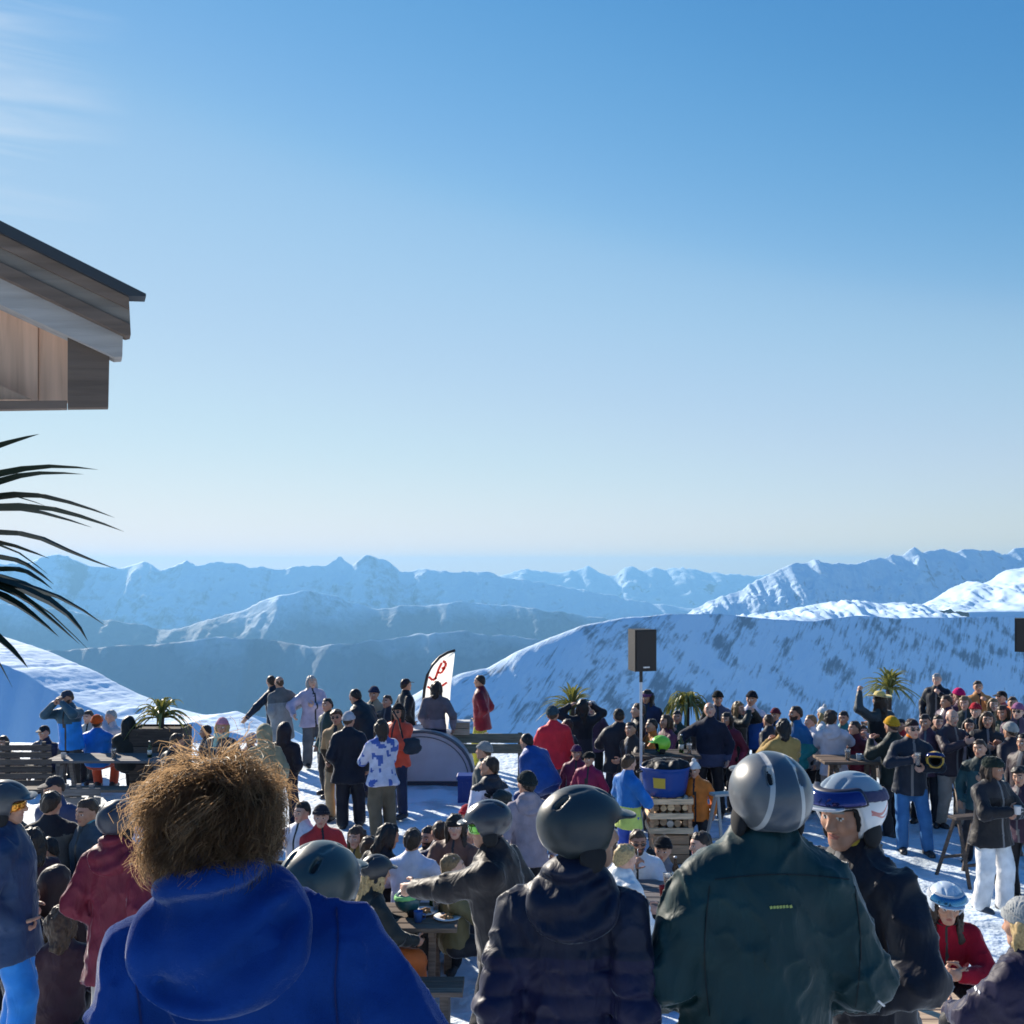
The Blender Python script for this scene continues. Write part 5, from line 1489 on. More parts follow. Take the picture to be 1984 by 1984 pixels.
def backpack(u, v, Y, label, col, s=1.0, rz=0.0, z=None):
    c = P(u, v, Y); g = ground_z(Y) if z is None else z
    root_f = lambda X, Yy, Z: smin(smin(f_ell(X, Yy, Z, (0, 0, .24), (.17, .12, .25)), f_ell(X, Yy, Z, (0, -.10, .16), (.12, .06, .12)), .03), f_ell(X, Yy, Z, (0, .0, .45), (.13, .11, .06)), .03) + 0.012 * vn3(X * 14, Yy * 14, Z * 14)
    V, Q = cached('backpack', lambda: field_mesh(root_f, (-.25, -.25, -.05), (.25, .2, .56), .016))
    o = link('backpack', mesh_np('backpack', V, Q, fabric(col, 'shell'))); o.location = (c.x, Y, g); o.rotation_euler = (0, 0, rz); o.scale = (s, s, s)
    tag(o, label, 'backpack', 'backpacks left on the snow')
    for sx in (-1, 1):
        mb = MB(); mb.tube([(sx * .08, .11, .44), (sx * .10, .18, .34), (sx * .11, .17, .16), (sx * .10, .11, .06)], 0.018, 6); mb.build('strap', fabric((0.03, 0.03, 0.03)), o, True)
    mb = MB(); mb.tube([(-.04, .06, .50), (0, .05, .545), (.04, .06, .50)], 0.009, 6); mb.build('handle', fabric((0.03, 0.03, 0.03)), o, True)
backpack(588, 1600, 12.9, 'dark backpack leaning at the left of the bag pile by the bench', (0.02, 0.02, 0.03), 0.9, 0.4)
backpack(606, 1600, 12.6, 'reddish black backpack in the bag pile by the bench', (0.07, 0.02, 0.025), 0.85, -0.5)
backpack(660, 1600, 12.4, 'navy backpack by the boots of the man in the grey beanie', (0.015, 0.025, 0.05), 0.7, 1.2)
backpack(800, 1640, 11.3, 'slate blue backpack on the snow behind the white jacket', (0.03, 0.05, 0.10), 0.8, 0.2)
backpack(1265, 1640, 12.2, 'black rucksack in front of the firewood crate', (0.012, 0.012, 0.014), 1.0, 0.6)
backpack(1440, 1640, 11.8, 'dark red backpack on the snow behind the green jacket', (0.10, 0.02, 0.03), 0.9, 0.6)

def trestle(u, Y, h, label, col):
    c = xa(u, Y); g = ground_z(Y)
    root = empty('folding_stand', (c, Y, g), 0.3); tag(root, label, 'stand', 'folding stands with crossed legs')
    for sy in (-1, 1):
        for sx in (-1, 1):
            mb = MB(); mb.bar((sx * .14, sy * .03, h), (sx * .20, sy * .30, 0), 0.035, 0.03); mb.build('leg', col, root)
        mb = MB(); mb.bar((-.18, sy * .20, h * .35), (.18, sy * .20, h * .35), 0.03, 0.03); mb.build('rung', col, root)
    mb = MB(); mb.box((0, 0, h + .012), (0.42, 0.16, 0.035), bev=.005); mb.build('top', col, root)
trestle(1408, 13.2, 0.95, 'tall pale folding stand beside the man in navy', mat('pale_alloy', (0.34, 0.33, 0.32), .5, metal=.4))
trestle(1872, 12.6, 0.80, 'dark folding stand between the jeans and the white trousers', W_DARK)

# ------------------------------------------------------------------ things on the tables
GLASS = mat('clear_glass', (0.85, 0.88, 0.90), 0.05, spec=.5, trans=0.85)
BEER = mat('amber_beer', (0.55, 0.25, 0.04), 0.1, trans=0.4)
FOAM = mat('beer_foam', (0.85, 0.82, 0.74), 0.9)
CERAM = mat('white_china', (0.78, 0.78, 0.77), 0.25)
def beer(loc, label, s=1.0, tagit=True, parent=None):
    r = empty('beer_glass', loc); r.scale = (s, s, s)
    MB().lathe([(0.0, 0.0), (0.031, 0.0), (0.040, 0.155), (0.042, 0.16), (0.0405, 0.16), (0.036, 0.15), (0.029, 0.012), (0, 0.012)], 14).build('glass', GLASS, r, True)
    MB().lathe([(0.0, 0.014), (0.027, 0.014), (0.034, 0.125), (0, 0.125)], 14).build('beer', BEER, r, True)
    MB().lathe([(0.0, 0.127), (0.0345, 0.127), (0.035, 0.148), (0, 0.152)], 14).build('foam', FOAM, r, True)
    tag(r, label, 'glass', 'beer glasses'); return r
def plate(loc, label):
    r = empty('plate', loc)
    MB().lathe([(0, 0.0), (0.07, 0.0), (0.12, 0.016), (0.122, 0.02), (0.07, 0.008), (0, 0.008)], 20).build('dish', CERAM, r, True)
    V, Q = field_mesh(lambda X, Y, Z: f_ell(X, Y, Z, (0, 0, .015), (.06, .05, .025)) + .012 * vn3(X * 60, Y * 60, Z * 60), (-.08, -.08, 0), (.08, .08, .06), .01)
    link('food', mesh_np('food', V, Q, mat('food', (0.42, 0.20, 0.07), .6, noise=(40, .5))), r)
    tag(r, label, 'plate', 'plates of food on the tables'); return r
def bottle(loc, label, col=(0.02, 0.06, 0.02)):
    r = empty('bottle', loc)
    MB().lathe([(0, 0), (.034, 0), (.035, .02), (.035, .15), (.014, .20), (.013, .255), (.015, .26), (0, .26)], 14).build('glass', mat('bottle_' + cname(col), col, .15, trans=.3), r, True)
    MB().lathe([(.0356, .05), (.0362, .05), (.0362, .12), (.0356, .12)], 14).build('label', mat('bottle_label', (.7, .68, .6), .6), r, True)
    MB().lathe([(.0, .262), (.016, .262), (.016, .245), (.0135, .245)], 12).build('cap', METAL, r, True)
    tag(r, label, 'bottle', 'bottles on the tables'); return r
def cup(loc, label, col):
    r = empty('cup', loc)
    MB().lathe([(0, 0), (.032, 0), (.040, .09), (.042, .092), (.038, .088), (.03, .008), (0, .008)], 14).build('body', mat('cup_' + cname(col), col, .35), r, True)
    MB().tube([(.038, 0, .07), (.06, 0, .062), (.06, 0, .03), (.034, 0, .02)], .006, 6).build('handle', mat('cup_' + cname(col), col, .35), r, True)
    tag(r, label, 'cup', 'cups on the tables'); return r
tz = 0.792
plate((xa(822, 9.1), 9.15, tz), 'white plate of food near the teal helmet')
plate((xa(868, 9.1), 9.0, tz), 'white plate at the right end of the middle table')
beer((xa(846, 9.2), 9.2, tz), 'beer glass between the two plates on the middle table')
beer((xa(860, 9.3), 9.34, tz), 'beer glass behind the plates on the middle table', .95)
bottle((xa(838, 9.3), 9.36, tz), 'green bottle at the back of the middle table')
cup((xa(880, 9.2), 9.25, tz), 'red cup at the right end of the middle table', (.45, .03, .03))
cup((xa(812, 9.0), 8.92, tz), 'blue cup in front of the teal helmet', (.04, .12, .4))
beer((xa(1290, 9.9), 9.8, tz), 'beer glass in the middle of the grey table')
beer((xa(1322, 9.9), 9.9, tz), 'beer glass at the right of the grey table')
cup((xa(1283, 9.7), 9.62, tz), 'dark red cup on the grey table', (.25, .01, .02))
plate((xa(1306, 9.7), 9.68, tz), 'white plate on the grey table')
bottle((xa(1312, 9.9), 10.0, tz), 'brown bottle at the back of the grey table', (.06, .025, .01))
cup((xa(128, 16.6), 16.5, .802), 'white cup at the left end of the far table', (.7, .7, .7))
beer((xa(225, 16.6), 16.5, .802), 'beer glass in the middle of the far left table')
bottle((xa(290, 16.6), 16.6, .802), 'green bottle at the right end of the far left table')
beer((xa(1243, 14.9), 14.8, 1.182), 'beer glass at the left end of the tall dark table')
bottle((xa(1320, 14.9), 14.9, 1.182), 'green bottle beside the bright green helmet')
beer((xa(1332, 14.9), 14.75, 1.182), 'beer glass at the right end of the tall dark table')
beer((xa(1640, 14.9), 14.85, 1.082), 'beer glass on the tall table at the right')
cup((xa(1662, 14.9), 14.85, 1.082), 'pale blue cup on the tall table at the right', (.45, .6, .75))
bottle((xa(1765 + 20, 6.2), 6.45, 1.132), 'small dark bottle in front of the woman in red', (.05, .015, .01))

def loose_helmet(loc, rz, col, label, gog=None, tilt=0.0, s=1.0):
    sh_, li_, st_ = cached(('helmet', 0.0078), lambda: helmet_parts(0.0078))
    o = link('helmet', mesh_np('helmet', *sh_, mat('loose_shell_' + cname(col), col, .35, spec=.5, coat=.2)))
    o.location = loc; o.rotation_euler = (tilt, 0, rz); o.scale = (s, s, s); tag(o, label, 'helmet', 'loose ski helmets')
    link('liner', mesh_np('liner', *li_, mat('helmet_foam', (0.015, 0.015, 0.017), 0.9)), o)
    link('chin_strap', mesh_np('chin_strap', *st_, mat('strap_black', (0.012, 0.012, 0.014), 0.6)), o)
    if gog:
        L_, F_, S_ = cached(('gog', 0.0078, True), lambda: goggle_parts(0.0078))
        g = link('goggles', mesh_np('goggles', *F_, BLACKP), o); link('lens', mesh_np('lens', *L_, mat('lens_' + cname(gog[0]), gog[0], .08, metal=.75)), g); link('goggle_strap', mesh_np('goggle_strap', *S_, fabric(gog[1])), g)
    return o
loose_helmet((xa(800, 9.1), 9.12, tz + 0.10), math.radians(-80), (0.02, 0.11, 0.13), 'teal ski helmet lying on the middle table', ((.1, .35, .12), (.25, .6, .2)))
loose_helmet((xa(1277, 14.9), 14.85, 1.182 + 0.11), math.radians(100), (0.22, 0.62, 0.04), 'bright green helmet on the tall dark table')

# ================================================================== the crowd
BK = (0.012, 0.012, 0.016); NV = (0.014, 0.019, 0.045); CH = (0.035, 0.035, 0.04); GY = (0.22, 0.225, 0.235); WH = (0.66, 0.67, 0.72); OL = (0.085, 0.075, 0.045)
TN = (0.34, 0.24, 0.145); BL = (0.015, 0.15, 0.52); RD = (0.42, 0.018, 0.03); MR = (0.135, 0.014, 0.028); BN = (0.10, 0.055, 0.035); PU = (0.055, 0.03, 0.07)
def S(c): return (c, 'shell')
def Cc(c): return (c, 'cloth')
def Fl(c): return (c, 'fleece')
def Pf(c): return (c, 'puffer')
def Wl(c): return (c, 'wool')
FRONT, MIDP, FAR = 'people in the foreground', 'people at and around the tables', 'people standing along the far side of the terrace'
K = {}

# ---- foreground
K['hoodie'] = person('curly haired person in a royal blue hoodie with their back turned', 415, 1447, 1.84, 4, jk=Fl((0.006, 0.032, 0.155)), hair=('big', 'brown'), tr=Cc(CH), hood=1.08, bulk=0.90,
    armL=((0.17, 0.10, -0.03), (0.45, -1, 0), 'relax'), armR=((0.23, 0.08, -0.02), (0.8, -0.8, 0), 'fist'), neckx=-0.075, lean=(0, -3), head=(4, -2, 2), headscale=0.93, cup=0.022, neckz=-0.030, wrinkle=1.3, fold=0.016, group=FRONT, h=1.80, cell=0.0082, zipc=False)
K['green'] = person('large man in a dark green ski jacket and grey striped helmet seen from behind', 1487, 1452, 3.2, 3, jk=S((0.006, 0.033, 0.038)), hat=('helmet', (0.05, 0.065, 0.085), 0.34, ((0.11, 0.115, 0.12), (0.42, 0.42, 0.41), 'back')), tr=S(BK), bulk=1.26,
    armL=((0.24, 0.16, 0.00), (0.5, -1, 0), 'grip'), armR=((0.25, 0.16, 0.0), (0.55, -1, 0), 'grip'), collar=(0.20, 0.22, 0.05), wrinkle=1.2, fold=0.012, group=FRONT, hair=('short', 'dark'), head=(4, 4, 0), zipc=False, hem=-0.22, cell=0.0078)
K['navyp'] = person('person in a navy quilted puffer jacket and dark green helmet looking right', 1134, 1520, 3.2, -12, jk=Pf((0.012, 0.012, 0.045)), yoke=(0.30, (0.008, 0.012, 0.032)), hat=('helmet', (0.016, 0.024, 0.026), 0.42), tr=S(BK), bulk=0.93, hood=1.05,
    armL=((0.17, 0.10, -0.02), (0.35, -1, 0), 'grip'), armR=((0.16, 0.12, -0.02), (0.3, -1, 0), 'grip'), quilt=0.070, head=(-56, -4, 0), group=FRONT, hair=('short', 'dark'), neckx=0.05, zipc=False, cell=0.0082)
K['white_helmet'] = person('man in a black jacket and pale helmet with blue goggles turned to face left', 1642, 1496, 3.75, 118, jk=S((0.014, 0.014, 0.022)), hat=('helmet', (0.24, 0.29, 0.34), 0.22, ((0.62, 0.62, 0.64), (0.42, 0.10, 0.10), 'low')), goggles=((0.018, 0.024, 0.15), (0.02, 0.02, 0.04), (0.05, 0.05, 0.10)),
    bulk=1.06, armL='held', armR='pocket', collar=(0.45, 0.30, 0.05), skin='b', group=FRONT, hair=('short', 'grey'), tr=S(BK), head=(6, -4, 0), wrinkle=1.5)
K['dark_helmet'] = person('person in a plain dark teal helmet half hidden behind the blue hoodie', 624, 1628, 2.95, -20, jk=S((0.015, 0.02, 0.022)), hat=('helmet', (0.020, 0.038, 0.040), 0.38), hair=('bob', 'dark'), tr=S(BK), group=FRONT, fem=0.6, headscale=1.06)
K['maroon'] = person('person in a long maroon hooded jacket and dark helmet seen from behind', 232, 1548, 6.6, -14, jk=S(MR), hat=('helmet', (0.035, 0.035, 0.05), 0.4), tr=Cc((0.42, 0.37, 0.31)), hem=-0.34, hood=1.15, bulk=1.06, fold=0.014, wrinkle=1.1, armL='pocket', armR='pocket', head=(-10, 0, 0), group=FRONT, zipc=False)
K['left_gog'] = person('person at the left edge in navy jacket with orange goggles and bright blue trousers', 14, 1510, 6.5, -72, jk=S((0.016, 0.035, 0.085)), hat=('helmet', (0.045, 0.048, 0.055), 0.35), goggles=((0.75, 0.30, 0.02), (0.35, 0.12, 0.01), (0.05, 0.05, 0.05), False), tr=S((0.01, 0.15, 0.45)), bulk=1.1, armL='pocket', armR='pocket', collar=(0.03, 0.04, 0.09), group=FRONT, hem=-0.24)
K['reach'] = person('black jacket skier in helmet with lime goggles reaching an arm to the left', 942, 1550, 5.9, 72, jk=S((0.016, 0.013, 0.016)), hat=('helmet', (0.032, 0.034, 0.045), 0.3), goggles=((0.15, 0.42, 0.05), (0.25, 0.60, 0.04), (0.04, 0.04, 0.04), False), tr=S(BK), bulk=1.12, hem=-0.36,
    armL=((0.02, 0.66, 0.30), (0.5, 0, -0.8), 'relax'), armR='pocket', lean=(8, 0), head=(16, -6, 0), group=FRONT)
K['redgirl'] = person('woman in red sweater and pale helmet with both hands together on the table', 1834, 1711, 7.0, 172, 'sit', jk=Fl((0.24, 0.010, 0.022)), hat=('helmet', (0.50, 0.58, 0.66), 0.25), goggles=((0.05, 0.20, 0.36), (0.45, 0.46, 0.48), (0.3, 0.32, 0.35)), hair=('long', 'dark'), fem=1.0, lean=(20, 0), head=(0, -4, 0),
    armL=((0.05, 0.33, 0.36), (1, -0.1, -0.6), 'grip'), armR=((0.06, 0.31, 0.35), (1, -0.1, -0.6), 'relax'), tr=S(BK), group=FRONT, skin='a')
K['purple'] = person('person in a purple navy jacket and grey beanie cut off at the right edge', 1985, 1741, 5.2, 22, 'sit', jk=S((0.012, 0.009, 0.034)), hat=('beanie', (0.25, 0.26, 0.26)), lean=(12, 0), armL='table', armR='table', bulk=1.3, group=FRONT, wrinkle=1.3, hair=('long', 'blond'))

# ---- seated around the left tables
K['grey_yoke'] = person('dark haired man in an olive grey jacket with a black yoke seen from behind', 100, 1531, 9.6, 8, jk=Cc((0.085, 0.085, 0.080)), yoke=(0.40, (0.02, 0.022, 0.03)), hair=('short', 'dark'), tr=Cc(CH), bulk=1.1, group=MIDP, zipc=False, armL='table', armR='table')
person('brown haired person with a pale teal face cover behind the maroon jacket', 168, 1546, 9.5, 150, jk=Cc((0.05, 0.07, 0.09)), hair=('short', 'brown'), collar=(0.10, 0.28, 0.32), tr=Cc(CH), group=MIDP, head=(0, -6, 0))
person('person in a dark cap behind the man with the black yoke', 104, 1503, 10.6, 165, jk=S(NV), hair=('short', 'dark'), hat=('cap', (0.03, 0.03, 0.04)), group=MIDP)
person('dark brown haired woman seated near the left edge in a plum coat', 60, 1603, 8.9, 60, 'sit', jk=S((0.05, 0.018, 0.03)), hair=('bob', 'dark'), sit_h=0.50, fem=1.0, armL='table', armR='lap', group=MIDP, tr=S(BK))
person('person in a brown black hooded coat slumped on the bench at the left', 108, 1678, 8.3, -8, 'sit', jk=S((0.035, 0.016, 0.017)), hat=('hood', (0.035, 0.018, 0.018)), bulk=1.15, lean=(10, 0), tr=S(BK), armL='table', armR='lap', group=MIDP, sit_h=0.5)
person('brown haired head low at the left beside the bright blue trousers', 54, 1676, 8.8, 20, 'sit', jk=S((0.02, 0.014, 0.014)), hair=('short', 'brown'), tr=S(BK), group=MIDP, armL='lap', armR='lap')
person('dark coated child seated lowest at the left by the blue trousers', 52, 1706, 8.0, -10, 'sit', jk=S((0.022, 0.016, 0.022)), hair=('bob', 'dark'), tr=S(BK), group=MIDP, armL='lap', armR='lap', fem=1.0)
person('dark coated person tucked between the maroon jacket and the curly hair', 305, 1652, 8.4, 30, 'sit', jk=S((0.04, 0.018, 0.025)), hair=('short', 'brown'), tr=S(BK), group=MIDP, armL='table', armR='table')

# ---- far left group
person('man in a two tone blue jacket and dark cap raising a phone to his face', 129, 1337, None, 168, jk=S((0.012, 0.19, 0.58)), yoke=(0.27, (0.035, 0.075, 0.105)), hat=('cap', (0.03, 0.04, 0.06)), tr=Cc((0.06, 0.055, 0.055)), armL='face', armR='face', group=FAR, beard=True, skin='b')
person('person in a bright blue jacket and orange beanie seated with back turned', 188, 1385, None, 4, 'sit', jk=S((0.010, 0.135, 0.46)), hat=('beanie', (0.62, 0.09, 0.02)), tr=Cc((0.40, 0.07, 0.035)), bulk=1.18, armL='table', armR='table', group=FAR)
person('pink faced man seated left of the orange beanie facing the camera', 171, 1376, 19.3, 175, 'sit', jk=S((0.30, 0.31, 0.30)), hair=('short', 'brown'), armL='table', armR='table', group=FAR, skin='c')
person('grey haired man resting a hand on his face at the far left table', 214, 1375, 18.8, 150, 'sit', jk=S((0.35, 0.33, 0.36)), hair=('short', 'grey'), armL='face', armR='table', group=FAR, skin='c')
person('broad figure in black hooded coat seated beside the bright blue jacket', 250, 1388, None, 0, 'sit', jk=S((0.014, 0.017, 0.017)), hat=('hood', (0.014, 0.017, 0.017)), bulk=1.32, tr=S(BK), armL='table', armR='table', group=FAR)
person('brown haired man in black leaning in front of the left planter', 344, 1420, 15.4, -40, 'sit', jk=S((0.014, 0.015, 0.02)), hair=('short', 'brown'), sit_h=0.56, lean=(12, 0), armL='lap', armR='table', group=FAR, tr=S(BK))
person('woman in a pink beanie and black jacket with a pale green scarf', 430, 1391, 15.0, 172, jk=S((0.015, 0.022, 0.03)), hat=('beanie', (0.42, 0.18, 0.24)), hair=('long', 'blond'), fem=1.0, scarf=(0.28, 0.42, 0.36), group=FAR)
person('red faced person in dark coat at the far left bench end', 6, 1425, 16.0, 160, jk=S((0.03, 0.02, 0.03)), hair=('short', 'brown'), group=FAR, h=1.55)
person('dark capped head just above the slatted bench at the left', 85, 1405, 18.0, 170, 'sit', jk=S(NV), hat=('cap', (0.02, 0.02, 0.025)), hair=('short', 'dark'), group=FAR)

# ---- standing group left of the flag
person('man in dark navy stretching one arm down to the left', 525, 1308, 20.2, 60, jk=S((0.014, 0.024, 0.045)), hair=('short', 'dark'), armL=((0.62, 0.25, 0.02), (0.2, -0.5, 0.6), 'open'), armR='down', lean=(4, -6), group=FAR, tr=S(NV))
person('balding man in a long pale grey coat standing side on', 541, 1311, 19.9, 35, jk=Cc((0.20, 0.215, 0.23)), hair=('thin', 'brown'), hem=-0.42, bulk=1.12, armL='pocket', armR='hips', tr=Cc(CH), group=FAR)
person('grey haired woman in a pale mauve jacket and grey trousers', 604, 1308, 19.9, -150, jk=Pf((0.36, 0.31, 0.40)), hair=('bob', 'grey'), tr=Cc((0.085, 0.09, 0.10)), armL='cross', armR='wide', fem=1.0, bulk=1.15, trw=1.25, group=FAR, collar=(0.05, 0.05, 0.08), skin='c')
person('person in a glossy black jacket stooping over behind the grey beanie', 688, 1334, 17.6, 60, jk=Pf((0.012, 0.018, 0.026)), hair=('short', 'black'), lean=(32, 0), bulk=1.22, armL='lap', armR='lap', quilt=0.07, group=FAR, tr=S(NV))
person('curly haired woman in a tan jacket and tan trousers with glasses', 652, 1373, 15.7, 170, jk=Cc((0.36, 0.22, 0.11)), hair=('curly', 'brown'), glasses=True, fem=1.0, tr=Cc((0.36, 0.26, 0.16)), yoke=(-0.18, (0.08, 0.05, 0.03)), armL='chest', armR='pocket', group=FAR)
K['beanie_man'] = person('man all in dark navy with a pale grey beanie seen from behind', 676, 1379, 15.3, 3, jk=S((0.011, 0.014, 0.026)), hat=('beanie', (0.30, 0.31, 0.34)), tr=S((0.011, 0.013, 0.024)), hem=-0.26, bulk=1.12, trw=1.2, armL='pocket', armR='down', group=FAR, zipc=False)
person('person in a dark beanie and sand coloured jacket facing the camera', 724, 1330, 18.3, 160, jk=Cc((0.34, 0.27, 0.18)), hat=('beanie', (0.02, 0.028, 0.06)), armL='chest', armR='pocket', group=FAR, tr=Cc(CH))
person('figure in black with a wide brimmed dark hat beside the flag', 787, 1314, 19.5, -60, jk=S((0.014, 0.017, 0.025)), hat=('cap', (0.02, 0.018, 0.03)), hair=('short', 'dark'), armL='pocket', armR='pocket', group=FAR, tr=S(BK))
K['orange'] = person('woman in an orange jacket with a dark shoulder bag striding in navy trousers', 771, 1363, 16.0, 150, jk=Pf((0.55, 0.065, 0.03)), hat=('beanie', (0.02, 0.02, 0.022)), hair=('long', 'dark'), fem=1.0, tr=S((0.014, 0.022, 0.055)), bulk=1.12, glasses=True, armL='cross', armR='chest', group=FAR, legs=((-0.22, 0.14, 0.085), (0.16, -0.10, 0.085)))
K['sweater'] = person('dark haired woman in a white and blue patterned sweater and olive trousers', 739, 1392, 14.7, 24, jk=Wl((0.50, 0.50, 0.60)), stripes=(0.07, 0.12, 0.36), hair=('bob', 'dark'), fem=1.0, tr=Cc((0.115, 0.095, 0.065)), trw=1.25, armL='chest', armR='cross', group=FAR)
person('small hooded figure in black in front of the grey coat', 551, 1399, 14.9, 0, jk=S((0.015, 0.013, 0.022)), hat=('hood', (0.015, 0.013, 0.022)), armL='pocket', armR='pocket', group=FAR, tr=S(NV))
person('beige hooded person peeking over the curly hair', 512, 1403, 14.4, 10, jk=Cc((0.22, 0.20, 0.13)), hat=('hood', (0.22, 0.20, 0.13)), group=FAR, tr=Cc(CH))
person('person in navy trousers whose grey brown top stands in for a shadow on the flag', 846, 1319, 18.9, 6, jk=Cc((0.115, 0.10, 0.115)), hair=('bob', 'dark'), fem=1.0, tr=S((0.013, 0.018, 0.05)), hem=-0.06, armL='pocket', armR=((0.32, -0.02, -0.04), (0.5, -1, 0), 'relax'), group=FAR, zipc=False, hat=None)  # grey figure put in place of a silhouette's shadow through the flag cloth
person('man in a long dark red jacket and yellow green trousers facing left', 929, 1307, 19.9, 78, jk=S((0.16, 0.010, 0.022)), hair=('short', 'dark'), tr=S((0.30, 0.30, 0.04)), hem=-0.24, armL='pocket', armR='pocket', bulk=1.08, group=FAR, yoke=(0.34, (0.10, 0.008, 0.018)))

# ---- middle group on the snow
person('person in a grey wool cap standing behind the white jacket', 937, 1437, 13.3, 70, jk=S((0.05, 0.06, 0.06)), hat=('beanie', (0.20, 0.21, 0.21)), group=MIDP, h=1.62)
K['white_back'] = person('dark haired man in a white jacket with a black backpack facing left', 948, 1464, 11.6, 40, jk=S((0.52, 0.51, 0.60)), hair=('short', 'dark'), head=(30, 0, 0), hood=True, yoke=(0.42, (0.02, 0.025, 0.04)), tr=S(NV), group=MIDP)
person('person in a dark beanie and mauve grey jacket seen from behind', 1020, 1494, 10.7, 12, jk=Cc((0.235, 0.21, 0.25)), hat=('beanie', (0.02, 0.028, 0.03)), hair=('short', 'dark'), head=(25, 0, 0), hood=True, tr=Cc(CH), group=MIDP, zipc=False)
person('person in bright navy blue crouching beside the red jacket', 1020, 1420, 14.6, 50, 'sit', jk=S((0.010, 0.050, 0.21)), hair=('short', 'black'), lean=(38, 0), bulk=1.35, sit_h=0.60, armL='lap', armR='lap', tr=S((0.01, 0.03, 0.12)), group=FAR)
K['red_back'] = person('man in a bright red jacket with hands at his chest seen from behind', 1071, 1367, 15.6, 8, jk=S((0.50, 0.018, 0.032)), hat=('beanie', (0.03, 0.055, 0.07)), tr=S((0.022, 0.025, 0.055)), armL=((0.05, 0.22, 0.36), (0.7, -0.2, -0.6), 'grip'), armR=((0.10, 0.22, 0.20), (0.5, -0.6, -0.3), 'grip'), bulk=1.1, group=FAR, hem=-0.12, zipc=False, trw=1.2)

# ---- centre crowd around the tall dark table
person('long black haired person holding both arms up to their head', 1128, 1353, 16.9, 20, jk=S((0.013, 0.015, 0.022)), hair=('long', 'black'), armL='raisehead', armR='raisehead', group=FAR, tr=S(BK), zipc=False)
person('white haired person just right of the raised arms', 1147, 1358, 17.6, 160, jk=S((0.05, 0.03, 0.06)), hair=('bob', 'grey'), group=FAR, skin='c', tr=S(BK))
person('broad man in a dark charcoal jacket and black cap seen from behind', 1199, 1372, 15.6, 4, jk=S((0.017, 0.020, 0.030)), hat=('cap', (0.014, 0.016, 0.016)), hair=('short', 'dark'), bulk=1.26, armL='table', armR='table', group=FAR, zipc=False, tr=S(NV))
person('brown haired man in black facing left behind the speaker pole', 1236, 1361, 16.2, 80, jk=S((0.014, 0.016, 0.018)), hair=('short', 'brown'), armL='drink', armR='table', group=FAR, skin='c', tr=S(BK))
person('purple haired woman in navy behind the speaker pole', 1254, 1336, 18.0, 150, jk=S((0.018, 0.026, 0.07)), hair=('long', 'dark'), hat=('band', (0.12, 0.05, 0.12)), fem=1.0, group=FAR, tr=S(BK))
person('child in a burgundy jacket and black hat in front of the charcoal jacket', 1141, 1456, 14.2, 160, jk=S((0.18, 0.010, 0.05)), hat=('fur', (0.014, 0.016, 0.016)), hair=('short', 'dark'), group=MIDP, h=1.38, tr=S(BK))
person('child in a dark purple hat beside the burgundy jacket', 1117, 1444, 14.5, 170, jk=S((0.12, 0.02, 0.05)), hat=('beanie', (0.05, 0.02, 0.06)), group=MIDP, h=1.40, tr=S(BK))
person('boy in a blue and lime jacket turning to the right', 1219, 1460, 12.6, -58, jk=S((0.012, 0.115, 0.36)), yoke=(-0.10, (0.42, 0.50, 0.12)), hair=('short', 'brown'), tr=S((0.03, 0.07, 0.36)), group=MIDP, armL='held', armR='held', skin='c', hem=-0.2)
K['bald'] = person('bald man in a navy top tilting his head back with eyes closed', 1375, 1361, 15.9, 160, jk=Cc((0.018, 0.022, 0.042)), hair=('thin', 'light'), head=(8, 16, 6), tr=S((0.012, 0.012, 0.015)), armL='down', armR='wide', bulk=1.08, group=FAR, skin='c', zipc=False)
person('person in a black beanie directly behind the bald man', 1391, 1339, 17.8, 175, jk=S((0.05, 0.06, 0.10)), hat=('beanie', (0.016, 0.018, 0.018)), group=FAR, tr=S(BK))
person('blond woman in black drinking beside the blue and white jacket', 1432, 1358, 17.2, -130, jk=S((0.018, 0.024, 0.024)), hair=('long', 'light'), fem=1.0, armL='face', armR='face', group=FAR, tr=S(BK), skin='c')
person('person in a black beanie and a blue jacket with white shoulders', 1456, 1339, 17.5, 150, jk=S((0.012, 0.075, 0.30)), yoke=(0.40, (0.55, 0.52, 0.62)), hat=('beanie', (0.014, 0.016, 0.024)), group=FAR, armL='down', armR='drink', tr=S(NV))
person('dark haired man in a teal and blue jacket looking left', 1541, 1367, 15.9, 115, jk=S((0.010, 0.15, 0.16)), yoke=(0.22, (0.012, 0.095, 0.24)), hair=('short', 'dark'), group=FAR, armL='pocket', armR='down', tr=S(NV), skin='b', beard=True)
person('black haired person in a mustard jacket with back turned', 1518, 1391, 14.6, 12, jk=Cc((0.30, 0.20, 0.07)), hair=('bob', 'black'), group=FAR, armL='drink', armR='table', tr=Cc(CH), zipc=False)
K['white_hood'] = person('dark haired person in a pale grey white hoodie and beige trousers', 1611, 1374, 15.5, -22, jk=Fl((0.44, 0.43, 0.48)), hair=('curly', 'dark'), hood=True, group=FAR, armL='table', armR='drink', tr=Cc((0.32, 0.25, 0.21)), hem=-0.2, zipc=False)
person('person in a white bobble hat behind the pale hoodie', 1594, 1364, 17.2, 60, jk=S((0.60, 0.58, 0.60)), hat=('bobble', (0.72, 0.66, 0.60)), group=FAR, hair=('long', 'blond'), fem=1.0)
person('dark haired person in a teal jacket right of the pale hoodie', 1634, 1377, 16.4, 130, jk=S((0.025, 0.16, 0.17)), hair=('short', 'dark'), group=FAR, armL='drink', armR='table')
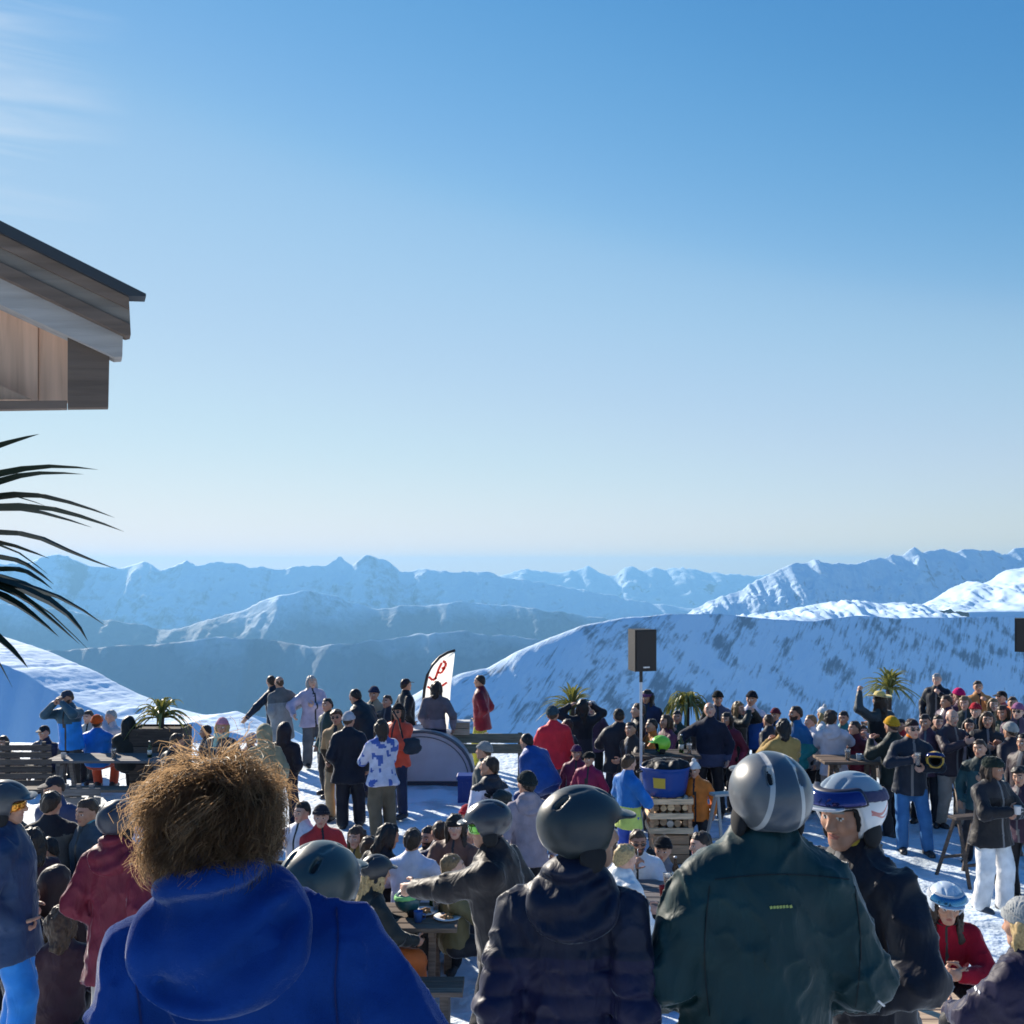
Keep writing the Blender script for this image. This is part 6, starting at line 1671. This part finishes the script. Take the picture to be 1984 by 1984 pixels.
person('person in a straw hat raising a fist above the crowd', 1703, 1337, 16.6, 20, jk=S((0.012, 0.018, 0.022)), hat=('brimhat', (0.44, 0.36, 0.14), (0.46, 0.38, 0.18)), hair=('long', 'dark'), group=FAR, armL=((0.34, 0.05, 0.80), (1, -0.1, 0.1), 'fist'), armR='table', h=1.82)
person('person in a mustard yellow beanie and black jacket', 1727, 1388, 14.7, 40, jk=S((0.016, 0.022, 0.018)), hat=('beanie', (0.44, 0.24, 0.02)), group=FAR, armL='drink', armR='drink', bulk=1.1)
K['jeans'] = person('man in a navy jacket with an orange collar holding a drink in blue jeans', 1768, 1392, 13.8, 172, jk=S((0.013, 0.020, 0.036)), hat=('backcap', (0.03, 0.016, 0.02)), collar=(0.68, 0.16, 0.015), glasses=True, tr=Cc((0.035, 0.12, 0.28)), armL=((0.10, 0.26, 0.20), (1, -0.2, -0.3), 'grip'), armR=((0.06, 0.26, 0.30), (1, -0.2, -0.3), 'grip'), group=FAR, skin='c', hair=('short', 'dark'))
person('dark haired man in plum behind the orange collar', 1792, 1383, 15.4, 150, jk=S((0.06, 0.03, 0.05)), hair=('short', 'dark'), group=FAR)
person('greying man in a dark jacket and beige trousers clapping his hands', 1845, 1375, 15.2, -165, jk=S((0.045, 0.032, 0.042)), hair=('thin', 'grey'), tr=Cc((0.26, 0.22, 0.185)), armL='clap', armR='clap', group=FAR, skin='c', trw=1.1)
person('long haired woman in a black jacket at the right of the crowd', 1913, 1378, 15.1, 165, jk=S((0.014, 0.016, 0.022)), hair=('long', 'brown'), fem=1.0, armL='chest', armR='cross', group=FAR, tr=S(BK), bulk=1.1)
person('tall white haired man in black standing highest at the back right', 1815, 1304, 20.5, 150, jk=S((0.014, 0.015, 0.022)), hair=('short', 'grey'), group=FAR, skin='c', armL='drink')
person('brown haired person in a purple jacket below the tall white haired man', 1833, 1346, 17.8, 110, jk=S((0.055, 0.03, 0.06)), hair=('short', 'brown'), group=FAR)
person('person in a bright magenta beanie at the back right', 1857, 1333, 18.6, 30, jk=S((0.06, 0.02, 0.04)), hat=('beanie', (0.40, 0.012, 0.10)), group=FAR)
person('pale haired person with a ruddy face below the magenta beanie', 1869, 1348, 17.4, 150, jk=S((0.03, 0.04, 0.035)), hair=('bob', 'light'), group=FAR, skin='c', fem=1.0)
person('brown haired man in a tan and orange jacket at the back right', 1895, 1318, 19.5, 165, jk=S((0.34, 0.16, 0.05)), hair=('short', 'brown'), group=FAR, armL='drink')
person('person in a black cap with a reddish face near the right edge', 1940, 1338, 18.2, 120, jk=S((0.12, 0.03, 0.035)), hat=('cap', (0.02, 0.014, 0.016)), hair=('short', 'dark'), group=FAR, skin='c')
person('person in orange scarf beside the black cap near the right edge', 1962, 1349, 17.8, 150, jk=S((0.05, 0.03, 0.04)), hair=('short', 'brown'), scarf=(0.55, 0.16, 0.05), group=FAR)
person('brown haired person in dark green below the black cap', 1943, 1366, 16.4, 130, jk=S((0.03, 0.045, 0.03)), hair=('bob', 'brown'), group=FAR, skin='b')
person('person in a purple beanie and sunglasses at the right edge', 1972, 1362, 16.2, 150, jk=S((0.08, 0.05, 0.075)), hat=('beanie', (0.20, 0.08, 0.16)), glasses=True, group=FAR, skin='c')
person('person in a pale grey beanie in front of the right edge crowd', 1957, 1399, 14.6, 20, jk=S((0.028, 0.022, 0.032)), hat=('beanie', (0.27, 0.265, 0.25)), group=FAR, armR='drink', zipc=False)
K['white_trs'] = person('person in a black jacket and white ski trousers holding a cup', 1926, 1465, 11.5, -158, jk=S((0.014, 0.013, 0.016)), hat=('fur', (0.02, 0.028, 0.024)), hair=('bob', 'dark'), tr=S((0.58, 0.58, 0.66)), trw=1.22, armL=((0.04, 0.28, 0.20), (1, -0.2, -0.4), 'grip'), armR=((0.06, 0.30, 0.26), (1, -0.2, -0.4), 'grip'), bulk=1.1, hem=-0.19, group=MIDP, skin='d', boots=(0.03, 0.04, 0.06))
person('curly dark haired person in a purple coat at the right edge', 1976, 1483, 11.9, 120, jk=S((0.05, 0.026, 0.05)), hair=('curly', 'black'), group=MIDP, armL='chest', armR='chest', tr=S(BK))

# ---- seated at the middle tables
person('black haired person in a black jacket looking down to the right', 754, 1595, 10.2, -40, 'sit', jk=S((0.013, 0.013, 0.017)), hair=('bob', 'black'), lean=(14, 0), head=(-15, -14, 0), armL='table', armR='table', group=MIDP)
K['white_seat'] = person('dark haired person in a white lavender jacket seated with back turned', 799, 1602, 9.75, -6, 'sit', jk=S((0.46, 0.48, 0.68)), hair=('short', 'dark'), bulk=1.08, armL='table', armR='table', group=MIDP, sit_h=0.5, zipc=False)
person('woman with sunglasses pushed up on dark hair and a brown jacket', 882, 1577, 10.3, 168, 'sit', jk=S((0.11, 0.055, 0.04)), hair=('long', 'dark'), hat=('band', (0.02, 0.02, 0.022)), fem=1.0, armL='table', armR='chest', group=MIDP, skin='c')
person('brown haired head turned away behind the woman in brown', 851, 1589, 10.9, 20, 'sit', jk=S((0.03, 0.03, 0.06)), hair=('short', 'brown'), group=MIDP, armL='table', armR='lap')
person('fair haired person in olive partly behind the reaching arm', 878, 1652, 9.2, -70, 'sit', jk=S((0.10, 0.085, 0.04)), hair=('short', 'light'), group=MIDP, armL='table', armR='table', skin='c')
K['girl_left'] = person('fair haired skier in a black helmet and orange brown trousers seated side on', 732, 1655, 8.75, -62, 'sit', jk=S((0.018, 0.022, 0.022)), hat=('helmet', (0.018, 0.018, 0.022), .4), hair=('long', 'blond'), fem=1.0, tr=S((0.36, 0.085, 0.018)), armL='table', armR=((0.20, 0.38, 0.16), (1, -0.3, -0.5), 'relax'), lean=(12, 0), group=MIDP, head=(0, -6, 0), trw=1.2)
K['eating'] = person('bearded man in a white jacket and sunglasses eating at the grey table', 1236, 1607, 10.3, 172, 'sit', jk=Pf((0.56, 0.58, 0.72)), hair=('short', 'brown'), beard=True, glasses=True, collar=(0.04, 0.03, 0.06), armL='table', armR=((0.05, 0.26, 0.50), (0.9, 0, -0.7), 'grip'), group=MIDP, skin='b', bulk=1.12)
person('person in a white puffer jacket and purple trousers beside the grey table', 1212, 1634, 8.9, -60, 'sit', jk=Pf((0.54, 0.57, 0.70)), hair=('short', 'blond'), quilt=0.09, tr=S((0.12, 0.012, 0.12)), armL='table', armR='lap', bulk=1.15, group=MIDP, skin='c', lean=(10, 0))
person('dark haired man in a grey green jacket leaning left across the grey table', 1357, 1610, 10.0, 110, 'sit', jk=S((0.06, 0.075, 0.075)), hair=('short', 'dark'), armL='table', armR='chest', lean=(12, 0), group=MIDP, skin='c')

# ---- more of the dense crowd
person('person in a dark green jacket between the bald man and the tall dark table', 1312, 1376, 16.8, 150, jk=S((0.03, 0.05, 0.035)), hair=('short', 'dark'), group=FAR, armL='drink')
person('person in a plum jacket just left of the drooping palm', 1290, 1384, 16.0, 110, jk=S((0.10, 0.03, 0.06)), hair=('bob', 'brown'), fem=1.0, group=FAR, armL='chest')
person('person in an orange jacket leaning on the tall dark table', 1262, 1392, 15.8, 100, jk=S((0.45, 0.13, 0.02)), hair=('short', 'dark'), group=FAR, armL='table', armR='table')
person('woman in a wine red jacket in front of the blond drinker', 1408, 1380, 16.4, 140, jk=S((0.12, 0.015, 0.03)), hair=('long', 'dark'), fem=1.0, group=FAR, armR='chest')
person('person in a black jacket left of the mustard jacket', 1488, 1383, 16.4, 40, jk=S(BK), hair=('short', 'brown'), group=FAR)
person('person in a bright blue jacket behind the mustard jacket', 1502, 1372, 17.4, 150, jk=S((0.05, 0.22, 0.50)), hat=('beanie', (0.10, 0.02, 0.03)), group=FAR)
person('person in a white jacket right of the teal and blue jacket', 1570, 1384, 16.3, 100, jk=S((0.56, 0.56, 0.60)), hair=('short', 'light'), group=FAR, skin='c')
person('person in a dark red jacket at the tall table on the right', 1655, 1396, 15.6, 120, jk=S((0.16, 0.015, 0.03)), hair=('short', 'dark'), group=FAR, armR='drink')
person('woman in a pale pink top behind the tall table on the right', 1672, 1404, 15.9, 165, jk=S((0.42, 0.26, 0.28)), hair=('long', 'brown'), fem=1.0, group=FAR, armL='face', skin='c')
person('person in a bright red jacket between the straw hat and the mustard beanie', 1745, 1392, 16.2, 130, jk=S((0.42, 0.03, 0.03)), hair=('short', 'dark'), group=FAR)
person('person in a brown coat left of the clapping man', 1818, 1384, 16.2, 160, jk=Cc((0.10, 0.06, 0.04)), hair=('short', 'brown'), group=FAR, skin='c')
person('person in a pale grey jacket right of the clapping man', 1878, 1392, 15.6, 150, jk=S((0.36, 0.36, 0.40)), hair=('bob', 'dark'), fem=1.0, group=FAR, armL='drink')
person('person in black with a red hat between the clapping man and the long haired woman', 1890, 1362, 16.8, 140, jk=S(BK), hat=('beanie', (0.30, 0.02, 0.03)), group=FAR, skin='c')
person('person in a dark teal jacket low at the right behind the white trousers', 1898, 1432, 13.3, 150, jk=S((0.02, 0.06, 0.07)), hair=('short', 'brown'), group=FAR, armL='chest')
person('person in dark clothes at the right edge below the grey beanie', 1984, 1420, 13.6, 120, jk=S((0.03, 0.02, 0.03)), hair=('short', 'black'), group=FAR)
person('fair haired person in tan behind the long haired woman', 1925, 1352, 17.6, 150, jk=Cc((0.26, 0.17, 0.09)), hair=('bob', 'light'), fem=1.0, group=FAR, skin='c')
person('person in black behind the magenta beanie', 1846, 1342, 18.9, 140, jk=S(BK), hair=('short', 'dark'), group=FAR)
person('person in a dark jacket between the red jacket and the raised arms', 1098, 1392, 15.9, 60, jk=S((0.03, 0.03, 0.04)), hair=('short', 'dark'), group=FAR)
person('person in a dark brown jacket right of the charcoal jacket', 1222, 1398, 15.2, 130, jk=S((0.05, 0.035, 0.03)), hair=('short', 'dark'), group=FAR, armL='table')
person('person in a grey fleece seated left of the man with the black yoke', 34, 1588, 9.6, 40, 'sit', jk=Fl((0.10, 0.10, 0.11)), hair=('short', 'dark'), group=MIDP, armL='table', armR='table', tr=S(BK))
person('person in a dark red coat seated behind the plum coat', 88, 1622, 9.2, 120, 'sit', jk=S((0.10, 0.02, 0.025)), hair=('short', 'black'), group=MIDP, armL='table', armR='lap', tr=S(BK))
person('person in black seated low between the blue trousers and the maroon jacket', 118, 1752, 7.6, 20, 'sit', jk=S((0.045, 0.018, 0.024)), hair=('bob', 'brown'), group=MIDP, armL='lap', armR='lap', tr=S(BK), fem=1.0)
person('person in a dark blue jacket seated left of the white lavender jacket', 716, 1618, 10.6, -20, 'sit', jk=S((0.015, 0.03, 0.09)), hair=('short', 'brown'), group=MIDP, armL='table', armR='table')
person('bearded man in a dark jacket behind the white lavender jacket', 830, 1600, 11.4, 160, 'sit', jk=S((0.03, 0.03, 0.035)), hair=('short', 'dark'), beard=True, group=MIDP, armL='table', armR='chest')
person('person in a grey jacket seated beyond the bearded man eating', 1284, 1622, 11.0, 150, 'sit', jk=S((0.12, 0.12, 0.14)), hat=('beanie', (0.015, 0.015, 0.018)), group=MIDP, armL='table', armR='table')
person('child in a purple jacket standing behind the beige hooded person', 486, 1420, 15.6, 160, jk=S((0.10, 0.06, 0.16)), hat=('beanie', (0.3, 0.3, 0.34)), group=FAR, h=1.45)
person('person in a dark jacket left of the pink beanie', 398, 1404, 16.0, 120, jk=S((0.03, 0.035, 0.05)), hair=('short', 'dark'), group=FAR)
person('person in dark green standing behind the curly woman in tan', 634, 1352, 17.4, 140, jk=S((0.03, 0.05, 0.045)), hair=('short', 'dark'), group=FAR)
person('person in a dark padded jacket right of the sand coloured jacket', 750, 1346, 18.0, 160, jk=Pf((0.03, 0.03, 0.045)), hair=('short', 'brown'), group=FAR)

person('person in a wine coloured jacket seated left of the skier in the black helmet', 672, 1668, 9.3, 20, 'sit', jk=S((0.10, 0.02, 0.035)), hair=('short', 'dark'), group=MIDP, armL='table', armR='table', tr=S(BK))
person('woman in a mustard jacket on the far bench of the middle table', 690, 1600, 11.6, 165, 'sit', jk=S((0.26, 0.16, 0.04)), hair=('long', 'brown'), fem=1.0, group=MIDP, armL='table', armR='chest', skin='c')
person('man in a light grey jacket seated right of the woman in brown', 912, 1592, 10.9, 150, 'sit', jk=S((0.30, 0.31, 0.33)), hair=('short', 'brown'), group=MIDP, armL='table', armR='drink', skin='c')
person('person in a teal jacket seated in front of the blue bin', 905, 1560, 12.2, 140, 'sit', jk=S((0.02, 0.12, 0.14)), hat=('beanie', (0.25, 0.02, 0.03)), group=MIDP, armL='table', armR='table', skin='c')

person('person in a white jacket seated at the left end of the tan blanket bench', 585, 1552, 12.1, 150, 'sit', jk=S((0.52, 0.52, 0.58)), hair=('short', 'dark'), group=MIDP, armL='lap', armR='drink', skin='c')
person('person in a red jacket seated beside the tan blanket', 622, 1560, 12.0, 200, 'sit', jk=S((0.38, 0.03, 0.03)), hat=('beanie', (0.03, 0.03, 0.04)), group=MIDP, armL='lap', armR='lap', skin='c')
person('person in a white ski jacket in front of the firewood crate', 1172, 1600, 10.9, 150, 'sit', jk=S((0.55, 0.56, 0.66)), hair=('long', 'brown'), fem=1.0, group=MIDP, armL='table', armR='chest', skin='c')
person('child in an orange jacket left of the tall pale folding stand', 1345, 1470, 13.6, 160, jk=S((0.5, 0.14, 0.02)), hat=('bobble', (0.5, 0.5, 0.5)), group=MIDP, h=1.4)

# ---- carried and worn separate things
V_, Q_ = field_mesh(lambda X, Y, Z: smin(f_ell(X, Y, Z, (0, 0, 0), (.15, .07, .12)), f_cap(X, Y, Z, (-.1, 0, .09), (.1, 0, .09), .04, .04), .03) + .008 * vn3(X * 20, Y * 20, Z * 20), (-.2, -.12, -.16), (.2, .12, .18), .015)
bg_ = link('shoulder_bag', mesh_np('shoulder_bag', V_, Q_, fabric((0.02, 0.03, 0.045), 'shell'))); bg_.location = P(797, 1447, 15.75); tag(bg_, 'dark navy shoulder bag hanging from the orange jacket', 'bag')
mb = MB(); mb.tube([(-.12, 0, .10), (-.20, 0, .42), (-.28, 0, .55)], 0.014, 6); mb.build('strap', fabric((0.02, 0.02, 0.025)), bg_, True)
wb = K['white_back']
def worn_pack(k, label, col):
    q = k['T'](0, -0.25, 0.20); w = k['W'](q)
    o = link('backpack', mesh_np('backpack', *_cache['backpack'], fabric(col, 'shell')))
    o.location = w + Vector((0, 0, -0.18)); o.rotation_euler = (0, 0, k['psi']); o.scale = (.85, .8, .85)
    tag(o, label, 'backpack')
    for sx in (-1, 1):
        mb = MB(); mb.tube([(sx * .12, .10, .42), (sx * .16, .22, .46), (sx * .17, .36, .38), (sx * .17, .40, .22)], 0.022, 6); mb.build('strap', fabric((0.02, 0.02, 0.02)), o, True)
worn_pack(wb, 'dark backpack on the back of the man in the white jacket', (0.018, 0.03, 0.035))
def in_hand(k, i): return k['hands'][i]
beer(in_hand(K['jeans'], 1) + Vector((0, -.03, -.06)), 'pale drink held by the man with the orange collar', 1.0)
cup(in_hand(K['white_trs'], 1) + Vector((0, -.03, -.03)), 'white cup held by the person in white trousers', (.6, .58, .58))
hh_ = loose_helmet(P(1812, 1476, 13.4), math.radians(160), (0.50, 0.30, 0.03), 'yellow helmet with navy goggles hanging beside the orange collar', ((.02, .03, .12), (.02, .02, .04)), tilt=0.3, s=0.95)
ph = MB(); ph.box((0, 0, 0), (0.075, 0.010, 0.15), bev=.003); pho = ph.build('phone', mat('phone_black', (.01, .01, .012), .2)); pho.location = P(131, 1362, 17.25); pho.rotation_euler = (0.2, 0, 0.1); tag(pho, 'black phone held up by the man in the two tone blue jacket', 'phone')
bx = MB(); bx.box((0, 0, 0), (.012, .012, .004)); ca = bx.build('camera_lens', GLASS, pho); ca.location = (.02, -.006, .05)
# fork in the eating man's hand, bottle snack of the woman in red
fk = MB(); fk.tube([(0, 0, -.08), (0, 0, .05), (0, .01, .10)], .004, 6); fo_ = fk.build('fork', METAL, None, True); fo_.location = in_hand(K['eating'], 1) + Vector((0, -.03, .02)); tag(fo_, 'metal fork in the hand of the bearded man eating', 'fork')

# ------------------------------------------------------------------ prints and trims on the near jackets
def decal(k, name, cells, m, Yn, part=None, off=0.004):
    """small raised strokes that lie on the back of a jacket; cells are (u0, v0, u1, v1, thickness px)"""
    o = part or k['jacket']; root = k['o']
    bpy.context.view_layer.update()
    Mi = o.matrix_world.inverted(); cl = Vector((0, 0, H))
    mb = MB()
    for (u0, v0, u1, v1, th) in cells:
        pts = []
        for (u, v) in ((u0, v0), (u1, v1)):
            d = (P(u, v, Yn) - cl).normalized()
            a = Mi @ cl; b = (Mi @ (cl + d)) - a
            hit, loc, nor, idx = o.ray_cast(a, b.normalized())
            if not hit: break
            pts.append(loc + nor * off * 0.5); nn = nor
        if len(pts) == 2 and (pts[1] - pts[0]).length > 1e-5: mb.slab(pts[0], pts[1], th * Yn / F, 0.003, nn)
    if mb.v: return mb.build(name, m, root if part is None else root)
decal(K['green'], 'logo', [(1491 + 6.4 * i, 1759 - 0.45 * i, 1495.5 + 6.4 * i, 1757.5 - 0.45 * i, 5.0) for i in range(7)], mat('logo_lime', (0.42, 0.46, 0.12), .5), 3.0)
decal(K['navyp'], 'logo', [(1086, 1792, 1091, 1794, 5), (1091, 1794, 1097, 1799, 4)], mat('logo_white', (.7, .7, .75), .5), 3.0)
decal(K['reach'], 'stripe', [(868 + 9 * i, 1899 + 1.2 * i + dy, 877 + 9 * i, 1900 + 1.2 * i + dy, 3.2) for dy in (0, 9, 19) for i in range(7)], mat('trim_silver', (.5, .5, .52), .4), 5.8)
decal(K['reach'], 'emblem', [(890 + 9 * math.cos(a), 1962 + 9 * math.sin(a), 890 + 9 * math.cos(a + .6), 1962 + 9 * math.sin(a + .6), 3.5) for a in np.arange(0, 6.28, .55)] + [(886, 1960, 893, 1959, 3), (886, 1966, 893, 1966, 3)], mat('trim_silver', (.5, .5, .52), .4), 5.8)
seam_m = mat('seam_dark', (0.004, 0.012, 0.015), .7)
decal(K['green'], 'seam', [(1385 + 20 * i, 1704 - 10 * math.sin(math.pi * i / 13), 1404 + 20 * i, 1704 - 10 * math.sin(math.pi * (i + .95) / 13), 2.0) for i in range(13)], seam_m, 3.0, off=0.001)
decal(K['green'], 'seam', [(1375 - 10 * math.sin(math.pi * i / 14), 1716 + 18 * i, 1375 - 10 * math.sin(math.pi * (i + 1) / 14), 1734 + 18 * i, 2.0) for i in range(14)], seam_m, 3.0, off=0.001)
decal(K['green'], 'seam', [(1655 + 12 * math.sin(math.pi * i / 14), 1716 + 18 * i, 1655 + 12 * math.sin(math.pi * (i + 1) / 14), 1734 + 18 * i, 2.0) for i in range(14)], seam_m, 3.0, off=0.001)
hs_m = mat('seam_blue', (0.002, 0.012, 0.09), .9)
decal(K['hoodie'], 'seam', [(652 + 3 * math.sin(i * .5), 1760 + 16 * i, 652 + 3 * math.sin((i + 1) * .5), 1776 + 16 * i, 3.0) for i in range(14)], hs_m, 1.75, off=0.0006)
decal(K['hoodie'], 'seam', [(268 - 5 * math.sin(i * .4), 1810 + 16 * i, 268 - 5 * math.sin((i + 1) * .4), 1826 + 16 * i, 3.0) for i in range(11)], hs_m, 1.75, off=0.0006)
decal(K['green'], 'pull_tab', [(1700, 1938, 1712, 1947, 4)], mat('trim_silver', (.5, .5, .52), .4), 3.0)
decal(K['purple'], 'print', [(1890, 1912, 1893, 1920, 4), (1897, 1920, 1900, 1925, 4)], mat('logo_white', (.7, .7, .75), .5), 5.8)

# ------------------------------------------------------------------ real strands for the backlit curly hair in front
def strands(k, n=17000, seed=5, steps=9, name='hair_strand', length=(0.085, 0.150), col=None):
    rs = np.random.RandomState(seed)
    ng = n // 22
    # guide directions over the scalp (not the face)
    g = rs.normal(size=(ng * 4, 3)); g /= np.linalg.norm(g, axis=1)[:, None]
    ok = ~((g[:, 1] > 0.15) & (g[:, 2] < 0.45)) & (g[:, 2] > -0.85)
    g = g[ok][:ng]; ng = len(g)
    cl = np.repeat(np.arange(ng), 22); N = len(cl)
    d = g[cl] + rs.normal(size=(N, 3)) * 0.09; d /= np.linalg.norm(d, axis=1)[:, None]
    cen = np.array([0, -0.020, 0.022]); rad_ = np.array([0.090, 0.100, 0.096]); shp = np.array([0.108, 0.106, 0.124])
    p = cen + d * rad_
    L = (rs.uniform(*length, size=ng)[cl]) * rs.uniform(0.8, 1.1, N) * np.where(g[cl][:, 2] < -0.45, 0.40, np.where(g[cl][:, 2] < 0.1, 0.70, 1.0))
    ph = rs.uniform(0, 6.28, ng)[cl] + rs.normal(size=N) * 0.25; fr = rs.uniform(5, 10, ng)[cl]; am = rs.uniform(0.008, 0.020, ng)[cl]
    side = np.cross(d, [0, 0, 1.0]); side /= np.linalg.norm(side, axis=1)[:, None] + 1e-6
    sw = side * (rs.normal(size=ng)[cl])[:, None] * 0.75
    tan = np.cross(side, d); tan *= np.where(tan[:, 2] > 0, -1, 1)[:, None]      # runs down over the head
    pts = []
    lift = np.clip(rs.uniform(0.0, 1.1, ng) + 0.6 * vn3(g[:, 0] * 2.6 + 4, g[:, 1] * 2.6, g[:, 2] * 2.6), 0, 1.5)[cl]
    q = p.copy(); dr = d * 0.35 + tan * 0.7 + sw * 0.9 + rs.normal(size=(N, 3)) * 0.06; dr /= np.linalg.norm(dr, axis=1)[:, None]
    gs = rs.normal(size=(ng, 3))[cl] * 0.17 + rs.normal(size=(N, 3)) * 0.05
    for s in range(steps):
        t = s / (steps - 1)
        cq = np.tile(cen, (N, 1)); cq[:, 2] = np.clip(q[:, 2], -0.075, cen[2])
        taper = 1 - 0.42 * smoothstep(-0.030, -0.125, q[:, 2])
        rv = (q - cq) / (shp * taper[:, None]); rho = np.linalg.norm(rv, axis=1) + 1e-6
        nrm = rv / shp; nrm /= np.linalg.norm(nrm, axis=1)[:, None] + 1e-6
        dn = np.array([0, 0, -1.0]) + nrm * nrm[:, 2:3]; dn /= np.linalg.norm(dn, axis=1)[:, None] + 0.15
        up = np.cross(side, dr)
        curl = side * (np.sin(ph + fr * t) * am * t ** .6)[:, None] + up * (np.cos(ph + fr * t) * am * t ** .6)[:, None]
        pts.append(q + curl)
        tgt = 0.72 + (0.10 + 0.20 * lift) * min(t * 2.6, 1.0)
        dr = dr * 0.62 + dn * 0.38 + gs + nrm * ((tgt - rho) * 1.6)[:, None]
        dr /= np.linalg.norm(dr, axis=1)[:, None]
        q = q + dr * (L / (steps - 1))[:, None]
    A = np.stack(pts, 1); keep = A[:, -1, 2] > -0.135; A = A[keep]; N = len(A)                                    # N, steps, 3
    T_ = np.gradient(A, axis=1); T_ /= np.linalg.norm(T_, axis=2)[..., None] + 1e-9
    U = np.cross(T_, np.array([0.3, 0.5, 0.8])); U /= np.linalg.norm(U, axis=2)[..., None] + 1e-9
    Wv = np.cross(T_, U)
    r = 0.00068 * (1 - 0.65 * np.linspace(0, 1, steps) ** 2)[None, :, None]
    tw = rs.uniform(0, 6.28, N)[:, None, None]               # flat ribbons, each with its own twist
    off = (U * np.cos(tw) + Wv * np.sin(tw)) * r * 1.15
    V = np.stack([A - off, A + off], 2)
    idx = np.arange(N * steps * 2).reshape(N, steps, 2)
    Q = np.stack([idx[:, :-1, 0], idx[:, :-1, 1], idx[:, 1:, 1], idx[:, 1:, 0]], -1).reshape(-1, 4)
    m = bpy.data.materials.new('hair_strands'); m.use_nodes = True; nt = m.node_tree; b = nt.nodes['Principled BSDF']
    b.inputs['Base Color'].default_value = (0.016, 0.0110, 0.0080, 1); b.inputs['Roughness'].default_value = 0.5; b.inputs['Specular IOR Level'].default_value = 0.22
    tr_ = nt.nodes.new('ShaderNodeBsdfTranslucent'); tr_.inputs['Color'].default_value = (0.58, 0.38, 0.21, 1)
    mx = nt.nodes.new('ShaderNodeMixShader'); mx.inputs['Fac'].default_value = 0.5
    nt.links.new(b.outputs[0], mx.inputs[1]); nt.links.new(tr_.outputs[0], mx.inputs[2]); nt.links.new(mx.outputs[0], nt.nodes['Material Output'].inputs['Surface'])
    o = link('hair_strands', mesh_np('hair_strands', V.reshape(-1, 3), Q, m), k['o']); o.matrix_local = k['M']; o['kind'] = 'stuff'
strands(K['hoodie'])
build_haze()
